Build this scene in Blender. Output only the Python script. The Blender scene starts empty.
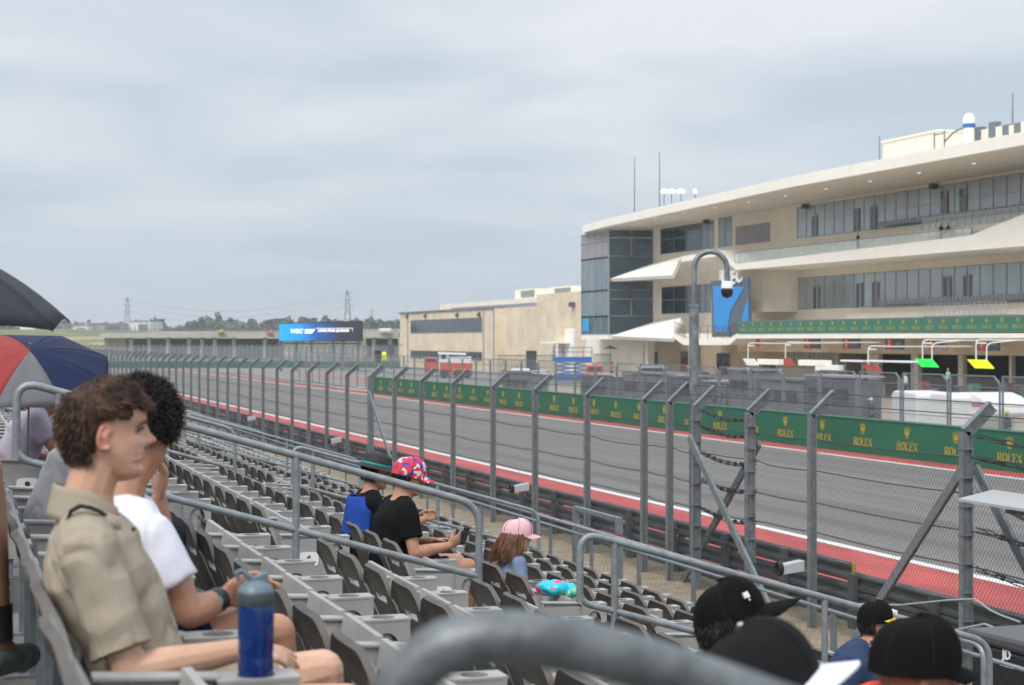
import bpy, bmesh, math, random
from mathutils import Vector, Matrix, noise
R = math.radians
rnd = random.Random(7)
scene = bpy.context.scene
COL = scene.collection
PI = math.pi

# ------------------------------------------------------------------ camera
F, H, UVP, VH = 1736.0, 4.73, -56.0, 340.0
TH = math.atan(568.0 / F)
SN, CS = math.sin(TH), math.cos(TH)
cam = bpy.data.cameras.new('camera'); camo = bpy.data.objects.new('camera', cam); COL.objects.link(camo)
cam.sensor_width = 36; cam.lens = 36 * F / 1024
camo.location = (0, 0, H); camo.rotation_euler = (R(90) - 2.5 / F, 0, -TH)
cam.clip_start = 0.05; cam.clip_end = 9000
cam.dof.use_dof = True; cam.dof.focus_distance = 11.0; cam.dof.aperture_fstop = 5.5
scene.camera = camo

def at(px, L):                     # distance along the track of the point seen at column px on lateral line L
    z = F * L / (CS * (px - UVP)); return (z - L * SN) / CS
def zed(px, py, L):
    z = F * L / (CS * (px - UVP)); return H - (py - VH) * z / F
def pz(px, z):                     # point at view depth z, column px -> (x, y)
    u = (px - 512) * z / F
    return (z * SN + u * CS, z * CS - u * SN)
def hz(py, z): return H - (py - VH) * z / F

# ------------------------------------------------------------------ world, sun, exposure
world = bpy.data.worlds.new('World'); scene.world = world; world.use_nodes = True
nt = world.node_tree; N = nt.nodes; LK = nt.links; N.clear()
out = N.new('ShaderNodeOutputWorld'); bg = N.new('ShaderNodeBackground')
sky = N.new('ShaderNodeTexSky'); sky.sky_type = 'NISHITA'; sky.sun_disc = False
SUN_EL, SUN_ROT = R(46), R(228)
sky.sun_elevation = SUN_EL; sky.sun_rotation = SUN_ROT; sky.air_density = 1.0; sky.dust_density = 3.0
tc = N.new('ShaderNodeTexCoord'); sep = N.new('ShaderNodeSeparateXYZ'); LK.new(tc.outputs['Generated'], sep.inputs[0])
# project the direction onto a cloud ceiling so that the sheets flatten towards the horizon
zc = N.new('ShaderNodeMath'); zc.operation = 'MAXIMUM'; zc.inputs[1].default_value = 0.0; LK.new(sep.outputs['Z'], zc.inputs[0])
zo = N.new('ShaderNodeMath'); zo.operation = 'ADD'; zo.inputs[1].default_value = 0.10; LK.new(zc.outputs[0], zo.inputs[0])
dx = N.new('ShaderNodeMath'); dx.operation = 'DIVIDE'; LK.new(sep.outputs['X'], dx.inputs[0]); LK.new(zo.outputs[0], dx.inputs[1])
dy = N.new('ShaderNodeMath'); dy.operation = 'DIVIDE'; LK.new(sep.outputs['Y'], dy.inputs[0]); LK.new(zo.outputs[0], dy.inputs[1])
cmb = N.new('ShaderNodeCombineXYZ'); LK.new(dx.outputs[0], cmb.inputs[0]); LK.new(dy.outputs[0], cmb.inputs[1])
n1 = N.new('ShaderNodeTexNoise'); n1.inputs['Scale'].default_value = 1.0; n1.inputs['Detail'].default_value = 5; n1.inputs['Roughness'].default_value = 0.48
n1.inputs['Distortion'].default_value = 0.4; LK.new(cmb.outputs[0], n1.inputs['Vector'])
r1 = N.new('ShaderNodeValToRGB'); LK.new(n1.outputs['Fac'], r1.inputs[0])
e = r1.color_ramp.elements; e[0].position = 0.36; e[0].color = (0.46, 0.54, 0.61, 1); e[1].position = 0.64; e[1].color = (0.72, 0.73, 0.765, 1)
hr = N.new('ShaderNodeValToRGB'); LK.new(sep.outputs['Z'], hr.inputs[0])
e = hr.color_ramp.elements; e[0].position = 0.0; e[0].color = (0.57, 0.645, 0.70, 1); e[1].position = 0.22; e[1].color = (0.61, 0.65, 0.69, 1)
m_ = e.new(0.05); m_.color = (0.45, 0.55, 0.635, 1)
hf = N.new('ShaderNodeMapRange'); LK.new(sep.outputs['Z'], hf.inputs[0]); hf.inputs[1].default_value = 0.0; hf.inputs[2].default_value = 0.13
hf.inputs[3].default_value = 0.15; hf.inputs[4].default_value = 0.85
mx = N.new('ShaderNodeMixRGB'); LK.new(hf.outputs[0], mx.inputs[0]); LK.new(hr.outputs[0], mx.inputs[1]); LK.new(r1.outputs[0], mx.inputs[2])
up = N.new('ShaderNodeMapRange'); LK.new(sep.outputs['Z'], up.inputs[0]); up.inputs[1].default_value = 0.2; up.inputs[2].default_value = 0.9
up.inputs[3].default_value = 1.0; up.inputs[4].default_value = 2.1
ml = N.new('ShaderNodeVectorMath'); ml.operation = 'SCALE'; LK.new(mx.outputs[0], ml.inputs[0]); LK.new(up.outputs[0], ml.inputs['Scale'])
sk = N.new('ShaderNodeVectorMath'); sk.operation = 'SCALE'; sk.inputs['Scale'].default_value = 0.012; LK.new(sky.outputs[0], sk.inputs[0])
ad = N.new('ShaderNodeVectorMath'); ad.operation = 'ADD'; LK.new(ml.outputs[0], ad.inputs[0]); LK.new(sk.outputs[0], ad.inputs[1])
LK.new(ad.outputs[0], bg.inputs[0]); bg.inputs[1].default_value = 0.74
LK.new(bg.outputs[0], out.inputs[0])
sun = bpy.data.lights.new('sun', 'SUN'); sun.energy = 1.5; sun.angle = R(25); sun.color = (1, 0.96, 0.9)
suno = bpy.data.objects.new('sun', sun); COL.objects.link(suno)
suno.rotation_euler = (R(90) - SUN_EL, 0, R(180) - SUN_ROT + R(0))
scene.view_settings.view_transform = 'Standard'; scene.view_settings.look = 'None'
scene.view_settings.exposure = 0.60; scene.view_settings.gamma = 1; scene.view_settings.use_curve_mapping = False
scene.cycles.max_bounces = 6; scene.cycles.transparent_max_bounces = 24; scene.cycles.volume_bounces = 0

# ------------------------------------------------------------------ materials
MATS = {}
def mat(name, col, rough=0.6, metal=0.0, var=0.0, vscale=4.0, bump=0.0, bscale=30.0, col2=None, stretch=None, emit=0, alpha=None, spec=None, lo=0.35, hi=0.65):
    if name in MATS: return MATS[name]
    m = bpy.data.materials.new(name); m.use_nodes = True; t = m.node_tree; n = t.nodes; p = n['Principled BSDF']
    p.inputs['Base Color'].default_value = (*col, 1); p.inputs['Roughness'].default_value = rough; p.inputs['Metallic'].default_value = metal
    if spec is not None: p.inputs['Specular IOR Level'].default_value = spec
    co = n.new('ShaderNodeTexCoord'); mp = n.new('ShaderNodeMapping'); t.links.new(co.outputs['Object'], mp.inputs[0])
    if stretch: mp.inputs['Scale'].default_value = stretch
    if var or col2:
        nz = n.new('ShaderNodeTexNoise'); nz.inputs['Scale'].default_value = vscale; nz.inputs['Detail'].default_value = 6; nz.inputs['Roughness'].default_value = 0.6
        t.links.new(mp.outputs[0], nz.inputs['Vector'])
        cr = n.new('ShaderNodeValToRGB'); t.links.new(nz.outputs['Fac'], cr.inputs[0])
        c2 = col2 if col2 else tuple(max(0, c * (1 - var)) for c in col)
        c1 = col if col2 else tuple(min(1, c * (1 + var)) for c in col)
        cr.color_ramp.elements[0].position = lo; cr.color_ramp.elements[1].position = hi
        cr.color_ramp.elements[0].color = (*c2, 1); cr.color_ramp.elements[1].color = (*c1, 1)
        t.links.new(cr.outputs[0], p.inputs['Base Color'])
        rr = n.new('ShaderNodeMapRange'); t.links.new(nz.outputs['Fac'], rr.inputs[0]); rr.inputs[3].default_value = rough * 1.12; rr.inputs[4].default_value = rough * 0.85
        t.links.new(rr.outputs[0], p.inputs['Roughness'])
    if bump:
        nb = n.new('ShaderNodeTexNoise'); nb.inputs['Scale'].default_value = bscale; nb.inputs['Detail'].default_value = 5
        t.links.new(mp.outputs[0], nb.inputs['Vector'])
        b = n.new('ShaderNodeBump'); b.inputs['Strength'].default_value = bump; b.inputs['Distance'].default_value = 0.02
        t.links.new(nb.outputs['Fac'], b.inputs['Height']); t.links.new(b.outputs[0], p.inputs['Normal'])
    if emit:
        p.inputs['Emission Color'].default_value = (*col, 1); p.inputs['Emission Strength'].default_value = emit
    if alpha is not None: p.inputs['Alpha'].default_value = alpha
    MATS[name] = m; return m

def brick_mat(name, c1, c2, mortar, sx, sz, axis='xz'):
    m = bpy.data.materials.new(name); m.use_nodes = True; t = m.node_tree; n = t.nodes; p = n['Principled BSDF']
    co = n.new('ShaderNodeTexCoord'); s = n.new('ShaderNodeSeparateXYZ'); t.links.new(co.outputs['Object'], s.inputs[0])
    a = n.new('ShaderNodeMath'); a.operation = 'ADD'; t.links.new(s.outputs['X'], a.inputs[0]); t.links.new(s.outputs['Y'], a.inputs[1])
    c = n.new('ShaderNodeCombineXYZ'); t.links.new(a.outputs[0], c.inputs[0]); t.links.new(s.outputs['Z'], c.inputs[1])
    b = n.new('ShaderNodeTexBrick'); t.links.new(c.outputs[0], b.inputs['Vector'])
    b.inputs['Color1'].default_value = (*c1, 1); b.inputs['Color2'].default_value = (*c2, 1); b.inputs['Mortar'].default_value = (*mortar, 1)
    b.inputs['Scale'].default_value = 1.0; b.inputs['Brick Width'].default_value = sx; b.inputs['Row Height'].default_value = sz; b.inputs['Mortar Size'].default_value = 0.008
    b.inputs['Bias'].default_value = -0.1
    nz = n.new('ShaderNodeTexNoise'); nz.inputs['Scale'].default_value = 0.4; nz.inputs['Detail'].default_value = 6; t.links.new(co.outputs['Object'], nz.inputs['Vector'])
    mr = n.new('ShaderNodeMapRange'); t.links.new(nz.outputs['Fac'], mr.inputs[0]); mr.inputs[1].default_value = .3; mr.inputs[2].default_value = .7; mr.inputs[3].default_value = 0.86; mr.inputs[4].default_value = 1.1
    v = n.new('ShaderNodeVectorMath'); v.operation = 'SCALE'; t.links.new(b.outputs['Color'], v.inputs[0]); t.links.new(mr.outputs[0], v.inputs['Scale'])
    t.links.new(v.outputs[0], p.inputs['Base Color']); p.inputs['Roughness'].default_value = 0.9
    MATS[name] = m; return m

M_GALV = mat('galvanised_steel', (0.20, 0.222, 0.234), 0.5, 0.4, var=0.16, vscale=9, bump=0.05, bscale=60)
M_GALVD = mat('weathered_galvanised', (0.20, 0.225, 0.24), 0.5, 0.45, var=0.3, vscale=6)
M_RAILP = mat('painted_pipe_rail', (0.235, 0.258, 0.268), 0.45, 0.3, var=0.18, vscale=14, bump=0.06, bscale=90)
M_ARMCO = mat('barrier_steel', (0.105, 0.115, 0.12), 0.5, 0.5, var=0.4, vscale=3, stretch=(1, .4, 3))
M_WIRE = mat('wire_rope', (0.07, 0.075, 0.08), 0.6, 0.5)
M_CREAM = mat('cream_concrete_panel', (0.80, 0.73, 0.61), 0.8, var=0.06, vscale=0.5, bump=0.03)
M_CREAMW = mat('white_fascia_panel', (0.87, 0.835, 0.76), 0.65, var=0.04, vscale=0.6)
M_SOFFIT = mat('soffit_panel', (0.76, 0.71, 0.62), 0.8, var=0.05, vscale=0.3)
M_STONE = brick_mat('limestone_block', (0.66, 0.55, 0.40), (0.74, 0.64, 0.48), (0.56, 0.47, 0.35), 0.6, 0.2)
M_GLASS = mat('sky_toned_window_glass', (0.40, 0.45, 0.48), 0.2, 0.3, var=0.12, vscale=0.25)  # pale base colour stands in for the sky mirrored in the panes
M_GLASSD = mat('dark_window_glass', (0.012, 0.032, 0.04), 0.05, 0.15, var=0.5, vscale=0.3, spec=0.8)
M_GLASSB = mat('blue_grey_glass_panel', (0.21, 0.26, 0.30), 0.2, 0.3, var=0.15, vscale=0.4)
M_MULL = mat('window_frame_metal', (0.30, 0.32, 0.33), 0.4, 0.3)
M_LOUV = mat('mauve_grey_louvre', (0.30, 0.28, 0.31), 0.6, var=0.08, vscale=1)
M_BLACK = mat('black_plastic', (0.012, 0.012, 0.013), 0.45)
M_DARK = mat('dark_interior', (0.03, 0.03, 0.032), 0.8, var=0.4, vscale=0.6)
M_DGREY = mat('dark_grey_panel', (0.085, 0.09, 0.10), 0.55, var=0.2, vscale=1.5)
M_WHITE = mat('white_paint', (0.78, 0.79, 0.80), 0.5, var=0.05, vscale=2)
M_GREEN = mat('green_wall_board', (0.006, 0.125, 0.062), 0.5, var=0.12, vscale=0.8)
M_GREENW = brick_mat('green_wall_sheeting', (0.006, 0.12, 0.06), (0.008, 0.135, 0.068), (0.003, 0.06, 0.03), 3.49, 4.0)
M_YEL = mat('golden_lettering', (0.48, 0.38, 0.02), 0.5)
M_RED = mat('red_paint', (0.60, 0.05, 0.035), 0.5, var=0.1, vscale=3)
M_REDK = mat('red_kerb_paint', (0.43, 0.072, 0.065), 0.8, var=0.22, vscale=0.8, stretch=(1, .3, 1))
M_WLINE = mat('white_line_paint', (0.72, 0.72, 0.70), 0.7, var=0.08, vscale=2)
M_BLUE = mat('blue_paint', (0.03, 0.14, 0.42), 0.45, var=0.1)
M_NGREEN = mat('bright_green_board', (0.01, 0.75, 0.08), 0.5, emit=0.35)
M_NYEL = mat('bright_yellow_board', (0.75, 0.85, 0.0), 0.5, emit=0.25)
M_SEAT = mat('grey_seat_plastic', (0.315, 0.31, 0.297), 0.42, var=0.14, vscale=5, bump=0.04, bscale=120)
M_SEATR = mat('shaded_seat_rear', (0.088, 0.077, 0.067), 0.6, var=0.15, vscale=7, bump=0.05, bscale=90)  # seat plastic with the shade of the rear faces put into its colour
M_RAILN = mat('weathered_pipe_rail', (0.14, 0.155, 0.16), 0.45, 0.35, var=0.3, vscale=22, bump=0.2, bscale=60)
M_DGREY2 = mat('mid_grey_panel', (0.15, 0.155, 0.165), 0.6, var=0.2, vscale=1.5)
M_CONC = mat('deck_concrete', (0.15, 0.145, 0.135), 0.9, var=0.2, vscale=1.6, bump=0.15, bscale=50)

# ------------------------------------------------------------------ mesh builder
class MB:
    def __init__(s): s.v = []; s.f = []; s.mi = []; s.cur = 0
    def add(s, vs, fs):
        b = len(s.v); s.v += [tuple(v) for v in vs]
        for f in fs: s.f.append([b + i for i in f]); s.mi.append(s.cur)
        return s
    def box(s, x0, x1, y0, y1, z0, z1):
        if x0 > x1: x0, x1 = x1, x0
        if y0 > y1: y0, y1 = y1, y0
        if z0 > z1: z0, z1 = z1, z0
        return s.add([(x0, y0, z0), (x1, y0, z0), (x1, y1, z0), (x0, y1, z0), (x0, y0, z1), (x1, y0, z1), (x1, y1, z1), (x0, y1, z1)],
                     [(0, 3, 2, 1), (4, 5, 6, 7), (0, 1, 5, 4), (1, 2, 6, 5), (2, 3, 7, 6), (3, 0, 4, 7)])
    def obox(s, c, d, w, h, l):           # box of length l along d centred at c, width w (horizontal), height h
        d = Vector(d).normalized(); upv = Vector((0, 0, 1))
        if abs(d.z) > 0.99: upv = Vector((0, 1, 0))
        r = d.cross(upv).normalized(); u = r.cross(d).normalized(); c = Vector(c); vs = []
        for a in (-.5, .5):
            for q, p in ((-.5, -.5), (.5, -.5), (.5, .5), (-.5, .5)): vs.append(c + d * l * a + r * w * q + u * h * p)
        return s.add(vs, [(0, 1, 2, 3), (7, 6, 5, 4), (0, 4, 5, 1), (1, 5, 6, 2), (2, 6, 7, 3), (3, 7, 4, 0)])
    def bar(s, a, b, w, h=None):
        a = Vector(a); b = Vector(b); return s.obox((a + b) / 2, b - a, w, h or w, (b - a).length)
    def tube(s, pts, r, n=8, cap=True, closed=False):
        pts = [Vector(p) for p in pts]; k = len(pts); rs = r if isinstance(r, (list, tuple)) else [r] * k
        vs = []; prev = None
        for i, p in enumerate(pts):
            t = (pts[min(i + 1, k - 1)] - pts[max(i - 1, 0)]); t.normalize()
            if prev is None:
                a = Vector((0, 0, 1)) if abs(t.z) < 0.9 else Vector((1, 0, 0)); u = t.cross(a).normalized()
            else: u = (prev - t * prev.dot(t)).normalized()
            prev = u; w = t.cross(u)
            for j in range(n):
                an = 2 * PI * j / n; vs.append(p + (u * math.cos(an) + w * math.sin(an)) * rs[i])
        fs = []
        for i in range(k - 1):
            for j in range(n):
                fs.append((i * n + j, i * n + (j + 1) % n, (i + 1) * n + (j + 1) % n, (i + 1) * n + j))
        if cap: fs.append(tuple(range(n))[::-1]); fs.append(tuple((k - 1) * n + j for j in range(n)))
        return s.add(vs, fs)
    def prism(s, poly, d):                # poly: 3-D points of a planar outline, d: extrusion vector
        k = len(poly); d = Vector(d); p = [Vector(q) for q in poly]
        return s.add(p + [q + d for q in p], [tuple(range(k))[::-1], tuple(range(k, 2 * k))] + [(i, (i + 1) % k, k + (i + 1) % k, k + i) for i in range(k)])
    def lathe(s, prof, c=(0, 0, 0), n=20, ax=None):  # prof: (r, z) list
        c = Vector(c); vs = []; k = len(prof)
        q = Vector((0, 0, 1)).rotation_difference(Vector(ax)) if ax else None
        for r, z in prof:
            for j in range(n):
                a = 2 * PI * j / n; v = Vector((r * math.cos(a), r * math.sin(a), z))
                if q: v = q @ v
                vs.append(c + v)
        return s.add(vs, [(i * n + j, i * n + (j + 1) % n, (i + 1) * n + (j + 1) % n, (i + 1) * n + j) for i in range(k - 1) for j in range(n)])
    def quad(s, a, b, c, d): return s.add([a, b, c, d], [(0, 1, 2, 3)])
    def grid(s, fn, nu, nv):
        vs = [fn(i / nu, j / nv) for j in range(nv + 1) for i in range(nu + 1)]
        return s.add(vs, [(j * (nu + 1) + i, j * (nu + 1) + i + 1, (j + 1) * (nu + 1) + i + 1, (j + 1) * (nu + 1) + i) for j in range(nv) for i in range(nu)])
    def build(s, name, m, parent=None, smooth=False, bevel=0, solid=0):
        o0 = parent_loc(parent)
        me = bpy.data.meshes.new(name); me.from_pydata([(v[0] - o0[0], v[1] - o0[1], v[2] - o0[2]) for v in s.v], [], s.f); me.update()
        ms = m if isinstance(m, (list, tuple)) else [m]
        for q in ms: me.materials.append(q)
        if len(ms) > 1: me.polygons.foreach_set('material_index', s.mi)
        if smooth:
            me.polygons.foreach_set('use_smooth', [True] * len(me.polygons))
            try: me.set_sharp_from_angle(angle=R(40))
            except Exception: pass
        o = bpy.data.objects.new(name, me); COL.objects.link(o); o.parent = parent
        if solid:
            q = o.modifiers.new('s', 'SOLIDIFY'); q.thickness = solid; q.offset = 0
        if bevel:
            b = o.modifiers.new('b', 'BEVEL'); b.width = bevel; b.segments = 2; b.limit_method = 'ANGLE'
        return o
def parent_loc(p):
    v = Vector((0, 0, 0))
    while p is not None: v += p.location; p = p.parent
    return v
def tag(o, label=None, cat=None, group=None, kind=None):
    if label: o['label'] = label
    if cat: o['category'] = cat
    if group: o['group'] = group
    if kind: o['kind'] = kind
    return o
def thing(name, label, cat, loc=(0, 0, 0), group=None):
    o = bpy.data.objects.new(name, None); COL.objects.link(o); o.location = loc; o.empty_display_size = 0.2
    return tag(o, label, cat, group)
def copy_tree(o, parent=None):
    c = o.copy(); COL.objects.link(c); c.parent = parent
    for ch in list(o.children): copy_tree(ch, c)
    return c
TXT = {}
def text_mesh(body, size, depth=0.004, shear=0.0, bold=0.0):
    """flat letters as vertex/face lists in the local xy plane, centred"""
    k = (body, size, depth, shear, bold)
    if k in TXT: return TXT[k]
    cu = bpy.data.curves.new('t', 'FONT'); cu.body = body; cu.size = size; cu.extrude = depth; cu.align_x = 'CENTER'; cu.align_y = 'CENTER'; cu.shear = shear; cu.offset = bold
    cu.resolution_u = 2
    o = bpy.data.objects.new('t', cu); COL.objects.link(o); bpy.context.view_layer.update()
    me = bpy.data.meshes.new_from_object(o.evaluated_get(bpy.context.evaluated_depsgraph_get()))
    vs = [v.co.copy() for v in me.vertices]; fs = [tuple(p.vertices) for p in me.polygons]
    bpy.data.objects.remove(o); bpy.data.curves.remove(cu); bpy.data.meshes.remove(me)
    TXT[k] = (vs, fs); return vs, fs
def put_text(mb, body, size, c, right, up, depth=0.004, shear=0.0, bold=0.0, xs=1.0):
    vs, fs = text_mesh(body, size, depth, shear, bold)
    c = Vector(c); r = Vector(right).normalized(); u = Vector(up).normalized(); n = r.cross(u)
    mb.add([c + r * v.x * xs + u * v.y + n * v.z for v in vs], fs)
# ================================================================== ground, track
def sheet(name, m, x0, x1, y0, y1, z, kind='structure'):
    mb = MB(); mb.quad((x0, y0, z), (x1, y0, z), (x1, y1, z), (x0, y1, z)); return tag(mb.build(name, m), kind=kind)
M_GRASS = mat('dry_grass_ground', (0.11, 0.12, 0.045), 0.95, col2=(0.20, 0.16, 0.09), vscale=0.03, lo=.4, hi=.6)
M_DIRT = mat('tan_gravel', (0.30, 0.235, 0.16), 0.95, col2=(0.17, 0.145, 0.105), vscale=2.5, bump=0.5, bscale=25)
M_ASPH = mat('track_asphalt', (0.16, 0.147, 0.138), 0.85, var=0.22, vscale=1.0, stretch=(.9, .012, 1), bump=0.1, bscale=80)
M_APRON = mat('pit_lane_concrete', (0.40, 0.335, 0.27), 0.85, var=0.1, vscale=0.3)
sheet('ground', M_GRASS, -3500, 3500, -3500, 5500, -0.03)
sheet('gravel_strip', M_DIRT, 6.6, 14.6, -60, 280, 0.0)
sheet('run_off', M_REDK, 14.6, 19.45, -60, 280, 0.004)
sheet('track', M_ASPH, 19.75, 34.6, -60, 300, 0.008)
sheet('near_white_line', M_WLINE, 19.45, 19.75, -60, 290, 0.012)
sheet('far_white_line', M_WLINE, 34.6, 34.9, -60, 290, 0.012)
sheet('far_kerb', M_REDK, 34.9, 36.25, -60, 290, 0.016)
sheet('pit_lane', M_APRON, 36.75, 79.5, -60, 170, 0.006)
sheet('pit_entry_road', mat('pit_entry_asphalt', (.24, .23, .215), .9, var=.12, vscale=.2), 36.75, 79.5, 170.01, 300, 0.006)
sheet('paddock_road', M_ASPH, -60, 200, 300, 420, 0.004)
# dark tyre lines laid on the asphalt
# ------------------------------------------------------------------ green pit wall
def rolex_unit(mb, x, y, z0, s=1.0):
    """crown over five serif capitals; faces -x, reads towards -y ( = rightwards in the picture )"""
    T = 0.012
    def rect(u0, u1, v0, v1): mb.box(x - T, x, y - u1 * s, y - u0 * s, z0 + v0 * s, z0 + v1 * s)
    def poly(pts): mb.prism([(x - T, y - u * s, z0 + v * s) for u, v in pts], (T, 0, 0))
    h = 0.34; th = 0.055; tn = 0.03
    def serif(u, v): rect(u - 0.055, u + 0.055, v, v + tn)
    # R
    u = -0.76; rect(u, u + th, 0, h); serif(u + .03, 0); rect(u, u + .2, h - tn, h); rect(u, u + .2, h * .48, h * .48 + tn)
    poly([(u + .17, h), (u + .24, h - .04), (u + .24, h * .48 + .05), (u + .17, h * .48)][::-1]); poly([(u + .1, h * .5), (u + .16, h * .5), (u + .30, 0), (u + .22, 0)][::-1])
    # O
    u = -0.30; n = 14
    for k in range(n):
        a0, a1 = 2 * PI * k / n, 2 * PI * (k + 1) / n
        ro, ri = (0.155, h / 2), (0.09, h / 2 - tn)
        poly([(u + ro[0] * math.cos(a), h / 2 + ro[1] * math.sin(a)) for a in (a0, a1)] + [(u + ri[0] * math.cos(a), h / 2 + ri[1] * math.sin(a)) for a in (a1, a0)])
    # L
    u = -0.08; rect(u, u + th, 0, h); serif(u + .03, h - tn); rect(u - .03, u + .2, 0, tn); rect(u + .18, u + .21, 0, .09)
    # E
    u = 0.20; rect(u, u + th, 0, h); rect(u - .03, u + .21, 0, tn); rect(u - .03, u + .21, h - tn, h); rect(u, u + .16, h * .48, h * .48 + tn); rect(u + .18, u + .21, 0, .09); rect(u + .18, u + .21, h - .09, h)
    # X
    u = 0.62; poly([(u - .15, h), (u - .08, h), (u + .15, 0), (u + .08, 0)][::-1]); poly([(u - .15, 0), (u - .11, 0), (u + .14, h), (u + .10, h)][::-1])
    serif(u - .12, 0); serif(u + .12, 0); serif(u - .12, h - tn); serif(u + .12, h - tn)
    # crown
    b = h + 0.16
    for k in range(5):
        a = (k - 2) / 2; tip = (a * 0.2, b + 0.42 - abs(a) * 0.07)
        poly([(a * .09 - .03, b + .06), (tip[0] - .014, tip[1]), (tip[0] + .014, tip[1]), (a * .09 + .03, b + .06)])
        m_ = [(tip[0] + .032 * math.cos(t * PI / 3), tip[1] + .032 * math.sin(t * PI / 3)) for t in range(6)]; poly(m_[::-1])
    poly([(-.12, b + .1), (.12, b + .1), (.10, b), (-.10, b)])
Y_WALL_END = at(372, 36.3)
w = thing('pit_wall', 'low green pit wall with rows of golden crowns and lettering along the far side of the track', 'barrier wall', (36.3, 30, 0))
mb = MB(); mb.box(36.3, 36.7, -60, Y_WALL_END, 0, 1.43); mb.build('wall', M_GREENW, w)
mb = MB(); mb.box(36.26, 36.74, -60, Y_WALL_END, 1.43, 1.47); mb.build('capping', mat('wall_capping', (0.03, .16, .09), .6), w)
y = 36.3; k = 0; ys = []
y = at(1010, 36.3)
while y - 3.49 > 20: y -= 3.49
while y < Y_WALL_END - 1:
    ys.append(y); y += 3.49
for i, yy in enumerate(ys):
    mb = MB(); rolex_unit(mb, 36.297, yy, 0.33, 1.0); mb.build('lettering', M_YEL, w)
# the pit wall fence: framed mesh panels with a chamfered corner
def mesh_mat(name, col, cell, wire, metal=0.5):
    m = bpy.data.materials.new(name); m.use_nodes = True; t = m.node_tree; n = t.nodes; p = n['Principled BSDF']
    p.inputs['Base Color'].default_value = (*col, 1); p.inputs['Metallic'].default_value = metal; p.inputs['Roughness'].default_value = 0.5
    co = n.new('ShaderNodeTexCoord'); s = n.new('ShaderNodeSeparateXYZ'); t.links.new(co.outputs['Object'], s.inputs[0])
    h = n.new('ShaderNodeMath'); h.operation = 'ADD'; t.links.new(s.outputs['X'], h.inputs[0]); t.links.new(s.outputs['Y'], h.inputs[1])
    res = []
    for sg in (1, -1):
        q = n.new('ShaderNodeMath'); q.operation = 'MULTIPLY_ADD'; t.links.new(s.outputs['Z'], q.inputs[0]); q.inputs[1].default_value = sg * 0.8; t.links.new(h.outputs[0], q.inputs[2])
        d = n.new('ShaderNodeMath'); d.operation = 'DIVIDE'; t.links.new(q.outputs[0], d.inputs[0]); d.inputs[1].default_value = cell
        fr = n.new('ShaderNodeMath'); fr.operation = 'FRACT'; t.links.new(d.outputs[0], fr.inputs[0])
        ls = n.new('ShaderNodeMath'); ls.operation = 'LESS_THAN'; t.links.new(fr.outputs[0], ls.inputs[0]); ls.inputs[1].default_value = wire / cell; res.append(ls)
    mxx = n.new('ShaderNodeMath'); mxx.operation = 'MAXIMUM'; t.links.new(res[0].outputs[0], mxx.inputs[0]); t.links.new(res[1].outputs[0], mxx.inputs[1])
    t.links.new(mxx.outputs[0], p.inputs['Alpha']); MATS[name] = m; return m
M_MESH = mesh_mat('chain_link_wire', (0.075, 0.08, 0.085), 0.080, 0.0080)
M_MESH2 = mesh_mat('fine_fence_wire', (0.30, 0.31, 0.32), 0.09, 0.013)
M_MESHF = mesh_mat('far_fence_wire', (0.34, 0.36, 0.37), 0.12, 0.034)
fn = thing('pit_wall_fence', 'tall framed mesh fence with cut corners standing on the green pit wall', 'fence', (36.95, 30, 1.4))
cnt = 0
yy = ys[0] + 1.6
mp_ = MB()
while yy + 3.4 < 200:
    y0, y1 = yy, yy + 3.3
    if cnt < 48:
        mb = MB(); zt = 3.38; X = 36.95
        for y_, z_ in ((y0, zt - .28), (y1, zt)): mb.box(X - .03, X + .03, y_ - .035, y_ + .035, 0.3, z_)
        mb.bar((X, y0, zt - .28), (X, y0 + .38, zt), .06); mb.bar((X, y0 + .38, zt), (X, y1, zt), .06, .06)
        mb.bar((X, y0, zt - .42), (X, y1, zt - .42), .035); mb.bar((X, y0, 1.75), (X, y1, 1.75), .03); mb.bar((X, y0, 2.3), (X, y1, 2.3), .02)
        mb.build('frame', M_GALV, fn)
        mp_.quad((X, y0, 1.45), (X, y1, 1.45), (X, y1, zt), (X, y0, zt - .1))
    cnt += 1; yy += 3.49
mp_.build('mesh_panel', M_MESH2, fn)

# ------------------------------------------------------------------ near debris fence
LF = 13.55
fpx = [(812, 417), (723, 406), (669.5, 400), (644, 399.7), (587, 397), (535, 392), (493, 389), (453, 383), (421.5, 381), (394.5, 376.6)]
fe = thing('debris_fence', 'tall grey trackside debris fence with curved post tops and steel cables', 'fence', (LF, 20, 0))
posts = [at(p, LF) for p, _ in fpx if p not in (723,)]
y = posts[-1]
while y < 215: y += 3.4; posts.append(y)
ZB = 3.50
def post(y_, w=0.13, zb=ZB):
    mb = MB()
    # I section column
    mb.box(LF - w / 2, LF - w / 2 + .02, y_ - .05, y_ + .05, 0, zb); mb.box(LF + w / 2 - .02, LF + w / 2, y_ - .05, y_ + .05, 0, zb); mb.box(LF - w / 2 + .02, LF + w / 2 - .02, y_ - .012, y_ + .012, 0, zb)
    a = Vector((LF, y_, zb - .02)); b = Vector((LF + .42, y_, zb + .36)); d = (b - a)
    for sx in (-1, 1):
        off = Vector((-.38, 0, .42)).normalized() * sx * (w / 2 - .01); mb.bar(a + off, b + off, .10, .02)
    mb.bar(a, b, .024, w - .04)
    return mb
for y_ in posts: post(y_).build('post', M_GALV, fe)
tp = {968: at(966, LF), 750: at(750, LF), 695: at(696, LF), 372: at(371, LF), 158: at(200, LF)}
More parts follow.
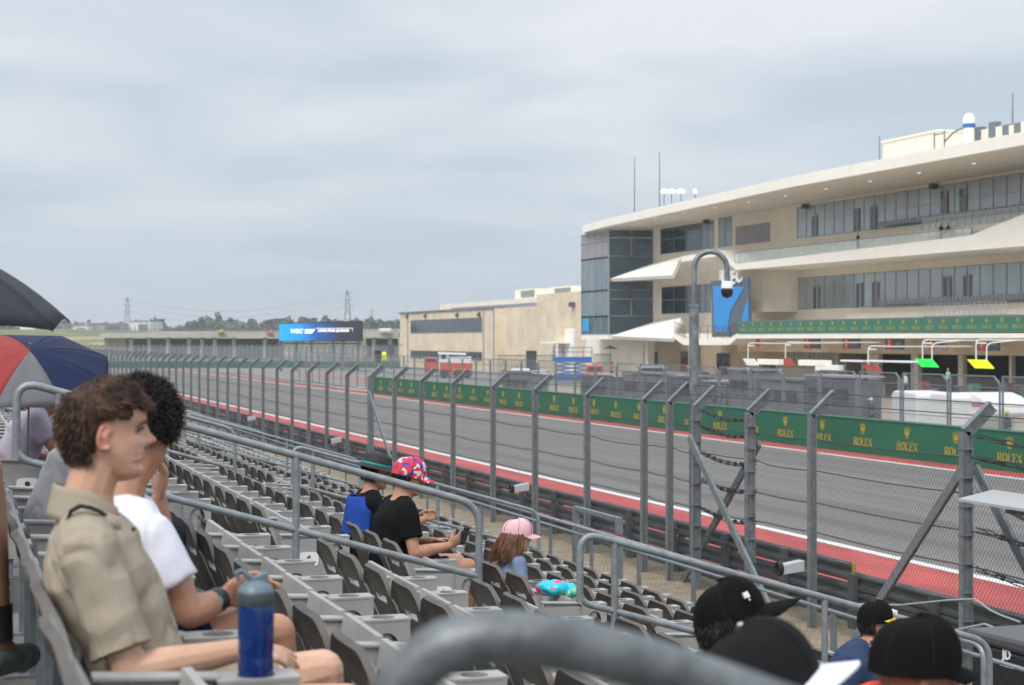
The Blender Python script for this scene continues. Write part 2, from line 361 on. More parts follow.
for q, y_ in tp.items():
    if q == 158: continue
    mb = post(y_, 0.17, 3.45 if q != 372 else 3.5)
    if q != 372:
        for z_ in [0.4 * i for i in range(1, 9)]: mb.box(LF - .095, LF + .095, y_ - .06, y_ + .06, z_, z_ + .02)
    mb.build('post', M_GALVD if q == 750 else M_GALV, fe)
def brace(px0, z0, py1_y, z1=0.0, lx=0.0, m=M_GALV, wd=.14):
    a = Vector((LF + lx, px0, z0)); b = Vector((LF + lx, py1_y, z1)); mb = MB(); mb.bar(a, b, .06, wd); mb.build('brace', m, fe)
brace(tp[968] + .05, 2.95, tp[968] + 3.15, 0, .0, M_GALV); brace(tp[968] - .05, 2.95, tp[968] - 2.9, 0, .12)
brace(tp[695] - .05, 2.9, tp[695] - 3.6, 0, -.16); brace(tp[750] + .05, 2.9, tp[750] + 3.4, 0, .2, M_GALVD)
brace(tp[372] - .1, 3.0, tp[372] - 4.5, 0, -.1)
# vertical outrigger beside the braced post
ally = sorted([y_ for y_ in posts + [v for k_, v in tp.items() if k_ != 158]] + [tp[968] - 5.3, 6, 1, -5])
for y_ in (tp[968] - 5.3, tp[968] - 9, tp[968] - 13): post(y_).build('post', M_GALV, fe)
cab = [0.55, 1.05, 1.55, 2.05, 2.6, 3.1]
segs = [y_ for y_ in ally if -6 < y_ < 215]
for z_ in cab:
    mb = MB(); pts = []
    for i in range(len(segs) - 1):
        y0, y1 = segs[i], segs[i + 1]
        for t_ in (0, .25, .5, .75): pts.append((LF + .07, y0 + (y1 - y0) * t_, z_ - 0.03 * math.sin(t_ * PI) + .02 * math.sin(y0 * 7 + z_ * 3)))
    mb.tube(pts, 0.011, 5); mb.build('cable', M_WIRE, fe)
mb = MB()
for (x_, z_) in ((LF + .25, ZB + .17), (LF + .41, ZB + .34)):
    mb.tube([(x_, y_, z_) for y_ in segs], 0.008, 4)
mb.build('cable', M_WIRE, fe)
mb = MB(); X = LF + .085
mb.quad((X, -6, .05), (X, 215, .05), (X, 215, ZB), (X, -6, ZB)); mb.quad((X, -6, ZB), (X, 215, ZB), (X + .40, 215, ZB + .36), (X + .40, -6, ZB + .36))
mb.build('chain_link_mesh', M_MESH, fe)
# knotted cable clamps at the gate bay and past the near braced post
def coil(y0, y1, z0, z1, seed, x_=LF + .12):
    r_ = random.Random(seed); mb = MB(); n_ = 26
    for k_ in range(3):
        pts = []
        for i in range(n_ + 1):
            t_ = i / n_; an = t_ * 22 + k_ * 2.1
            pts.append((x_ + .03 * math.cos(an), y0 + (y1 - y0) * t_, z0 + (z1 - z0) * t_ - .10 * math.sin(PI * t_) + .03 * math.sin(an) + r_.uniform(-.012, .012)))
        mb.tube(pts, 0.010, 5)
    for i in range(1, 8):
        t_ = i / 8; mb.obox((x_, y0 + (y1 - y0) * t_, z0 + (z1 - z0) * t_ - .10 * math.sin(PI * t_)), (0, 1, .3), .05, .07, .05)
    mb.build('cable_clamps', M_WIRE, fe)
for i, z_ in enumerate((3.4, 3.1, 2.6, 2.1, 1.55)):
    coil(tp[695], tp[750], z_, z_ - .05, i); coil(tp[968] - .1, tp[968] - 5, z_, z_ - .1, i + 9)

# ------------------------------------------------------------------ armco
LB = 14.25
ar = thing('crash_barrier', 'dark stacked steel crash barrier behind the near debris fence', 'barrier', (LB, 20, 0))
Y_UP = at(853, LB)
def wbeam(y0, y1, zc_):
    mb = MB(); prof = [(0, -.155), (.045, -.12), (.045, -.07), (0, -.03), (0, .03), (.045, .07), (.045, .12), (0, .155)]
    k_ = len(prof); vs = []
    for y_ in (y0, y1): vs += [(LB - x_, y_, zc_ + z_) for x_, z_ in prof]
    vs += [(v[0] + .02, v[1], v[2]) for v in vs]
    fs = [(i, i + 1, k_ + i + 1, k_ + i) for i in range(k_ - 1)] + [(2 * k_ + i + 1, 2 * k_ + i, 3 * k_ + i, 3 * k_ + i + 1) for i in range(k_ - 1)]
    fs += [tuple(range(k_)) + tuple(range(3 * k_ - 1, 2 * k_ - 1, -1)), (0, k_, 3 * k_, 2 * k_), (k_ - 1, 3 * k_ - 1, 4 * k_ - 1, 2 * k_ - 1)]
    mb.add(vs, fs); return mb
for z_ in (.17, .46, .76): wbeam(-10, Y_UP, z_).build('rail', M_ARMCO, ar)
for z_ in (.22, .555, .90): wbeam(Y_UP, 215, z_).build('rail', M_ARMCO, ar)
y = -9; k = 0
while y < 190:
    mb = MB(); mb.box(LB - .14, LB - .05, y - .09, y + .09, 0, 0.90 if y < Y_UP else 1.04); mb.box(LB + .03, LB + .14, y - .06, y + .06, 0, 0.88 if y < Y_UP else 1.02); mb.build('barrier_post', M_DGREY, ar)
    y += 2.45 if y < 90 else 4.9
mb = MB(); mb.box(LB - .03, LB + .02, Y_UP - .07, Y_UP - .01, .80, 1.06); mb.build('end_plate', mat('yellow_plate', (.45, .30, .04), .6), ar)

# trackside flood units clipped to the posts
def flood(px, py):
    L_ = LF - .2; y_ = at(px, L_); z_ = zed(px, py, L_)
    o = thing('trackside_lamp', '', 'lamp', (L_, y_, z_))
    mb = MB(); mb.prism([(L_ - .28, y_ - .12, z_ + .04), (L_ + .1, y_ - .12, z_ + .10), (L_ + .1, y_ - .12, z_ - .08), (L_ - .28, y_ - .12, z_ - .12)], (0, .2, 0)); mb.build('housing', mat('dull_white_housing', (.42, .43, .44), .6), o, bevel=.01)
    mb = MB(); mb.lathe([(.0, -.02), (.11, -.02), (.12, .0), (.12, .06), (.08, .06), (.07, .02), (0, .02)], (L_ - .30, y_ - .02, z_ - .03), 16, (-1, 0, 0)); mb.build('lens_ring', M_BLACK, o)
    mb = MB(); mb.bar((L_ - .05, y_ - .02, z_ - .05), (L_ + .2, y_ - .02, z_ - .05), .03); mb.build('bracket', M_GALVD, o)
    return o
fl = [(796, 566, 'white trackside lamp with a black ring in front of the crash barrier end'),
      (524, 487, 'white trackside lamp with a black ring above the pink cap in the photo'),
      (338, 440, 'small white trackside lamp on the fence above the black bucket hat'),
      (253, 418, 'small distant white trackside lamp on the fence left of the leaning brace')]
for a in fl:
    o = flood(a[0], a[1]); o['label'] = a[2]; o['group'] = 'lamps clipped to the debris fence'

# ------------------------------------------------------------------ gooseneck camera pole
LP = 14.0
yp = at(694, LP); zt = zed(694, 306, LP)
o = thing('camera_pole', 'tall grey gooseneck pole with a dome camera in front of the pit building', 'camera pole', (LP, yp, 0))
mb = MB(); mb.lathe([(0, 0), (.14, 0), (.14, .05), (.095, .1), (.095, zt - .04), (.105, zt - .03), (.105, zt + .01), (.07, zt + .03), (0, zt + .03)], (LP, yp, 0), 16); mb.build('pole', M_GALVD, o, smooth=True)
zs = zed(694, 268, LP); pts = [(LP, yp, zt), (LP, yp, zs)]
sc = 1736 / (F * LP / (CS * 750)); rr = 16.5 / sc   # px per metre
rt = Vector((CS, -SN, 0))
for i in range(1, 15):
    a = PI * i / 14; c = Vector((LP, yp, zs)) + rt * rr * (1 - math.cos(a)) + Vector((0, 0, rr * math.sin(a) * 1.0)); pts.append(c)
pts.append(pts[-1] - Vector((0, 0, .28)))
mb = MB(); mb.tube(pts, .055, 10); mb.build('gooseneck', M_GALVD, o, smooth=True)
e_ = Vector(pts[-1])
mb = MB(); mb.lathe([(0, .02), (.07, .02), (.115, -.04), (.115, -.12), (.09, -.14), (0, -.14)], e_, 16); mb.build('camera_housing', M_WHITE, o, smooth=True)
mb = MB(); mb.lathe([(.115, -.14), (.12, -.20), (.09, -.28), (0, -.32)], e_, 16); mb.build('dome', M_BLACK, o, smooth=True)
# ================================================================== grandstand
L0, D0, TR, RI, SP = 0.18, 0.53, 0.84, 0.245, 0.534
def rowL(k): return L0 + TR * k
def rowTop(k): return H - D0 - RI * k
def deckZ(k): return rowTop(k) - 0.85
AIS = [0.75 + 8.95 * i for i in range(14)]; AIS[0] = 1.3
st = thing('grandstand', 'stepped grey concrete grandstand with aisles under the rows of seats', 'grandstand', (0, 0, 0))
mb = MB(); ke = range(-9, 8)
Y0S, Y1S = -14, 118
prof = []
for k_ in ke:
    x0 = rowL(k_) - .16; prof += [(x0, deckZ(k_ - 1) if k_ > -9 else 0), (x0, deckZ(k_))]
XE = 7.55
prof += [(XE, deckZ(7)), (XE, deckZ(7) - .35), (rowL(3), deckZ(7) - .7), (rowL(-9) - .16, 0)]
prof = prof[1:]
mb.prism([(x_, Y0S, z_) for x_, z_ in prof[::-1]], (0, Y1S - Y0S, 0)); mb.build('deck', M_CONC, st)
mb = MB()
for k_ in range(-4, 8):
    x0 = rowL(k_) - .16
    mb.box(x0, x0 + .05, Y0S, Y1S, deckZ(k_) + .001, deckZ(k_) + .006)
mb.build('step_edge', mat('step_nosing', (.17, .17, .165), .8, var=.2), st)
for A in AIS:
    for k_ in range(-1, 8):
        x0 = rowL(k_) - .16
        mb = MB(); mb.box(x0, x0 + .3, A - .6, A + .6, deckZ(k_) + .003, deckZ(k_) + RI / 2); mb.build('aisle_step', M_CONC, st)
for y_ in range(-12, 118, 6): mb = MB(); mb.box(XE - .9, XE - .5, y_, y_ + .3, 0, deckZ(7) - .5); mb.build('support_column', M_CONC, st)

# ---- one seat, origin on the deck under the back, facing +x; the seat spans y 0..SP, its arm at y = 0
def seat_back():
    W = 0.522; Ht = 0.36; nu, nv = 14, 12; Z0 = 0.49
    def P(u, v):
        a = (u - .5) * 2
        # rounded top corners, slightly narrower foot
        top = 0.0 if abs(a) < .45 else 0.085 * ((abs(a) - .45) / .55) ** 2.2
        z = Z0 + v * (Ht - top)
        w = W * (0.94 + 0.06 * math.sin(v * PI * .6))
        y = SP / 2 + a * w / 2
        x = 0.105 * (1 - v) ** 1.3 + .038 * a * a * (1 - .35 * v) - .02 * max(0, v - .85) / .15
        return Vector((x, y, z))
    bm = bmesh.new(); vs = [[bm.verts.new(P(i / nu, j / nv)) for i in range(nu + 1)] for j in range(nv + 1)]
    for j in range(nv):
        for i in range(nu):
            if j == 7 and 4 <= i <= 8: continue
            bm.faces.new((vs[j][i], vs[j][i + 1], vs[j + 1][i + 1], vs[j + 1][i]))
    bmesh.ops.recalc_face_normals(bm, faces=bm.faces)
    bmesh.ops.solidify(bm, geom=bm.faces[:], thickness=0.022)
    bmesh.ops.recalc_face_normals(bm, faces=bm.faces)
    nf0 = len(bm.faces); zl = Z0 + 7 / nv * Ht; vv = [bm.verts.new((x_, SP / 2 + y_, zl + z_)) for x_, y_, z_ in ((.012, -.103, -.002), (.012, .068, -.002), (.060, .068, .006), (.060, -.103, .006), (.016, -.100, -.012), (.016, .066, -.012), (.060, .066, -.006), (.060, -.100, -.006))]
    for f_ in ((0, 1, 2, 3), (7, 6, 5, 4), (0, 4, 5, 1), (1, 5, 6, 2), (2, 6, 7, 3), (3, 7, 4, 0)): bm.faces.new([vv[i] for i in f_])
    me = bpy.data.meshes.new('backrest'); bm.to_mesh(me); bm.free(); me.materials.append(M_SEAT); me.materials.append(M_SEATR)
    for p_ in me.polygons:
        if p_.normal.x < -.3 and p_.index < nf0: p_.material_index = 1  # rear faces get the painted shade tone
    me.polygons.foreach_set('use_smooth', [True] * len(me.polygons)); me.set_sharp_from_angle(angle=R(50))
    o = bpy.data.objects.new('backrest', me); COL.objects.link(o); return o
def arm_mb(y):
    mb = MB(); t = .012
    pr = [(.13, .46), (.10, .60), (.085, .685), (.32, .671), (.32, .58), (.28, .40), (.12, .38)]
    mb.prism([(x_, y - t, z_) for x_, z_ in pr], (0, 2 * t, 0))
    mb.prism([(.07, y - .024, .683), (.33, y - .024, .671), (.33, y - .024, .683), (.07, y - .024, .697)], (0, .056, 0))     # arm cap
    return mb
def cup_mb(y):
    mb = MB(); x0, x1, w, zt, zb = .325, .49, .046, .668, .575
    n = 10; arch = [((x0 + x1) / 2 + .045 * math.cos(PI * i / n), zb + .055 * math.sin(PI * i / n)) for i in range(n + 1)]
    for sg in (-1, 1):
        yy = y + sg * w
        for i in range(n):      # side cheek with an arch cut in its foot
            (xa, za), (xb, zb2) = arch[i], arch[i + 1]; mb.prism([(xa, yy - .004, za), (xb, yy - .004, zb2), (xb, yy - .004, zt), (xa, yy - .004, zt)], (0, .008, 0))
        mb.box(x0, (x0 + x1) / 2 - .045, yy - .004, yy + .004, zb - .01, zt); mb.box((x0 + x1) / 2 + .045, x1, yy - .004, yy + .004, zb - .02, zt)
    mb.box(x1 - .006, x1, y - w + .004, y + w - .004, zb - .02, zt)
    m_ = 24; cx = (x0 + x1) / 2; ring = []; rect = []
    for i in range(m_):
        t = 2 * PI * i / m_; c_, s_ = math.cos(t), math.sin(t); ring.append((cx + .040 * c_, y + .040 * s_)); q = max(abs(c_) / ((x1 - x0) / 2 + .004), abs(s_) / (w + .006)); rect.append((cx + c_ / q, y + s_ / q))
    for i in range(m_):
        j = (i + 1) % m_; mb.prism([(*ring[i], zt + .0005), (*rect[i], zt + .0005), (*rect[j], zt + .0005), (*ring[j], zt + .0005)], (0, 0, .008))
        mb.quad((*ring[i], zt), (*ring[j], zt), (ring[j][0], ring[j][1], zb + .01), (ring[i][0], ring[i][1], zb + .01))
    return mb
def pan_mb():
    mb = MB()
    def P(u, v, dz):            # tipped up, standing in front of the back
        a = (u - .5) * 2; return (0.205 + .055 * v + .012 * a * a * (1 - v) + dz * .45, SP / 2 + a * .245, .455 + .248 * v)
    mb.grid(lambda u, v: P(u, v, .045), 8, 4); mb.grid(lambda u, v: P(1 - u, v, 0), 8, 4)
    mb.grid(lambda u, v: P(0, v, .045 * (1 - u)), 1, 4); mb.grid(lambda u, v: P(1, v, .045 * u), 1, 4)
    mb.grid(lambda u, v: P(u, 1, .045 * (1 - v)), 8, 1); mb.grid(lambda u, v: P(u, 0, .045 * v), 8, 1)
    return mb
def pan_down_mb():
    mb = MB()
    def P(u, v, dz): a = (u - .5) * 2; return (0.11 + .36 * v, SP / 2 + a * .215, .455 + dz - .03 * math.sin(v * PI * .8) * (1 - a * a * .5))
    mb.grid(lambda u, v: P(u, v, 0), 8, 6); mb.grid(lambda u, v: P(1 - u, v, -.035), 8, 6)
    mb.grid(lambda u, v: P(0, u, -.035 * v), 6, 1); mb.grid(lambda u, v: P(1, 1 - u, -.035 * v), 6, 1); mb.grid(lambda u, v: P(1 - u, 1, -.035 * v), 8, 1)
    return mb
def leg_mb(y):
    mb = MB(); mb.bar((.14, y, 0), (.14, y, .45), .045, .03); mb.box(.02, .28, y - .04, y + .04, 0, .012); mb.box(.10, .18, y + .015, y + SP - .015, .425, .45); return mb
def make_seat(down=False):
    s = thing('stadium_seat', '', 'stadium seat', (0, 0, 0))
    b = seat_back(); b.parent = s
    (pan_down_mb() if down else pan_mb()).build('seat', M_SEAT, s, smooth=True)
    a = arm_mb(0).build('armrest', M_SEAT, s, bevel=.004)
    cup_mb(0).build('cup_holder', M_SEAT, a, smooth=True)
    leg_mb(0).build('leg', M_GALVD, s)
    return s
SITTERS = [(0, 3.95), (0, 4.55), (3, 11.2), (3, 11.75), (4, 11.35), (2, 4.7), (1, 2.8), (2, 3.5), (5, 8.6), (0, 7.3), (0, 10.7), (1, 15.3)]
PROTO = make_seat(); PROTO_D = make_seat(True)
# where people sit (row, distance): those seats are folded down
SIT = []
def on_screen(x_, y_, z_, mg=25):
    zc_ = x_ * SN + y_ * CS
    if zc_ < .5: return None
    px = 512 + F * (x_ * CS - y_ * SN) / zc_; py = VH + (H - z_) * F / zc_
    return px, py, zc_
cands = []; 
blocks = []
for i in range(len(AIS) - 1):
    a0 = AIS[i] + .72; n_ = 14; a1 = AIS[i + 1] - .72; n_ = int((a1 - a0) / SP + .3)
    off = a1 - n_ * SP if i == 0 else a0
    blocks.append((i, off, n_))
for (bi, off, n_) in blocks:
    for k_ in range(0, 8):
        for j in range(n_):
            y_ = off + j * SP; q = on_screen(rowL(k_) + .1, y_ + .25, rowTop(k_) - .1)
            if q is None or not (-45 < q[0] < 1075 and q[1] < 735): continue
            cands.append((q[2], bi, k_, j, y_))
cands.sort()
def ordi(n): return ['first', 'second', 'third', 'fourth', 'fifth', 'sixth', 'seventh', 'eighth', 'ninth', 'tenth', 'eleventh', 'twelfth', 'thirteenth', 'fourteenth'][n]
ROWN = ['row of the khaki shirted man', 'first row below the khaki man', 'second row below the khaki man', 'third row below the khaki man', 'fourth row below the khaki man', 'fifth row below the khaki man', 'second row from the front', 'front row of the stand']
BLKN = ['nearest block', 'second block', 'third block', 'fourth block', 'fifth block', 'sixth block']
def seat_at(bi, k_, j, y_, down):
    s = copy_tree(PROTO_D if down else PROTO)
    s.location = (rowL(k_) + (.036 if k_ == 0 else 0), y_, deckZ(k_))
    n_ = blocks[bi][2]
    lab = f"grey seat {ordi(j)} from the near end, {ROWN[k_]}, {BLKN[bi]}"
    s['label'] = lab; s['group'] = 'grey stadium seats in the grandstand'
    r_ = random.Random(k_ * 1000 + j + bi * 77)
    s.rotation_euler = (0, 0, r_.uniform(-.02, .02))
    return s
NSEAT = 300
SIT_SET = set()
def mark(k_, y_):                     # nearest seat to a sitter
    best = min((c for c in cands if c[2] == k_), key=lambda c: abs(c[4] + SP / 2 - y_), default=None)
    if best: SIT_SET.add((best[1], best[2], best[3]))
for k_, y_ in SITTERS: mark(k_, y_)
for (z_, bi, k_, j, y_) in cands[:NSEAT]:
    s = seat_at(bi, k_, j, y_, (bi, k_, j) in SIT_SET)
    if j == 0 and bi > 0:
        mb = MB(); mb.box(.07, .41, -.036, -.028, .12, .66); o = mb.build('end_panel', M_SEAT, None); o.parent = s
        mb = MB(); n_ = 12; c = Vector((.24, -.037, .54)); pl = []
        for t_ in range(16):
            a = 2 * PI * t_ / 16; ca, sa = math.cos(a), math.sin(a)
            pl.append((c.x + .062 * abs(ca) ** .5 * (1 if ca > 0 else -1), c.y, c.z + .045 * abs(sa) ** .5 * (1 if sa > 0 else -1)))
        mb.prism(pl, (0, -.004, 0)); o = mb.build('row_number_plate', M_WHITE, None); o.parent = s
        mb = MB(); put_text(mb, str(8 - k_) if k_ != 3 else '4', .06, c + Vector((0, -.007, 0)), (1, 0, 0), (0, 0, 1), bold=.002); q = mb.build('number', M_BLACK, None); q.parent = o
for P_ in (PROTO, PROTO_D):
    for o in list(P_.children_recursive): bpy.data.objects.remove(o)
    bpy.data.objects.remove(P_)
# the rest of the stand's seats beyond the 300, as one mass
far = MB(); srt = cands[NSEAT:]
def low_seat(mb, x, y, z):
    W = .49; pts = []
    fr = [(.105, .43), (.03, .64), (.0, .78), (-.01, .85)]
    for t_ in (0, .022):
        for (dx_, dz_) in fr:
            for (dy_, c_) in ((.02, 0.05), (.1, .01), (.4, .01), (.51, .05)): pts.append((x + dx_ + t_ + (.03 if dy_ in (.02, .51) else 0), y + dy_, z + dz_ - (c_ if dz_ == .85 else 0)))
    fs = []
    for b in (0, 16):
        for r_ in range(3):
            for c in range(3):
                q = b + r_ * 4 + c; fs.append((q, q + 1, q + 5, q + 4))
    fs += [(12, 13, 29, 28), (13, 14, 30, 29), (14, 15, 31, 30), (0, 4, 20, 16), (4, 8, 24, 20), (8, 12, 28, 24)]
    mb.add(pts, fs)
    mb.box(x + .04, x + .43, y - .02, y + .02, z + .56, z + .685); mb.box(x + .43, x + .52, y - .045, y + .045, z + .60, z + .68)
    mb.box(x + .12, x + .16, y - .02, y + .02, z, z + .44)
    mb.box(x + .20, x + .27, y + .015, y + .515, z + .46, z + .74)
for (z_, bi, k_, j, y_) in srt: low_seat(far, rowL(k_), y_, deckZ(k_))
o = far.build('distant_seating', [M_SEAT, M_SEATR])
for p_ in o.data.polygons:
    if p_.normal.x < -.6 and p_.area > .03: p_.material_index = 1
o = o; tag(o, 'rows of grey seats far down the grandstand beyond the third handrail', 'seating', kind='stuff')
print('SEATS', len(cands))

# ---- handrails in the aisles
def fillet(pts, r, n=6):
    pts = [Vector(p) for p in pts]; out = [pts[0]]
    for i in range(1, len(pts) - 1):
        a, b, c = pts[i - 1], pts[i], pts[i + 1]; d1 = (a - b).normalized(); d2 = (c - b).normalized(); rr = min(r, (a - b).length * .45, (c - b).length * .45)
        p, q = b + d1 * rr, b + d2 * rr
        for t in range(n + 1):
            s = t / n; out.append((p * (1 - s) + b * s) * (1 - s) + (b * s + q * s * 0 + q * 0) * 0 + (p * 0) if False else p * (1 - s) ** 2 + b * 2 * s * (1 - s) + q * s * s)
    out.append(pts[-1]); return out
SL = RI / TR
def railz(x): return H - .18 - .287 * x - .0
def aisle_rail(A, xa, xb, label, r=.0215, gap=.42, foot=True, top=True):
    o = thing('handrail', label, 'handrail', (xa, A, deckZ(0) - SL * xa), group='aisle handrails up the grandstand')
    zt_ = lambda x: H - .11 - .287 * x
    mb = MB(); loop = [(xa, A, zt_(xa) - gap), (xa, A, zt_(xa)), (xb, A, zt_(xb)), (xb, A, zt_(xb) - gap * 2.4)]
    mb.tube(fillet(loop, .13), r, 12); mb.build('top_rail', M_RAILP, o, smooth=True)
    mb = MB(); mb.tube(fillet([(xa, A, zt_(xa) - gap * .6), (xa, A, zt_(xa) - gap), (xb, A, zt_(xb) - gap)], .10), r * .93, 12); mb.build('mid_rail', M_RAILP, o, smooth=True)
    n_ = max(2, round((xb - xa) / 1.3)); 
    for i in range(n_):
        x = xa + .22 + (xb - xa) * i / n_
        kk = math.floor((x - L0 + .16) / TR); zb_ = deckZ(max(-9, min(7, kk)))
        mb = MB(); mb.tube([(x, A, zt_(x) - .01), (x, A, zb_)], r * .95, 10); mb.lathe([(0, 0), (.06, 0), (.06, .01), (.025, .012)], (x, A, zb_), 12); mb.build('rail_post', M_RAILP, o, smooth=True)
    return o
aisle_rail(9.7, .37, 2.97, 'long upper grey handrail crossing in front of the black shirted man')
aisle_rail(9.7, 3.60, 6.42, 'lower grey handrail between the girl in the pink cap and the men in black caps')
aisle_rail(18.65, .37, 2.97, 'second aisle upper handrail beyond the curly haired man')
aisle_rail(18.65, 3.60, 6.42, 'second aisle lower handrail left of the black bucket hat')
for i, a in enumerate(('third', 'fourth', 'fifth')):
    aisle_rail(AIS[3 + i], .37, 2.97, f'{a} aisle upper handrail in the distance of the stand'); aisle_rail(AIS[3 + i], 3.6, 6.42, f'{a} aisle lower handrail in the distance of the stand')
# nearest rail, very close to the lens
o = thing('handrail', 'big out of focus grey handrail bend close to the lens at the bottom', 'handrail', (.3, 1.32, 3.3), group='aisle handrails up the grandstand')
def nz(px, py, z): x_, y_ = pz(px, z); return (x_, y_, hz(py, z))
ptn = [nz(368, 800, 1.40), nz(392, 705, 1.40), nz(430, 657, 1.40), nz(480, 639, 1.40), nz(545, 641, 1.405), nz(620, 657, 1.43), nz(700, 681, 1.46), nz(800, 716, 1.49), nz(1000, 790, 1.58), nz(1200, 860, 1.68)]
mb = MB()
sm = []
for i in range(len(ptn) - 1):
    p0 = Vector(ptn[max(i - 1, 0)]); p1 = Vector(ptn[i]); p2 = Vector(ptn[i + 1]); p3 = Vector(ptn[min(i + 2, len(ptn) - 1)])
    for s in range(5):
        t = s / 5; sm.append(.5 * ((2 * p1) + (p2 - p0) * t + (2 * p0 - 5 * p1 + 4 * p2 - p3) * t * t + (3 * p1 - p0 - 3 * p2 + p3) * t ** 3))
mb.tube(sm, .0225, 16); mb.build('top_rail', M_RAILN, o, smooth=True)
a = Vector(ptn[0]); mb = MB(); mb.tube([a, (a.x, a.y, deckZ(0))], .0205, 14); mb.build('rail_post', M_RAILP, o, smooth=True)
b = Vector(ptn[-1]); mb = MB(); mb.tube([b, (b.x, b.y, deckZ(1))], .0205, 14); mb.build('rail_post', M_RAILP, o, smooth=True)

# ---- front railing of the stand: pipe on top, flat bar below, flat posts down to the gravel
XF = 7.38; ztop = deckZ(7) + 1.0
o = thing('front_railing', 'long grey railing of pipe and flat posts along the foot of the stand', 'railing', (XF, 20, 0))
YF0 = at(984, XF)
zf = zed(984, 646, XF)
print('front rail top', zf, ztop)
ztop = zf
mb = MB(); mb.tube(fillet([(XF, YF0, ztop - 1.2), (XF, YF0, ztop), (XF, 112, ztop)], .12), .024, 10); mb.build('top_rail', M_RAILP, o, smooth=True)
mb = MB(); mb.box(XF + .04, XF + .10, 4, 112, ztop - .115, ztop - .10); mb.build('flat_rail', M_GALV, o)
y = YF0 + .9; nn = 0
while y < 95:
    mb = MB(); mb.box(XF + .045, XF + .06, y - .05, y + .05, 0.05, ztop - .115); mb.build('rail_post', M_GALV, o); y += 1.5 if y < 40 else 3; nn += 1
mb = MB(); X = XF + .075; mb.quad((X, 4, .1), (X, 112, .1), (X, 112, ztop - .12), (X, 4, ztop - .12)); mb.build('mesh_infill', mesh_mat('thin_infill_wire', (.12, .125, .13), .12, .003), o)
# small gate frame standing proud of the railing
XG = 7.75; y0, y1 = at(576, XG), at(619, XG); zg = zed(576, 510, XG)
o = thing('gate_frame', 'small grey flat bar gate frame with a rusty patch left of the lower handrail', 'gate', (XG, (y0 + y1) / 2, 0))
for yy_ in (y0, y1):
    mb = MB(); mb.box(XG - .035, XG + .035, yy_ - .045, yy_ + .045, 0, zg); mb.build('gate_post', M_GALV, o)
mb = MB(); mb.box(XG - .03, XG + .03, y1 - .045, y0 + .045, zg + .001, zg + .05); mb.box(XG - .02, XG + .02, y1 + .045, y0 - .045, zg - .26, zg - .22); mb.build('gate_rail', M_GALV, o)
mb = MB(); mb.box(XG - .037, XG + .037, y1 - .048, y1 + .048, zg - .25, zg - .15); mb.build('rust_band', mat('rust', (.22, .08, .04), .9, var=.4), o)
# ================================================================== pit building
LW, LBAL, LG = 78.0, 72.0, 78.0
DE = at(653, LW)            # far end of the recessed wall
DN = 70.0                   # near end, outside the frame
b = thing('pit_building', 'long cream pit building with an overhanging white roof, balconies and glass tower end', 'building', (LW, 120, 0))
def zw(s, L=LW): return H - s * L / CS
ROOFW = 17.6
def bld(name, m, fn, smooth=False, par=None, bevel=0):
    mb = MB(); fn(mb); return mb.build(name, m, par or b, smooth, bevel)
# main walls
U0, U1 = 14.46, 17.5; W0, W1 = 7.65, 10.7
yA = at(797, LW)            # window strips start here and run to the right
bld('wall', M_CREAM, lambda mb: (mb.box(LW, LW + 14, DN, yA, 3.55, W0), mb.box(LW, LW + 14, DN, yA, W1, U0), mb.box(LW + .6, LW + 14, DN, yA, W0, W1), mb.box(LW + .6, LW + 14, DN, yA, U0, U1), mb.box(LW, LW + 14, yA, DE, 4.9, 17.70), mb.box(LW, LW + 14, DN, yA, U1, 17.70)))
bld('ground_floor_wall', mat('tan_stone_wall', (.50, .40, .27), .9, var=.12, vscale=.5), lambda mb: (mb.box(LW, LW + 14, at(836, LW), DE, 0, 4.9), mb.box(LW, LW + 14, DN, at(836, LW), 3.5, 3.549)))
# garages
gx = [(837, 867), (879, 911), (918.5, 958), (963, 1009)]
def ya(p): return at(p, LW)
edges = [(ya(a), ya(c)) for a, c in gx]
step = edges[2][0] - edges[3][0]
y = edges[3][0]
while y - step > DN: y -= step; edges.append((y, y - (edges[3][0] - edges[3][1])))
piers = sorted([(edges[i + 1][0], edges[i][1]) for i in range(len(edges) - 1)])
for a, c in piers + [(edges[0][0], ya(836))]: mb = MB(); mb.box(LW, LW + .35, a, c, 0, 3.498); mb.build('pier', M_CREAM, b)
for a, c in edges:
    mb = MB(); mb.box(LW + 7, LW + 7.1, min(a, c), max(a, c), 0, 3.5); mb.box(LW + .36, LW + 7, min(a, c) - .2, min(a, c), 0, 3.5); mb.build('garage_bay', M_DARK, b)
    mb = MB(); r_ = random.Random(int(a * 10))
    for q in range(6):
        yy = c + (a - c) * r_.random(); xx = LW + 2 + r_.random() * 4; h_ = .8 + r_.random() * .9; mb.box(xx, xx + .6, yy - .35, yy + .35, 0, h_)
    mb.build('garage_equipment', [M_DGREY, M_RED, M_NGREEN][0], b)
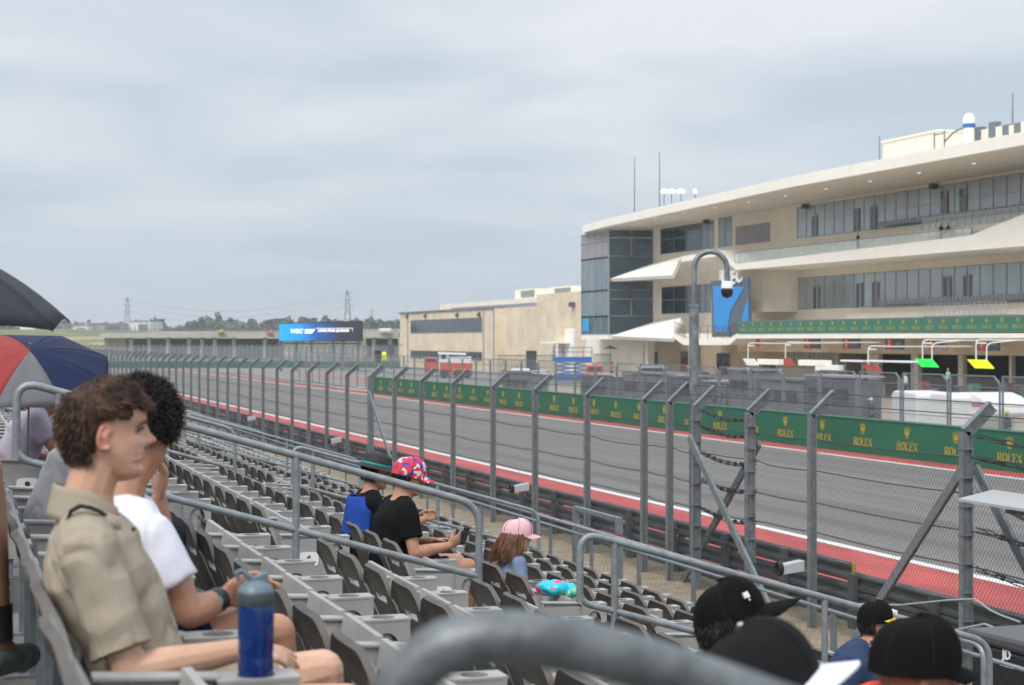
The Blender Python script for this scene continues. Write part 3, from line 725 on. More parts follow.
# lit strip of shelves in the shop at the left
bld('shutter', mat('pale_window_shutter', (.32, .32, .28), .7, stretch=(1, .6, .1), var=.3, vscale=3), lambda mb: mb.box(LW - .02, LW, ya(836), ya(793), 2.2, 4.0))
def win(ya_, yb_, z0, z1, m, n, rows=(), x=LW, d=.08, name='window'):
    y0, y1 = min(ya_, yb_), max(ya_, yb_)
    mb = MB(); f = .07
    mb.box(x - d, x, y0, y1, z0, z0 + f); mb.box(x - d, x, y0, y1, z1 - f, z1)
    for i in range(n + 1):
        yy = y0 + (y1 - y0) * i / n; mb.box(x - d + .005, x - .005, max(y0, yy - .024), min(y1, yy + .024), z0 + f, z1 - f)
    for r_ in rows:
        zz = z0 + (z1 - z0) * r_; mb.box(x - d + .01, x - .01, y0 + .04, y1 - .04, zz - .03, zz + .03)
    o = mb.build(name, M_MULL, b)
    mb = MB()
    if m in (M_GLASS,):      # slightly tilted panes so that each reflects a bit differently
        r_ = random.Random(int(y0 * 31 + z0 * 7))
        for i in range(n):
            a = y0 + (y1 - y0) * i / n; c = y0 + (y1 - y0) * (i + 1) / n; t = r_.uniform(-.003, .003); s = r_.uniform(-.002, .002)
            mb.quad((x - .03 + t + s, a, z0), (x - .03 - t + s, c, z0), (x - .03 - t - s, c, z1), (x - .03 + t - s, a, z1))
    else: mb.quad((x - .03, y0, z0), (x - .03, y1, z0), (x - .03, y1, z1), (x - .03, y0, z1))
    mb.build('pane', m, o); return o
bldw = LW + .55
win(yA, DN, U0, U1, M_GLASS, 44, (.52,), x=LW + .06); win(yA, DN, W0, W1, M_GLASS, 44, (), x=LW + .06)
for (p, r0, z0, z1) in [(818, 0, U0 + .05, U0 + 2.0), (860, 0, U0 + .05, U0 + 2.1), (877, 0, U0 + .05, U0 + 2.1), (948, 0, U0 + .3, U0 + 2.5), (967, 0, U0 + .3, U0 + 2.5), (820, 0, W0, W0 + 2.1), (863, 0, W0, W0 + 2.2), (879, 0, W0, W0 + 2.2), (951, 0, W0 + .1, W0 + 2.3), (971, 0, W0 + .1, W0 + 2.3)]:
    y0 = at(p, LW + .4); mb = MB(); mb.box(LW - .09, LW - .03, y0 - .62, y0 - .12, z0, z1); o = mb.build('balcony_door', M_LOUV, b)
    mb = MB(); mb.box(LW - .08, LW - .03, y0 - .10, y0 + .40, z0, z1 - .05); mb.build('door_glass', M_GLASSD, o)
# recessed wall windows
win(at(661, LW), at(702, LW), zw(-.1192), zw(-.155), M_GLASSD, 3, (.55,)); win(at(702.3, LW), at(714, LW), zw(-.1192), zw(-.155), M_GLASSB, 2, (.55,))
win(at(719, LW), at(732, LW), zw(-.1192), zw(-.157), M_GLASSB, 2)
bld('louvre_panel', M_LOUV, lambda mb: [mb.box(LW - .06 - .012 * (i % 2), LW, at(770, LW) + i * (at(736, LW) - at(770, LW)) / 14, at(770, LW) + (i + 1) * (at(736, LW) - at(770, LW)) / 14, zw(-.1195), zw(-.1425)) for i in range(14)])
win(at(662, LW), at(700, LW), zw(-.036), zw(-.0735), M_GLASSD, 3, (.5,)); win(at(700.3, LW), at(711, LW), zw(-.036), zw(-.0735), M_GLASSB, 2, (.5,))
# niche behind the banner
bld('terrace_wall', M_CREAM, lambda mb: mb.lathe([(5.5, 0), (5.5, 4.2)], (LW + .3, at(772, LW), W0 - .2), 28))
mb = MB(); mb.lathe([(0, -.12), (.12, -.12), (.18, .12), (.0, .14)], (LW - 5.35, at(772, LW) + 1, W0 + 1.7), 10); mb.build('wall_lamp', mat('warm_wall_lamp', (1, .78, .5), .4, emit=2.5), b)
# ---- roof
y_r0, y_r1 = at(608, 71.8), DN; xr0, xr1 = 71.8, 67.2
zt0 = zed(608, 218.3, 71.8); zb0 = zt0 - .88
zt1 = zt0 + .15; 
bk = LW + 14
xk = lambda y: 68.2
mb = MB(); top = [(xr0, y_r0), (68.2, at(794, 68.2)), (68.15, y_r1), (bk, y_r1), (bk, y_r0 + 9), (LW - 1, y_r0 + 10)]
zf_ = lambda: 0
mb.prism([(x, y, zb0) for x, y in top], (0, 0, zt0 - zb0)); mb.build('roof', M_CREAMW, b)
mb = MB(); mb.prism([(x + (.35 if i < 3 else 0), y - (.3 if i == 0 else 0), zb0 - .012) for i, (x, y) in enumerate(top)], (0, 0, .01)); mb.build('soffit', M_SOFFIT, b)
# soffit deep wedge near the left end
for i in range(14):
    y = DN + 3 + i * 7.5
    mb = MB(); mb.lathe([(0, -.03), (.16, -.03), (.16, 0)], (xk(y) + 3.6, y, zb0 - .014), 10); mb.build('downlight', mat('downlight_lens', (.9, .86, .75), .4, emit=.6), b)
    if i % 3 == 1:
        mb = MB(); mb.box(LW - .6, LW - .1, y - .3, y + .25, zb0 - .5, zb0 - .1); mb.box(LW - .5, LW - .4, y - .1, y, zb0 - .1, zb0 - .02); mb.build('loudspeaker', M_BLACK, b)
# ---- glass tower: face B square to the view, face A parallel to the track
zt_ = 201.0
def pt(px, z=zt_): return pz(px, z)
P1 = pt(609); P2 = pt(653.5); yA_ = at(582, P1[0]); P0 = (P1[0] + .0, yA_)
zA0, zA1 = hz(335, zt_), hz(231, zt_)
def panel(mb, a, c, z0, z1, off=0):
    d = Vector((c[0] - a[0], c[1] - a[1], 0)).normalized(); n_ = Vector((-d.y, d.x, 0)) * off * -1
    mb.quad((a[0] + n_.x, a[1] + n_.y, z0), (c[0] + n_.x, c[1] + n_.y, z0), (c[0] + n_.x, c[1] + n_.y, z1), (a[0] + n_.x, a[1] + n_.y, z1))
tw_in = (P2[0] + 4, P2[1] + 12)
mb = MB(); core = [P0, P1, P2, (P2[0] + 6, P2[1]), (P2[0] + 6, P0[1] + 4), (P0[0] + 3, P0[1] + 3)]
mb.prism([(p[0] + .05, p[1], zA0) for p in core], (0, 0, zA1 - zA0 + .3)); mb.build('tower_core', M_CREAM, b)
def lerp2(a, c, t): return (a[0] + (c[0] - a[0]) * t, a[1] + (c[1] - a[1]) * t)
def fac(a, c, z0, z1, m, nv, name='tower_window', hb=()):
    d = Vector((c[0] - a[0], c[1] - a[1], 0)); L_ = d.length; d.normalize(); n_ = Vector((d.y, -d.x, 0)); 
    if n_.x > 0 and abs(n_.x) > abs(n_.y): n_ = -n_
    if abs(n_.y) >= abs(n_.x) and n_.y > 0: n_ = -n_
    o_ = n_ * .06; mb = MB()
    for i in range(nv + 1):
        p = lerp2(a, c, i / nv); mb.bar((p[0] + o_.x, p[1] + o_.y, z0), (p[0] + o_.x, p[1] + o_.y, z1), .09)
    for z in (z0, z1, *hb): mb.bar((a[0] + o_.x, a[1] + o_.y, z), (c[0] + o_.x, c[1] + o_.y, z), .12)
    o = mb.build(name, mat('pale_mullion', (.36, .37, .37), .5, .3), b)
    mb = MB(); mb.quad((a[0] + o_.x * .6, a[1] + o_.y * .6, z0), (c[0] + o_.x * .6, c[1] + o_.y * .6, z0), (c[0] + o_.x * .6, c[1] + o_.y * .6, z1), (a[0] + o_.x * .6, a[1] + o_.y * .6, z1)); mb.build('pane', m, o)
zz = lambda py: hz(py, zt_)
Z_ = [(231, 257, M_LOUV), (257, 290, M_GLASSB), (290, 316, M_GLASSB), (316, 334.5, M_GLASSD)]
for p0, p1, m in Z_: fac(P0, P1, zz(p1), zz(p0), m if m != M_GLASSD else mat('teal_glass', (.06, .12, .13), .08, .3, var=.3, vscale=.3), 4, hb=(zz(240),) if p0 == 231 else ())
for p0, p1, nv in [(230, 256, 2), (256, 279, 1), (281, 290, 1), (290, 299, 1), (299, 316, 2), (316, 334.5, 1)]: fac(P1, P2, zz(p1), zz(p0), M_GLASSD, nv, hb=(zz(238),) if p0 == 230 else ())
mb = MB(); q = lerp2(P0, P1, .05); r2 = lerp2(P0, P1, .30); mb.quad((q[0] - .09, q[1], zz(331)), (r2[0] - .09, r2[1], zz(331)), (r2[0] - .09, r2[1], zz(317.5)), (q[0] - .09, q[1], zz(317.5))); mb.build('window_poster', mat('cyan_poster', (.01, .33, .62), .5), b)
bld('tower_base', M_CREAMW, lambda mb: mb.prism([(p[0] - .15, p[1] - .1, zA0 - .5) for p in core], (0, 0, .5)))
# fascia over face A (roof return)
mb = MB(); y2 = at(582, 72.6); mb.prism([(71.8, y_r0, zb0), (72.6, y2, zb0 - .15), (LW, y2 + 2, zb0 - .15), (LW, y_r0, zb0)], (0, 0, zt0 - zb0 - .01)); mb.build('roof_return', M_CREAMW, b)
# ---- lower walls under tower
bld('undercroft_wall', M_CREAM, lambda mb: (mb.box(LW - 1.2, LW + 8, DE + .0, at(586, LW - 1.2), 0, zA0 - .5)))
for p, z0, z1 in ((652, 1.4, 3.4), (688, 1.2, 3.5), (724, .9, 3.4), (770, 1, 2.8)): win(at(p - 7, LW), at(p + 6, LW), z0, z1, M_GLASSD, 2)
bld('column', M_CREAM, lambda mb: mb.box(LW - 3.2, LW - 2.4, at(648, LW - 3) - .4, at(648, LW - 3) + .4, 0, 4.9)); bld('column', M_CREAM, lambda mb: (mb.box(LW - 1.2, LW - .4, at(700, LW) - .4, at(700, LW) + .4, 0, 4.8)))
# ---- sloping canopies at the tower foot of each balcony and the balcony slabs
def P3(px, py, z): x, y = pz(px, z); return (x, y, hz(py, z))
def canopy(nm, tipy, outy, iny0, iny1, x_out=672, x_in=681):
    zc0 = 193.0; L1 = 72.0
    def onL(px, py, L): y = at(px, L); return (L, y, zed(px, py, L))
    tip = onL(611, tipy, 73.0); out_ = onL(x_out, outy, 72.0); kn = onL(x_in, iny1, 72.3 + 1.2); inn = onL(654, iny0, 77.9)
    v = [tip, out_, kn, inn]; mb = MB(); mb.add(v + [(p[0] + .2, p[1], p[2] - .35) for p in v], [(0, 1, 2, 3), (7, 6, 5, 4), (0, 4, 5, 1), (1, 5, 6, 2), (2, 6, 7, 3), (3, 7, 4, 0)])
    mb.build(nm, M_CREAMW, b)
canopy('canopy', 278.5, 275, 263, 257); canopy('canopy', 336, 338.5, 322, 318)
def slab(pts, nm, z0=None, depth=.45, back=LW):
    """fascia along a picture-measured polyline on the balcony edge line"""
    for i in range(len(pts) - 1):
        (pa, ta, ba), (pc, tc_, bc) = pts[i], pts[i + 1]
        ya_, yc = at(pa, LBAL), at(pc, LBAL); v = []
        for (yy, px, t_, bo) in ((ya_, pa, ta, ba), (yc, pc, tc_, bc)): v += [(LBAL, yy, zed(px, t_, LBAL)), (LBAL, yy, zed(px, bo, LBAL))]
        A, B, C_, D_ = v
        vs = [A, B, D_, C_] + [(back, p[1], p[2]) for p in (A, B, D_, C_)]
        mb = MB(); mb.add(vs, [(0, 1, 2, 3), (7, 6, 5, 4), (0, 3, 7, 4), (1, 5, 6, 2), (0, 4, 5, 1), (3, 2, 6, 7)]); mb.build(nm, M_CREAMW, b)
slab([(681, 256.5, 262), (719, 250, 256), (736, 265, 270)], 'balcony_slab'); slab([(736, 264, 270), (970, 235.5, 250.3)], 'balcony_slab'); 
slab([(970, 235.5, 250.3), (1024, 214, 246), (1200, 190, 229)], 'balcony_slab')
slab([(673.5, 333.5, 338), (683.7, 338.5, 345), (729, 338.5, 345), (737, 333.5, 338.3)], 'balcony_slab'); slab([(737, 333.5, 338.5), (1200, 333, 338)], 'balcony_slab')
bld('balcony_edge_beam', M_STONE, lambda mb: mb.box(LBAL + 3.5, LW - .01, DN, at(760, LW), 3.6, zed(800, 338.6, LBAL) - .02))
# tiers on both balconies
for zb_, zc_, nm in ((5.3, 7.5, 'terrace_tiers'), (12.0, 14.3, 'terrace_tiers')):
    mb = MB()
    for i in range(5): mb.box(LBAL + 1.3 + i * .95, LW + .5, DN, at(800, LBAL) - 1, zb_ + (zc_ - zb_) * i / 5 + .01, zb_ + (zc_ - zb_) * (i + 1) / 5)
    mb.build(nm, M_CREAM, b)
    mb = MB()
    for i in range(4, 5):
        y = DN + 1
        while y < at(800, LBAL) - 4:
            z = zb_ + (zc_ - zb_) * (i + 1) / 5; x = LBAL + 1.5 + i * .95
            if int(y / 11) % 4 != 1: mb.box(x + .25, x + .31, y, y + .46, z + .3, z + .75); mb.box(x, x + .3, y, y + .46, z + .3, z + .35)
            y += .55
    mb.build('terrace_seating', mat('terrace_seat_grey', (.40, .40, .41), .6), b)['kind'] = 'stuff'
# glass balustrade upper, green banner lower
M_BAL = mat('balustrade_glass', (.62, .74, .74), .08, 0, var=.06, vscale=.5, alpha=.38)
mb = MB(); y0, y1 = at(733, LBAL), at(970, LBAL)
za = zed(794, 257.3, LBAL); zb_ = zed(794, 246.8, LBAL)
mb.quad((LBAL + .1, y1, za - .2), (LBAL + .1, y0, za - .2), (LBAL + .1, y0, zb_), (LBAL + .1, y1, zb_)); o = mb.build('balustrade', M_BAL, b)
mb = MB(); n_ = 34
for i in range(n_ + 1): yy = y1 + (y0 - y1) * i / n_; mb.box(LBAL + .12, LBAL + .18, yy - .03, yy + .03, za - .2, zb_ - .02)
mb.box(LBAL + .08, LBAL + .17, y1, y0, zb_, zb_ + .06); mb.build('baluster', M_GALV, o)
# raised camera deck on the upper balcony
xq = LBAL + 2.2; y0, y1 = at(922, xq), at(1060, xq); mb = MB()
zq0, zq1 = zed(980, 224, xq), zed(980, 212, xq)
for i in range(19): yy = y1 + (y0 - y1) * i / 18; mb.box(xq, xq + .05, yy - .025, yy + .025, zq0, zq1)
for z in (zq0, (zq0 + zq1) / 2, zq1): mb.box(xq - .01, xq + .04, y1, y0, z, z + .05)
mb.build('deck_railing', mat('pale_rail', (.50, .52, .53), .5, .2), b)
mb = MB(); mb.quad((xq + .06, y1, zq0), (xq + .06, y0, zq0), (xq + .06, y0, zq1), (xq + .06, y1, zq1)); mb.build('deck_glass', M_BAL, b)
bld('camera_deck', M_CREAM, lambda mb: mb.box(xq - .2, xq + 3.2, y1, y0, zq0 - .55, zq0 - .05))
xq = LBAL + 2.0; y0, y1 = at(925, xq), at(1006, xq); zq0, zq1 = zed(960, 315, xq), zed(960, 303, xq); mb = MB()
for i in range(17): yy = y1 + (y0 - y1) * i / 16; mb.box(xq, xq + .05, yy - .025, yy + .025, zq0, zq1)
for z in (zq0, zq0 + .35, zq0 + .7, zq1): mb.box(xq - .01, xq + .04, y1, y0, z, z + .04)
mb.build('deck_railing', mat('pale_rail', (.50, .52, .53), .5, .2), b); bld('camera_deck', M_GALV, lambda mb: mb.box(xq - .2, xq + 2.8, y1, y0, zq0 - .7, zq0 - .04))
# landing railing at the left end of lower balcony
mb = MB(); pr = [(673.5, 333.5), (683.7, 338.5), (729, 338.5), (737, 333.5)]
for i in range(3):
    (a, za_), (c, zc_) = pr[i], pr[i + 1]
    for t in range(7):
        p = a + (c - a) * t / 6; pyy = za_ + (zc_ - za_) * t / 6; yy = at(p, LBAL); zz0 = zed(p, pyy, LBAL); mb.box(LBAL + .1, LBAL + .15, yy - .025, yy + .025, zz0, zz0 + 1.25)
    A = (LBAL + .12, at(a, LBAL), zed(a, za_, LBAL)); C_ = (LBAL + .12, at(c, LBAL), zed(c, zc_, LBAL))
    for h_ in (.65, 1.25): mb.bar((A[0], A[1], A[2] + h_), (C_[0], C_[1], C_[2] + h_), .05)
mb.build('landing_railing', M_GALV, b)
# green sponsor strip on the lower balcony
gs = thing('balcony_banner', 'long green banner strip with small golden crowns along the lower balcony', 'banner', (LBAL - .05, 120, 5.8))
y0, y1 = at(738, LBAL - .06), DN; zb0_, zb1_ = zed(900, 332.7, LBAL), zed(900, 318.6, LBAL)
mb = MB(); mb.box(LBAL - .05, LBAL + .0 - .002, y1, y0, zb0_, zb1_); mb.build('strip', mat('banner_green', (.035, .16, .11), .5, var=.1), gs)
mb = MB(); mb.box(LBAL - .055, LBAL + .0, y1, y0, zb1_ + .001, zb1_ + .09); mb.build('strip_rail', M_GALV, gs)
y = y0 - 1.2; k = 0
while y > y1 + 2 and k < 26:
    mb = MB(); rolex_unit(mb, LBAL - .052, y, zb0_ + .25, .95 if False else .85); mb.build('lettering', mat('banner_gold', (.38, .38, .08), .6), gs); y -= (at(820, LBAL) - at(831, LBAL)) * .98; k += 1
# numbered garage signs
sg = [(810, 343), (849, 343), (892, 343.5), (934, 343.5), (985, 344)]
for i, (px, py) in enumerate(sg):
    x = LBAL + .8; y = at(px, x); z = zed(px, py, x); o = thing('garage_sign', f"{'dark' if i != 3 else 'pale'} garage sign with a red disc, {ordi(i)} from the left under the lower balcony", 'sign', (x, y, z), group='numbered signs over the garages')
    mb = MB(); mb.box(x, x + .12, y - 1.75, y + 1.1, z - .5, z + .5); mb.build('board', M_DGREY if i != 3 else M_LOUV, o)
    mb = MB(); mb.lathe([(0, 0), (.52, 0), (.52, .05), (0, .05)], (x, y + .35, z), 20, (-1, 0, 0)); d = mb.build('red_disc', M_RED, o)
    mb = MB(); put_text(mb, str(i + 1), .7, (x - .065, y + .35, z), (0, -1, 0), (0, 0, 1), bold=.01); mb.build('number', M_WHITE, d)
    mb = MB(); put_text(mb, 'GARAGE', .34, (x - .012, y - .95, z + .05), (0, -1, 0), (0, 0, 1), xs=.9) if False else mb.box(x - .01, x, y - 1.5, y - .5, z - .12, z + .1); mb.build('line_of_writing', M_DGREY if i == 3 else M_GALV, o)
x = LW - .3; 
for i, px in enumerate((758, 806)):
    o = thing('round_sign', f"small round red sign under the balcony, {'left' if i == 0 else 'right'} one left of the garages", 'sign', (x, at(px, 73), 4.3)); mb = MB()
    mb.lathe([(0, 0), (.45, 0), (.45, .06), (0, .06)], (73, at(px, 73), zed(px, 342, 73)), 18, (-1, 0, 0)); mb.build('disc', M_RED, o)
    break
# ---- blue banner on the terrace
o = thing('event_banner', 'tall blue and dark banner with white letters standing on the lower terrace', 'banner', (72.4, at(731, 72.4), 5.2))
def B3(px, py, L=72.4): return (L, at(px, L), zed(px, py, L))
mb = MB(); mb.prism([B3(712, 337), B3(750, 337), B3(748, 278), B3(711, 281)], (.25, 0, 0)); mb.build('panel', mat('banner_slate', (.09, .12, .17), .6), o)
mb = MB()
mb.prism([B3(714, 332, 72.35), B3(727, 332, 72.35), B3(730, 312, 72.35), B3(744, 287, 72.35), B3(713, 286, 72.35)], (.03, 0, 0)); mb.prism([B3(739, 336, 72.35), B3(749, 336, 72.35), B3(748, 298, 72.35), B3(743, 312, 72.35)], (.03, 0, 0)); mb.build('blue_shape', mat('banner_blue', (.02, .27, .70), .5), o)
def big(px, py, L=72.3): return Vector((L, at(px, L), zed(px, py, L)))
mb = MB(); put_text(mb, 'WEC', 1.9, big(731, 279), (0, -1, .12), (0, 0, 1), depth=.05, shear=.2, bold=.05, xs=1.15); mb.build('letters', M_WHITE, o)
# ---- things on the roof (each its own)
def roofz(px, L): return zt0
def on_roof(px, py0, py1, L): y = at(px, L); return y, zed(px, py0, L), zed(px, py1, L)
def mast(px, top, L, lab):
    y = at(px, L); zt2 = zed(px, top, L); o = thing('antenna_mast', lab, 'antenna', (L, y, zt0)); mb = MB(); mb.tube([(L, y, zt0), (L, y, (zt0 + zt2) / 2), (L, y, zt2)], [.09, .07, .045], 6); mb.build('mast', M_GALV, o)
    mb = MB(); mb.lathe([(0, 0), (.3, 0), (.12, .5), (0, .5)], (L, y, zt0), 8); mb.build('foot', M_WHITE, o)
mast(634.5, 157, 76, 'thin left mast at the left end of the pit roof'); mast(659.5, 151, 76, 'thin mast beside the white dishes on the pit roof'); mast(879.5, 136, 78, 'thin mast at the left of the cream roof plant room'); mast(1012.5, 93, 78, 'tall thin mast at the right end of the pit roof')
for i, (px, w_) in enumerate(((664, .9), (671.5, 1.0), (681, 1.1), (695, .5))):
    L = 76; y = at(px, L); o = thing('roof_floodlight', f'small white roof unit, {ordi(i)} from the left beside the thin masts', 'roof unit', (L, y, zt0), group='white units by the masts')
    zc_ = zed(px, 191.5, L); mb = MB(); mb.lathe([(0, 0), (w_ * .5, .1), (w_ * .55, .35), (w_ * .2, .6), (0, .62)], (L, y, max(zc_ - .3, zt0 + .8)), 12); mb.build('dish', M_WHITE, o, smooth=True); mb = MB(); mb.tube([(L, y, zt0), (L, y, max(zc_ - .3, zt0 + .8) + .05)], .06, 6); mb.build('stand', M_GALV, o)
L = 80; y0, y1 = at(883, L), at(939, L); z1 = zed(910, 137, L)
o = thing('roof_plant_room', 'cream box plant room on the pit building roof', 'plant room', (L, y1, zt0))
mb = MB(); mb.box(L, L + 6, y1, y0, zt0, z1); mb.build('wall', M_CREAM, o); mb = MB(); mb.box(L - .15, L + 6.1, y1 - .1, y0 + .1, z1, z1 + .12); mb.build('coping', M_CREAMW, o)
mb = MB(); mb.box(L + 1, L + 1.1, y1 - 5, y1 - 2, zt0, zt0 + .7); mb.build('duct', M_GALVD, o)
L = 76; y = at(969, L); o = thing('radome', 'white weather dome with a blue band on a white drum on the roof', 'radome', (L, y, zt0)); 
z_b, z_t = zed(969, 128, L), zed(969, 113, L); r_ = 6.2 * (F * L / (CS * 1025)) / F
mb = MB(); mb.lathe([(r_ * .85, zt0), (r_ * .85, z_b), (0, z_b)], (L, y, 0), 18); mb.build('drum', M_CREAMW, o, smooth=True)
mb = MB(); mb.lathe([(r_ * .9, z_b), (r_ * 1.0, z_b + .05), (r_ * 1.0, z_b + .3), (r_ * .9, z_b + .32)], (L, y, 0), 18); mb.build('blue_band', M_BLUE, o, smooth=True)
mb = MB(); mb.lathe([(r_, z_b + .32)] + [(r_ * math.cos(t * PI / 16), z_b + .55 + (z_t - z_b - .55) * math.sin(t * PI / 16)) for t in range(9)], (L, y, 0), 18); mb.build('dome', M_WHITE, o, smooth=True)
mb = MB(); mb.tube([(L, y + 1, z_b + .1), (L, y + 2.2, z_b - .1), (L, y + 3.5, z_b - .7)], .08, 6); mb.bar((L, y + 3.5, zt0), (L, y + 3.5, z_b + .2), .08); mb.bar((L, y + 5, zt0), (L, y + 5, z_b + .2), .08); mb.bar((L, y + 3.5, z_b), (L, y + 5, z_b), .08); mb.build('pipe_frame', M_GALVD, o)
px = 977; i = 0
rr_ = random.Random(5)
while px < 1030:
    L = 77; y = at(px, L); zt2 = zed(px, rr_.uniform(122, 130) - (px - 977) * .04, L); w_ = rr_.uniform(.35, .5)
    o = thing('roof_air_unit', f'small grey rooftop unit, {ordi(i)} to the right of the white dome', 'air unit', (L, y, zt0), group='rooftop units right of the dome'); mb = MB(); mb.box(L, L + .6, y - w_, y + w_, zt0 + .15, zt2); mb.build('casing', M_CREAM if i % 2 else M_GALVD, o, bevel=.05); mb = MB(); mb.box(L + .05, L + .5, y - w_ * .8, y + w_ * .8, zt0, zt0 + .149); mb.build('foot', M_DGREY, o); px += rr_.uniform(5.5, 7.5); i += 1
for i, px in enumerate((769.5, 773)):
    L = 76; y = at(px, L); o = thing('roof_vent', f"tiny roof vent, {'left' if i == 0 else 'right'} of a pair on the middle of the pit roof", 'vent', (L, y, zt0)); mb = MB(); mb.tube([(L, y, zt0), (L, y, zt0 + 1.1)], .12, 8); mb.lathe([(.0, 0), (.25, 0), (.25, .3), (0, .35)], (L, y, zt0 + 1.1), 8); mb.build('pipe', M_GALV, o)

# ================================================================== sandstone building left of the pit building
L2_ = 78.0
o = thing('stone_building', 'low sandstone block building with ribbon windows left of the pit building', 'building', (L2_, at(450, L2_), 0))
ztA = zed(400, 313.7, L2_); yl, yr = at(400, L2_), at(494.5, L2_); y3 = at(547, L2_ + 1.5); y4 = at(590, L2_)
mb = MB(); mb.box(L2_, L2_ + 26, yr, yl, 0, ztA); mb.box(L2_ + 1.5, L2_ + 26, y3, yr - .002, 0, ztA + .05); mb.build('wall', M_STONE, o)
mb = MB(); mb.box(L2_, L2_ + 22, y4 - 6, y3 - .002, 0, zed(565, 292.5, L2_)); mb.build('tall_wall', M_STONE, o)
mb = MB(); mb.box(L2_ + 8, L2_ + 24, y3 - .01, at(440, L2_ + 8), ztA, zed(440, 304.5, L2_ + 8)); mb.build('upper_wall', M_CREAM, o)
mb = MB(); mb.box(L2_ + 7.9, L2_ + 7.99, y3, at(452, L2_ + 8), ztA, ztA + 1.0); mb.build('clerestory', M_LOUV, o)
mb = MB(); mb.box(L2_ - .25, L2_ + 26, yr, yl + .3, ztA + .001, ztA + .22); mb.build('roof_edge', M_GALVD, o)
for px in (408, 484, 494): mb = MB(); mb.box(L2_ - .12, L2_ - .001, at(px, L2_) - .18, at(px, L2_) + .18, 0, ztA); mb.build('downpipe', M_LOUV, o)
for (z0p, z1p) in ((332.5, 321), (357.5, 351)):
    f0 = (z0p - 340) / (411 + 56); f1 = (z1p - 340) / (411 + 56); zz0, zz1 = zw(f0, L2_), zw(f1, L2_); ya_, yb_ = at(411, L2_), at(482, L2_); n_ = 17
    mb = MB()
    for i in range(n_ + 1): yy = yb_ + (ya_ - yb_) * i / n_; mb.box(L2_ - .06, L2_ - .001, yy - .07, yy + .07, zz0, zz1)
    mb.box(L2_ - .07, L2_ - .001, yb_ - .1, ya_ + .1, zz1, zz1 + .12); mb.box(L2_ - .07, L2_ - .001, yb_ - .1, ya_ + .1, zz0 - .12, zz0); wd_ = mb.build('window', M_GALVD, o)
    mb = MB(); mb.quad((L2_ - .03, yb_, zz0), (L2_ - .03, ya_, zz0), (L2_ - .03, ya_, zz1), (L2_ - .03, yb_, zz1)); mb.build('pane', M_GLASSD, wd_)
for px in (408, 426, 458, 480):
    y = at(px, L2_); z = zed(px, 316 - (px - 408) * .03, L2_); mb = MB(); mb.prism([(L2_ - .5, y - .35, z - .2), (L2_ - .001, y - .35, z - .5), (L2_ - .001, y - .35, z + .3), (L2_ - .3, y - .35, z + .15)], (0, .7, 0)); mb.build('wall_light', M_DGREY, o)
y = at(574, L2_); z = zed(574, 304.5, L2_); mb = MB(); mb.box(L2_ - .6, L2_ - .001, y - .5, y + .5, z - .3, z + .3); mb.build('wall_light', M_DGREY, o)
ya_, yb_ = at(565, L2_), at(574.5, L2_); mb = MB(); mb.box(L2_ - .03, L2_ - .001, yb_, ya_, 0, zed(565, 328.5, L2_)); dn = mb.build('door', M_CREAMW, o); mb = MB(); mb.box(L2_ - .5, L2_ - .001, ya_, ya_ + .5, 0, zed(565, 328.5, L2_) + .3); mb.build('door_frame', M_STONE, o)
mb = MB(); ya_, yb_ = at(541, L2_ - 2), at(556, L2_ - 2); mb.box(L2_ - 2, L2_, yb_, ya_, zed(550, 341.5, L2_ - 2) - .25, zed(550, 341.5, L2_ - 2)); mb.box(L2_ - 1.9, L2_ - 1.7, yb_, yb_ + .3, 0, zed(550, 341.5, L2_ - 2) - .25); mb.build('porch', M_CREAMW, o)
mb = MB(); ya_, yb_ = at(526, L2_ + 1.4), at(541, L2_ + 1.4); mb.box(L2_ + 1.4, L2_ + 1.499, yb_, ya_, 0, 3.2); mb.build('roller_door', M_DARK, o)
for i, (pa, pb) in enumerate(((515, 535), (548, 571))):
    L = L2_ + 10; y0, y1 = at(pa, L), at(pb, L); zt2 = zed(pa, 290 - i * 2.5, L); zb2 = (ztA if i == 0 else zed(565, 292.5, L2_)); u = thing('rooftop_unit', f"{'left' if i == 0 else 'right'} louvred grey unit on the sandstone building roof", 'air unit', (L, y1, zb2))
    mb = MB(); mb.box(L, L + 3, y1, y0, min(zb2, zt2 - .5), zt2); mb.build('casing', M_CREAM, u); mb = MB()
    n_ = 8
    for j in range(n_): z = zt2 - .25 - j * .14; mb.box(L - .03, L - .001, y1 + .2, y1 + (y0 - y1) * .7, z - .1, z - .02)
    mb.build('grille', M_GALVD, u)
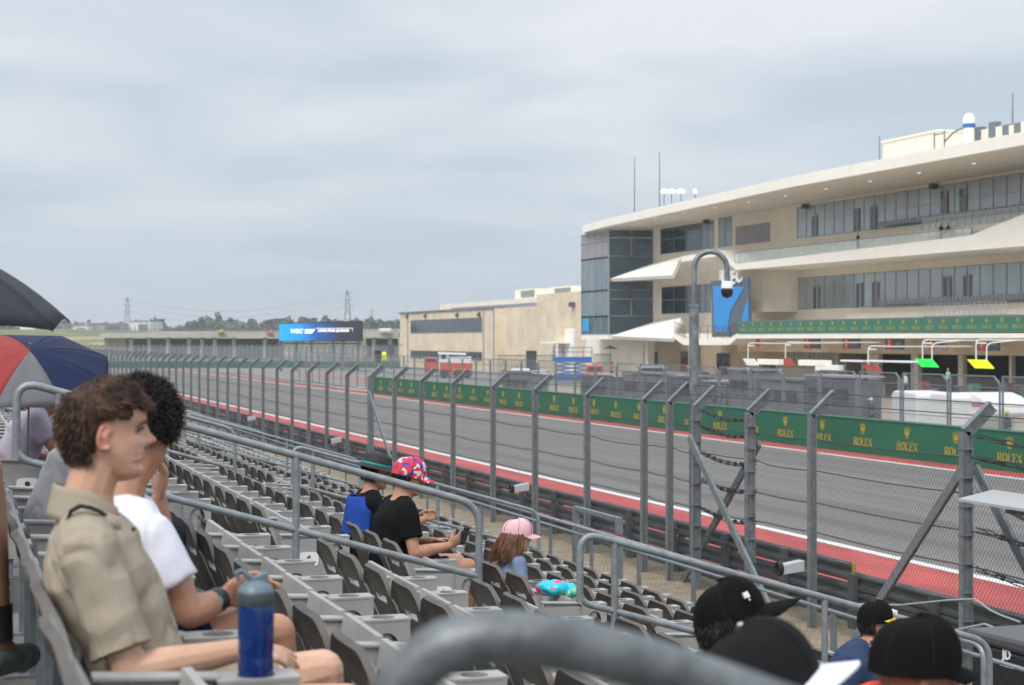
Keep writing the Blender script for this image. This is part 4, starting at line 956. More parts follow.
# ================================================================== pit lane clutter
def world_box(mb, pxa, pxb, pyt, pyb, L, d=1.5):
    """box on the pit side: face on lateral line L between two columns, heights from rows"""
    y0, y1 = at(pxb, L), at(pxa, L); pm = (pxa + pxb) / 2
    mb.box(L, L + d, y0, y1, max(0, zed(pm, pyb, L)), zed(pm, pyt, L)); return y0, y1
st_spec = [(578, 606, 375), (620, 641, 373), (643, 664, 374), (667, 690, 377), (726, 753, 370), (757, 800, 380), (803, 852, 377), (500, 528, 372), (700, 722, 382)]
for i, (pa, pb, pt_) in enumerate(st_spec):
    L = 40.5; y0, y1 = at(pb, L), at(pa, L); z1 = zed((pa + pb) / 2, pt_, L)
    o = thing('pit_stand', f"dark grey pit wall stand, {ordi(sorted(q[0] for q in st_spec).index(pa))} from the left behind the green wall", 'pit stand', (L, (y0 + y1) / 2, 0), group='team stands behind the pit wall')
    mb = MB(); mb.box(L + .25, L + 1.6, y0 + .06, y1 - .06, .35, z1 - .12); mb.build('panel', M_DGREY2 if i % 3 else M_DGREY, o)
    mb = MB()
    for yy in (y0, (y0 + y1) / 2, y1): mb.box(L + .18, L + .245, yy - .04, yy + .04, 0, z1)
    for z in (.9, 1.8, z1 - .06): mb.box(L + .17, L + .24, y0, y1, z, z + .05)
    mb.build('frame', M_GALVD, o)
    mb = MB(); mb.box(L + .1, L + 1.7, y0 - .1, y1 + .1, z1, z1 + .08); mb.build('roof', M_GALVD if i % 2 else M_LOUV, o)
    mb = MB(); r_ = random.Random(i)
    for q in range(3): a = y0 + (y1 - y0) * (.15 + .28 * q); mb.box(L + .1, L + .16, a, a + (y1 - y0) * .2, z1 - 1.05, z1 - .55)
    mb.build('monitor', M_BLACK, o)
# white covered carts
for i, (pa, pb, pt_, lab) in enumerate([(891, 917, 391, 'white tarpaulin covered box cart at the left of the pair behind the wall'), (929, 953, 393, 'white covered box cart in front of the long nosed cover')]):
    L = 42.5; y0, y1 = at(pb, L), at(pa, L); z1 = zed((pa + pb) / 2, pt_, L); o = thing('covered_cart', lab, 'covered cart', (L, (y0 + y1) / 2, 0))
    mb = MB(); mb.prism([(L, y0, .25), (L, y1, .25), (L, y1, z1 - .15), (L, y1 - .25, z1), (L, y0 + .2, z1 - .05), (L, y0, z1 - .2)], (1.9, 0, 0)); mb.build('cover', M_WHITE, o, bevel=.08)
    mb = MB(); [mb.lathe([(.0, -.05), (.2, -.05), (.2, .05), (0, .05)], (L + .3, yy, .2), 12, (1, 0, 0)) for yy in (y0 + .4, y1 - .4)]; mb.build('wheel', M_BLACK, o)
L = 43.5; y0, y1 = at(993, L), at(955, L); zt_ = zed(950, 392, L)
o = thing('covered_race_car_trailer', 'long white covered vehicle with a rounded nose and red writing beside the pit wall', 'covered vehicle', (L, (y0 + y1) / 2, 0))
mb = MB(); prof = [(y1, .3), (y1, zt_), (y1 - (y1 - y0) * .45, zt_ + .02), (y0 + 1.0, zt_ - .12), (y0 + .35, zt_ - .45), (y0, zt_ - .85), (y0 + .2, zt_ - 1.0), (y0 + 1.4, zt_ - 1.1), (y0 + 1.6, .3)]
mb.prism([(L, a, z) for a, z in prof], (2.2, 0, 0)); mb.build('cover', M_WHITE, o, bevel=.15)
mb = MB(); put_text(mb, 'LONE SPEED', .42, (L - .03, at(972, L), zt_ - .48), (0, -1, 0), (0, 0, 1), bold=.012) if False else put_text(mb, 'ENDURANCE', .27, (L - .012, at(974, L), zt_ - .52), (0, -1, 0), (0, 0, 1), bold=.014); mb.build('red_writing', M_RED, o)
mb = MB(); [mb.lathe([(.0, -.1), (.3, -.1), (.3, .1), (0, .1)], (L + .3, yy, .3), 14, (1, 0, 0)) for yy in (y0 + 1.9, y1 - .5)]; mb.build('wheel', M_BLACK, o)
# gantries with coloured boards in front of the garages
def gantry(px, py, m, lab, cat='hanging board', w_=3.1, arms=2, tx=''):
    L = 64.0; y = at(px, L); z = zed(px, py, L); o = thing('garage_board', lab, cat, (L, y, 0), group='boards hung before the garages')
    mb = MB(); mb.prism([(L, y + w_ / 2 + .5, z + .28), (L, y - w_ / 2 + .4, z + .28), (L, y - w_ / 2 - .5, z - .28), (L, y + w_ / 2 - .4, z - .28)], (.12, 0, 0)); bo = mb.build('board', m, o)
    mb = MB(); zt2 = z + 1.35
    for s in (1, -1)[:arms]: mb.tube(fillet([(L + .1, y + s * w_ * .3, z + .2), (L + .1, y + s * w_ * .3, zt2 + (.25 if s > 0 else 0)), (L + 2, y + s * w_ * .3 - .6, zt2 + .2)], .4), .045, 8)
    mb.tube([(L + .1, y + w_ * .3, zt2), (L + .1, y - w_ * .3, zt2)], .05, 6)
    mb.tube([(L + 2, y + w_ * .3 - .6, zt2 + .2), (LW, y + w_ * .3 - .6, zt2 + .2)], .06, 6); mb.build('arm', M_WHITE, o)
    if tx: mb = MB(); put_text(mb, tx, .5, (L - .012, y - .1, z), (0, -1, 0), (0, 0, 1), bold=.01); mb.build('letters', M_WHITE, bo)
    return o
gantry(926, 363, M_NGREEN, 'bright green hanging board over a garage', w_=2.0)
gantry(980, 364, M_NYEL, 'bright yellow hanging board over a garage', w_=2.0)
gantry(871, 368, mat('dull_red_board', (.40, .06, .05), .6), 'red hanging board behind the pit wall fence', arms=1, w_=1.9)
gantry(787, 362, mat('dull_red_board', (.40, .06, .05), .6), 'small red hanging board left of the garages', arms=1, w_=1.5)
gantry(750, 362, M_WHITE, 'white hanging board with no arm pair left of the red one', arms=1, w_=1.9)
for i, (pa, pb, py, lab) in enumerate([(757, 778, 362, 'long pale roof awning beam left of the garages'), (798, 826, 363, 'second long pale awning beam before the first garage'), (815, 838, 368, 'white folded awning before the first garage'), (840, 862, 361, 'thin white boom above the red board'), (866, 912, 361.5, 'long thin white boom reaching the green board')]):
    L = 62.0; y0, y1 = at(pb, L), at(pa, L); z = zed((pa + pb) / 2, py, L); o = thing('awning_beam', lab, 'awning beam', (L, y0, 0)); th_ = .22 if i < 3 else .07
    mb = MB(); mb.box(L, L + .5, y0, y1, z - th_, z + th_); mb.build('beam', M_WHITE if i > 1 else M_CREAMW, o, bevel=.04); mb = MB(); [mb.box(L + .2, L + .3, yy, yy + .1, 0, z - th_ - .001) for yy in (y0 + .3, y1 - .4)]; mb.build('stand', M_GALV, o)
# hooks lights along the garage heads
mb = MB()
o = thing('garage_lights', 'row of small round white lamps along the head of the garages', 'lamps', (LW - .1, 100, 3.8))
for px in (838, 854, 866, 897, 913, 959, 1019):
    mb = MB(); y = at(px, LW - .3); mb.lathe([(0, -.1), (.17, 0), (.12, .16), (0, .2)], (LW - .3, y, zed(px, 353, LW - .3)), 8); mb.build('lamp', M_WHITE, o)
# fire truck
def px_box(mb, pa, pb, pt_, pb_, z, d=2.5):
    a, c = pz(pa, z), pz(pb, z); D = Vector((SN, CS, 0)) * d
    z0, z1 = max(0.0, hz(pb_, z)), hz(pt_, z)
    mb.prism([(a[0], a[1], z0), (c[0], c[1], z0), (c[0], c[1], z1), (a[0], a[1], z1)], D)
def tn(px, z): x, y = pz(px, z); return Vector((x, y, 0))
Z = 215
o = thing('fire_truck', 'red and white fire truck with a ladder parked by the sandstone building', 'fire truck', tn(456, Z))
for nm, m, a in (('body', M_RED, (440, 472, 363, 376)), ('cab', M_WHITE, (439, 448, 353, 363)), ('locker', M_WHITE, (449, 471, 357, 363)), ('stripe', M_YEL, (452, 471, 369, 372))):
    mb = MB(); px_box(mb, *a, Z - (.02 if nm == 'stripe' else 0), 2.4 if nm != 'stripe' else .01); mb.build(nm, m, o)
mb = MB(); a, c = tn(438, Z), tn(466, Z); a.z, c.z = hz(353, Z), hz(354, Z); mb.bar(a, c, .5, .25); mb.build('ladder', M_WHITE, o)
mb = MB(); px_box(mb, 441, 446, 355, 359, Z - .03, .02); mb.build('windscreen', M_GLASSD, o)
for p in (444, 458, 467): mb = MB(); c = tn(p, Z); c.z = .55; mb.lathe([(0, -.15), (.55, -.15), (.55, .15), (0, .15)], c, 14, (SN, CS, 0)); mb.build('wheel', M_BLACK, o)
o = thing('red_van', 'small red van roof behind the fire truck, left of its cab', 'van', tn(431, Z + 10))
mb = MB(); px_box(mb, 424, 438, 357, 372, Z + 10, 2); mb.build('body', M_RED, o, bevel=.2); mb = MB(); px_box(mb, 426, 436, 359, 362, Z + 9.95, .02); mb.build('side_window', M_GLASSD, o)
# scissor lift
Z = 190
o = thing('scissor_lift', 'blue scissor lift with a railed platform before the sandstone building', 'lift', tn(573, Z))
mb = MB(); px_box(mb, 553, 592, 357, 362, Z, 2.2); mb.build('platform', M_BLUE, o)
mb = MB()
for p in (553.5, 563, 573, 583, 592): mb.bar((*tn(p, Z).xy, hz(357, Z)), (*tn(p, Z).xy, hz(347.5, Z)), .07)
for q in (347.5, 352): mb.bar((*tn(553, Z).xy, hz(q, Z)), (*tn(592, Z).xy, hz(q, Z)), .07)
mb.build('guard_rail', M_BLUE, o)
mb = MB()
for s in (0, 1, 2): mb.bar((*tn(556, Z).xy, hz(362 + s * 4, Z)), (*tn(589, Z).xy, hz(366 + s * 4, Z)), .15); mb.bar((*tn(589, Z).xy, hz(362 + s * 4, Z)), (*tn(556, Z).xy, hz(366 + s * 4, Z)), .15)
mb.build('scissor_arms', M_BLUE, o); mb = MB(); px_box(mb, 554, 591, 374, 381, Z, 2.2); mb.build('chassis', M_BLUE, o)
o = thing('small_tent', 'small white canopy tent left of the blue lift', 'tent', tn(525, 165))
mb = MB(); px_box(mb, 511, 530, 369, 384, 165, 3); mb.build('side_wall', M_WHITE, o, bevel=.1); mb = MB(); px_box(mb, 530.5, 547, 371, 388, 164, 3); mb.build('side_wall', M_WHITE, o, bevel=.1)
# black parasol
Z = 185; c = tn(610, Z); o = thing('parasol', 'small black parasol in front of the tan wall under the tower', 'parasol', c)
mb = MB(); mb.lathe([(.95, hz(349, Z)), (.5, hz(347.2, Z)), (0, hz(344.8, Z))], c, 8); mb.build('canopy', M_BLACK, o); mb = MB(); mb.tube([(*c.xy, 0), (*c.xy, hz(345.5, Z))], .03, 6); mb.build('pole', M_GALV, o)
# yard fence in front of undercroft
o = thing('yard_fence', 'dark vertical bar fence in the yard right of the sandstone building', 'fence', tn(540, 200))
mb = MB(); a, c = tn(498, 205), tn(556, 205)
n_ = 26
for i in range(n_ + 1): p = a.lerp(c, i / n_); mb.bar((p.x, p.y, 0), (p.x, p.y, 3.0), .06)
for z in (.5, 2.9): mb.bar((a.x, a.y, z), (c.x, c.y, z), .07)
mb.build('bars', M_DGREY, o)
o = thing('yard_fence', 'dark bar fence between the blue lift and the glass tower', 'fence', tn(590, 195)); mb = MB(); a, c = tn(594, 196), tn(611, 196)
for i in range(10): p = a.lerp(c, i / 9); mb.bar((p.x, p.y, 0), (p.x, p.y, 3.2), .06)
mb.bar((a.x, a.y, 3.1), (c.x, c.y, 3.1), .07); mb.build('bars', M_DGREY, o)
# parked things seen through the pit fence
for i, (pa, pb, pt_, pb_, z_, m, nm, lab) in enumerate([(640, 668, 366, 378, 120, M_GALV, 'grey_van', 'light grey van roof seen behind the pit wall fence'), (586, 603, 365, 373, 150, M_RED, 'red_cart', 'red equipment cart behind the fence under the parasol')]):
    o = thing(nm, lab, nm.split('_')[1], tn((pa + pb) / 2, z_)); mb = MB(); px_box(mb, pa, pb, pt_, pb_ + 20, z_, 2); mb.build('body', m, o, bevel=.2); mb = MB(); px_box(mb, pa + 2, pb - 2, pt_ + 2, pt_ + 6, z_ - .03, .02); mb.build('side_window', M_GLASSD, o)

# ================================================================== far end: cross wall, fences, screen, bridge, wood, pylons
Z = 293
o = thing('far_wall', 'distant green barrier wall across the far end of the straight', 'barrier wall', tn(240, Z))
mb = MB(); px_box(mb, 60, 400, 361.5, 369, Z, .5); mb.build('wall', mat('far_green', (.03, .13, .09), .6, var=.2, vscale=.2), o)
o = thing('far_fence', 'distant grey debris fence above the green wall at the end of the straight', 'fence', tn(240, Z + 1))
mb = MB(); a, c = tn(60, Z + 1), tn(398, Z + 1); mb.quad((a.x, a.y, .0), (c.x, c.y, .0), (c.x, c.y, hz(346, Z)), (a.x, a.y, hz(346, Z))); mb.build('mesh_panel', M_MESHF, o)
for i in range(60):
    p = a.lerp(c, i / 59); mb = MB(); mb.bar((p.x, p.y, 0), (p.x, p.y, hz(347, Z)), .14); mb.bar((p.x, p.y, hz(347, Z)), (p.x + .6, p.y - .5, hz(344.5, Z)), .12); mb.build('post', M_GALV, o)
o = thing('gravel_trap_fence', 'second distant grey fence beyond the end of the straight', 'fence', tn(200, 330))
mb = MB(); a, c = tn(90, 335), tn(405, 325)
for i in range(70): p = a.lerp(c, i / 69); mb.bar((p.x, p.y, 0), (p.x, p.y, hz(345, 330)), .12)
mb.build('bars', M_GALV, o)
# pinkish strips of run-off beyond the wall end
for nm, pts in (('pit_entry_strip', [(300, 376), (372, 383), (372, 379), (300, 373)]),):
    mb = MB(); vs = []
    for px, py in pts: z = 4.73 * F / (py - VH); x, y = pz(px, z); vs.append((x, y, .022))
    mb.quad(*vs); tag(mb.build(nm, mat('faded_red_strip', (.34, .17, .15), .9)), kind='structure')
# screen
Z = 262
o = thing('led_screen', 'wide blue to black LED screen with white lettering on a frame', 'screen', tn(321, Z))
a, c = tn(279, Z), tn(363, Z + 3); zt_, zb2 = hz(323.3, Z), hz(341.5, Z)
d = (c - a).normalized(); n_ = Vector((d.y, -d.x, 0))
mb = MB(); mb.prism([(a.x, a.y, zb2), (c.x, c.y, zb2), (c.x, c.y, zt_ + .4), (a.x, a.y, zt_)], -n_ * .6); mb.build('cabinet', M_BLACK, o)
sm_ = bpy.data.materials.new('screen_picture'); sm_.use_nodes = True; t = sm_.node_tree; p = t.nodes['Principled BSDF']; co = t.nodes.new('ShaderNodeTexCoord'); s_ = t.nodes.new('ShaderNodeSeparateXYZ'); t.links.new(co.outputs['Object'], s_.inputs[0])
mr = t.nodes.new('ShaderNodeMapRange'); t.links.new(s_.outputs['X'], mr.inputs[0]); mr.inputs[1].default_value = a.x - (a.x + c.x) / 2; mr.inputs[2].default_value = c.x - (a.x + c.x) / 2
cr = t.nodes.new('ShaderNodeValToRGB'); t.links.new(mr.outputs[0], cr.inputs[0]); e = cr.color_ramp.elements
e[0].color = (0.0, .45, .95, 1); e[1].color = (.02, .018, .028, 1); q = e.new(.28); q.color = (.0, .33, .85, 1); q = e.new(.45); q.color = (.01, .10, .42, 1); q = e.new(.62); q.color = (.02, .05, .22, 1); q = e.new(.76); q.color = (.02, .022, .045, 1)
t.links.new(cr.outputs[0], p.inputs['Emission Color']); p.inputs['Emission Strength'].default_value = .8; p.inputs['Base Color'].default_value = (.01, .01, .01, 1)
f_ = n_ * .02; mb = MB(); mb.quad((a.x + f_.x, a.y + f_.y, zb2 + .1), (c.x + f_.x, c.y + f_.y, zb2 + .1), (c.x + f_.x, c.y + f_.y, zt_ + .25), (a.x + f_.x, a.y + f_.y, zt_ - .1)); mb.build('display', sm_, o)
mw = mat('screen_white', (.8, .85, .9), .5, emit=.5)
mb = MB(); f_ = n_ * .08; q = lambda u, v: Vector((*(a.lerp(c, u)).xy, zb2 + (zt_ - zb2) * v)) + f_
put_text(mb, 'WEC', .85, q(.205, .56), d, (0, 0, 1), depth=.01, shear=.2, bold=.04); put_text(mb, 'LONE STAR LE MANS', .50, q(.645, .60), d, (0, 0, 1), depth=.01, bold=.03, xs=1.0)
A_, B_ = q(.32, .50), q(.44, .50); up_ = Vector((0, 0, 1))
mb.prism([q(.305, .44), q(.385, .44), q(.43, .68), q(.305, .68)], -n_ * .03)
mb.prism([q(.44, .74), q(.875, .75), q(.875, .72), q(.44, .71)], -n_ * .03); mb.prism([q(.872, .55), q(.876, .55), q(.876, .75), q(.872, .75)], -n_ * .03)
mb.build('lettering', mw, o)
mb = MB()
for u in (.04, .22, .4, .66, .78, .96): p_ = a.lerp(c, u); mb.bar((p_.x, p_.y + 1, 0), (p_.x, p_.y + 1, zb2), .35)
mb.bar((a.x, a.y + 1, zb2 - .3), (c.x, c.y + 1, zb2 - .3), .3); mb.build('frame', M_GALVD, o)
# bridge / road deck
Z = 450
o = thing('road_bridge', 'long low concrete road bridge on pillars at the far end of the circuit', 'bridge', tn(250, Z))
M_PALEC = mat('pale_concrete', (.42, .41, .38), .9, var=.1, vscale=.1)
mb = MB(); px_box(mb, 100, 398, 332.8, 337.5, Z, 12); mb.build('deck', M_PALEC, o)
mb = MB(); px_box(mb, 104, 126, 338, 352, Z + 3, 6); mb.build('abutment', mat('tan_abutment', (.38, .33, .24), .9), o)
for p in (129, 147, 166, 187, 200, 213, 232, 263, 300, 372, 388): mb = MB(); px_box(mb, p, p + 3.4, 337.6, 358, Z + 2, 1.5); mb.build('pillar', M_PALEC, o)
mb = MB(); px_box(mb, 126, 282, 338.5, 358, Z + 9, .5); px_box(mb, 366, 398, 338.5, 358, Z + 9, .5); mb.build('underside_shade', M_DARK, o)  # dark sheet added behind the pillars, painted as the shade below the deck
mb = MB()
for i in range(60): p = tn(105 + i * 5, Z); mb.bar((p.x, p.y, hz(332.8, Z)), (p.x, p.y, hz(325, Z)), .13)
for q_ in (329, 331): mb.bar((*tn(105, Z).xy, hz(q_, Z)), (*tn(398, Z).xy, hz(q_, Z)), .12)
mb.build('parapet_fence', M_GALV, o)
# tan earth bank beyond
def bank(name, m, z0, z1, pxa, pxb, top, seed, kind='structure', nx=60):
    mb = MB(); 
    def Pf(u, v):
        px = pxa + (pxb - pxa) * u; z = z0 + (z1 - z0) * v; x, y = pz(px, z0 + (z1 - z0) * v); h_ = hz(top, z0) * math.sin(min(1, v * 2) * PI / 2) * (1 if v < .6 else 1)
        return (x, y, max(-.5, h_ * (.85 + .3 * noise.noise(Vector((x * .01, y * .01, seed)))) - .02 if 0 < v else -.5))
    mb.grid(Pf, nx, 8); return tag(mb.build(name, m, smooth=True), kind=kind)
bank('earth_bank', mat('earth_bank_soil', (.33, .25, .14), .95, col2=(.12, .14, .05), vscale=.035, stretch=(1, 1, 6), lo=.45, hi=.55), 520, 640, -40, 420, 327.5, 1)
o = thing('site_cabins', '', 'cabins', tn(200, 515))
bpy.data.objects.remove(o)
rr_ = random.Random(11)
for i, (pa, pb, pt_, pb_, m, nm, lab) in enumerate([(20, 46, 325, 333, M_WHITE, 'warehouse', 'pale distant warehouse just right of the black umbrella tip'), (46, 64, 324, 332, M_LOUV, 'warehouse', 'grey lavender distant warehouse, second from the left'), (64, 87, 325.5, 332, M_WHITE, 'warehouse', 'low white distant warehouse in the middle of the row'), (87, 122, 323.5, 332, M_LOUV, 'warehouse', 'wide pale grey distant warehouse left of the pylon'), (124, 150, 321.5, 331, M_WHITE, 'warehouse', 'distant white and grey warehouse right at the foot of the pylon')]):
    Z = 780 + i * 12; o = thing(nm, lab, 'warehouse', tn((pa + pb) / 2, Z)); mb = MB(); px_box(mb, pa, pb, pt_, pb_ + 8, Z, 30); mb.build('wall', m, o); mb = MB(); px_box(mb, pa + (pb - pa) * .55, pb - 2, pt_ + 2.5, pb_, Z - .3, .2); mb.build('dock_doors', M_DGREY if i % 2 else M_GALV, o); mb = MB(); px_box(mb, pa - .3, pb + .3, pt_ - .6, pt_, Z - .5, 31); mb.build('roof', M_PALEC, o)
for i, (pa, pb, py, m, lab) in enumerate([(217, 223, 331.5, mat('dull_lime', (.35, .42, .08), .6), 'tiny yellow green digger on the far bank'), (266, 272, 332.5, mat('dull_orange', (.45, .16, .08), .6), 'tiny orange red machine on the far bridge left of the screen'), (379, 391, 330, M_WHITE, 'small white vehicles on the far bridge right of the screen')]):
    Z = 448; o = thing('site_vehicle', lab, 'vehicle', tn(pa, Z)); mb = MB(); px_box(mb, pa, pb, py - 1.8, py + 1.3, Z, 2); mb.build('body', m, o, bevel=.1); mb = MB(); px_box(mb, pa + 1, pa + 3, py - 3, py - 1.8, Z, 1.6); mb.build('cab', M_GLASSD, o)
# dark site structures between the screen and the sandstone building
Z = 275
for i, (pa, pb, pt_, pb_, m, nm, lab) in enumerate([(374, 381, 350, 362, M_BLACK, 'marshal_hut', 'dark marshal hut at the end of the pit wall'), (382, 386, 352, 361, M_NYEL, 'marshal_board', 'small yellow board beside the dark marshal hut'), (388, 393, 343, 356, M_DGREY, 'timing_cabinet', 'dark tall cabinet left of the sandstone building')]):
    o = thing(nm, lab, nm.split('_')[1], tn(pa, Z)); mb = MB(); px_box(mb, pa, pb, pt_, pb_, Z, 1.2); mb.build('body', m, o, bevel=.1); mb = MB(); c = tn((pa + pb) / 2, Z + .5); mb.bar(c, (c.x, c.y, hz(pb_, Z)), .3); mb.build('post', M_GALVD, o)
# pylons
def pylon(px, top, Z, lab):
    c = tn(px, Z); h_ = hz(top, Z); o = thing('pylon', lab, 'pylon', c); w_ = 2.8; mb = MB(); r = Vector((CS, -SN, 0))
    lv = [0, .3, .55, .72, .85, 1]; wd = [w_, 2.1, 1.5, 1.1, .9, .2]
    for i in range(5):
        for s in (-1, 1):
            for k_ in (-1, 1):
                f_ = Vector((SN, CS, 0)) * k_
                a = c + r * s * wd[i] + f_ * wd[i]; b_ = c + r * s * wd[i + 1] + f_ * wd[i + 1]; a.z = h_ * lv[i]; b_.z = h_ * lv[i + 1]; mb.bar(a, b_, .2)
                e_ = c - r * s * wd[i + 1] + f_ * wd[i + 1]; e_.z = h_ * lv[i + 1]; mb.bar(a, e_, .13)
    mb.build('lattice', M_GALVD, o); mb = MB()
    for l_ in (.72, .84, .95): a = c - r * 3.5; b_ = c + r * 3.5; a.z = b_.z = h_ * l_; mb.bar(a, b_, .2)
    mb.build('cross_arm', M_GALVD, o); return [(c - r * 3.5 * s_ + Vector((0, 0, h_ * l_))) for s_ in (-1, 1) for l_ in (.72, .84, .95)]
A_ = pylon(127.5, 297, 1100, 'distant lattice pylon at the left above the warehouses'); B_ = pylon(347.5, 290, 950, 'distant lattice pylon above the blue screen'); pylon(371.5, 309, 1500, 'tiny far pylon between the screen and the sandstone building')
o = thing('power_lines', 'faint power lines strung between the two distant pylons', 'power lines', A_[0]); mb = MB()
for p, q in zip(A_, B_):
    mb.tube([p.lerp(q, t / 10) - Vector((0, 0, 9 * math.sin(PI * t / 10))) for t in range(11)], .035, 4)
mb.build('wire', M_WIRE, o)
# far-off wood
wm = mat('far_foliage', (.065, .085, .055), .9, col2=(.09, .11, .065), vscale=.05)
mb = MB(); r_ = random.Random(3)
for i in range(7500):
    px = r_.uniform(-250, 1250) ; Z = r_.uniform(850, 1100)
    hb = 14.5 + 4 * noise.noise(Vector((px * .03, 0, 4))) + 3 * noise.noise(Vector((px * .11, 2, 1))) - (2 if px < 180 else 0)
    x, y = pz(px, Z); z = r_.random() ** .6 * hb; s = r_.uniform(1.4, 3.8)
    c = Vector((x, y, z)); vs = []
    for k_ in range(7):
        d = Vector((r_.gauss(0, 1), r_.gauss(0, 1), r_.gauss(0, .8))); d.normalize(); vs.append(c + d * s * r_.uniform(.7, 1.2))
    mb.add(vs, [(0, 1, 2), (2, 3, 4), (4, 5, 6), (6, 0, 3), (1, 4, 6), (5, 2, 0), (3, 1, 5)])
tag(mb.build('far_wood', wm), 'dull green line of distant trees along the horizon', 'wood', kind='stuff')
bank('green_field', mat('field_grass', (.11, .12, .06), .95, col2=(.18, .15, .09), vscale=.02), 660, 840, -300, 1300, 331, 5)
# haze
mb = MB(); mb.box(-1500, 2200, -80, 2700, -1.1, 60); hzo = mb.build('haze', None)
hzo.data.materials.clear()
hm = bpy.data.materials.new('haze_air'); hm.use_nodes = True; t = hm.node_tree; t.nodes.remove(t.nodes['Principled BSDF']); v = t.nodes.new('ShaderNodeVolumePrincipled'); v.inputs['Density'].default_value = .00036; v.inputs['Color'].default_value = (.85, .9, .95, 1); v.inputs['Anisotropy'].default_value = .2
t.links.new(v.outputs[0], t.nodes['Material Output'].inputs['Volume']); hzo.data.materials.append(hm); tag(hzo, kind='stuff'); tag(hzo, 'thin pale summer haze over the circuit', 'haze')

# tool cabinets, tyres and boxes on the apron before the garages
rr_ = random.Random(21)
cl = [(745, 'dark'), (768, 'red'), (783, 'grey'), (822, 'dark'), (832, 'white'), (846, 'red'), (858, 'grey'), (884, 'dark'), (899, 'green'), (920, 'red'), (934, 'dark'), (957, 'grey'), (970, 'green'), (990, 'dark'), (1003, 'red'), (1017, 'grey'), (712, 'grey'), (700, 'dark'), (676, 'white')]
cm_ = {'dark': M_BLACK, 'red': mat('cabinet_red', (.30, .03, .03), .5), 'grey': M_DGREY2, 'white': M_WHITE, 'green': mat('cabinet_green', (.02, .22, .12), .5)}
for i, (px, c) in enumerate(cl):
    L = rr_.uniform(68, 76); y = at(px, L); w_, h_ = rr_.uniform(.5, 1.3), rr_.uniform(.9, 1.7)
    near = 'left of the garages' if px < 836 else ('by the first garage' if px < 868 else ('by the second garage' if px < 912 else ('by the third garage' if px < 958 else 'by the fourth garage')))
    o = thing('tool_cabinet', f"small {c} tool cabinet {near}, {ordi(sorted(q[0] for q in cl).index(px)) if sorted(q[0] for q in cl).index(px) < 14 else ['fifth from last', 'fourth from last', 'third from last', 'second from last', 'last'][sorted(q[0] for q in cl).index(px) - 14]} from the left", 'cabinet', (L, y, 0), group='cabinets on the pit apron')
    mb = MB(); mb.box(L, L + .7, y - w_ / 2, y + w_ / 2, .12, h_); mb.build('cabinet_body', cm_[c], o, bevel=.03)
    mb = MB(); [mb.box(L - .02, L - .002, y - w_ / 2 + .06, y + w_ / 2 - .06, .2 + (h_ - .25) * q / 3, .2 + (h_ - .25) * (q + .85) / 3) for q in range(3)]; mb.build('drawer_front', M_DGREY2 if c != 'grey' else M_BLACK, o)
# ================================================================== people
def LD(px, py, D):
    k = CS * (px - UVP) / F; L = k * D * CS / (1 - k * SN); z = D * CS + L * SN
    return Vector((L, D, H - (py - VH) * z / F))
def skin_mat(name, col, lip=None):
    m = mat(name, col, 0.5, var=0.10, vscale=14, bump=0.03, bscale=200)
    m.node_tree.nodes['Principled BSDF'].inputs['Subsurface Weight'].default_value = 0.12
    m.node_tree.nodes['Principled BSDF'].inputs['Subsurface Radius'].default_value = (.02, .008, .004)
    return m
SK_L = skin_mat('fair_skin', (0.56, 0.33, 0.225)); SK_T = skin_mat('tanned_skin', (0.42, 0.21, 0.13)); SK_B = skin_mat('brown_skin', (0.25, 0.125, 0.075))
M_LIP = mat('lips', (.42, .17, .14), .45); M_EYE = mat('eye_white', (.30, .24, .21), .3); M_IRIS = mat('iris', (.03, .02, .015), .15)
def cloth(name, col, var=.08, rough=.9): return mat(name, tuple(c * .55 for c in col) if max(col) < .03 else col, rough, var=var, vscale=6, bump=.12, bscale=160, spec=.12)
def sphere_pts(c, r, M=None, n=14, m=10):
    vs = []; c = Vector(c)
    for j in range(m + 1):
        ph = -PI / 2 + PI * j / m
        for i in range(n):
            a = 2 * PI * i / n; v = Vector((r[0] * math.cos(ph) * math.cos(a), r[1] * math.cos(ph) * math.sin(a), r[2] * math.sin(ph)))
            if M: v = M @ v
            vs.append(c + v)
    return vs, [(j * n + i, j * n + (i + 1) % n, (j + 1) * n + (i + 1) % n, (j + 1) * n + i) for j in range(m) for i in range(n)]
def ell(mb, c, r, M=None, n=14, m=10):
    if not isinstance(r, (tuple, list)): r = (r, r, r)
    mb.add(*sphere_pts(c, r, M, n, m))
def limb(mb, pts, rs, n=12):
    """tapered rounded limb through points"""
    pts = [Vector(p) for p in pts]
    mb.tube(pts, rs, n)
    for p, r in zip(pts, rs): ell(mb, p, r * .995, None, 12, 8)
def loft(mb, secs, n=20):
    """secs: (centre, right vec*halfwidth, fwd vec*halfdepth); rounded closed tube"""
    vs = []; k = len(secs)
    for c, a, b_ in secs:
        c = Vector(c)
        for i in range(n):
            t = 2 * PI * i / n; ca, sa = math.cos(t), math.sin(t); p = .86
            vs.append(c + Vector(a) * (abs(ca) ** p * (1 if ca > 0 else -1)) + Vector(b_) * (abs(sa) ** p * (1 if sa > 0 else -1)))
    fs = [(i * n + j, i * n + (j + 1) % n, (i + 1) * n + (j + 1) % n, (i + 1) * n + j) for i in range(k - 1) for j in range(n)]
    fs += [tuple(range(n))[::-1], tuple((k - 1) * n + j for j in range(n))]
    mb.add(vs, fs)
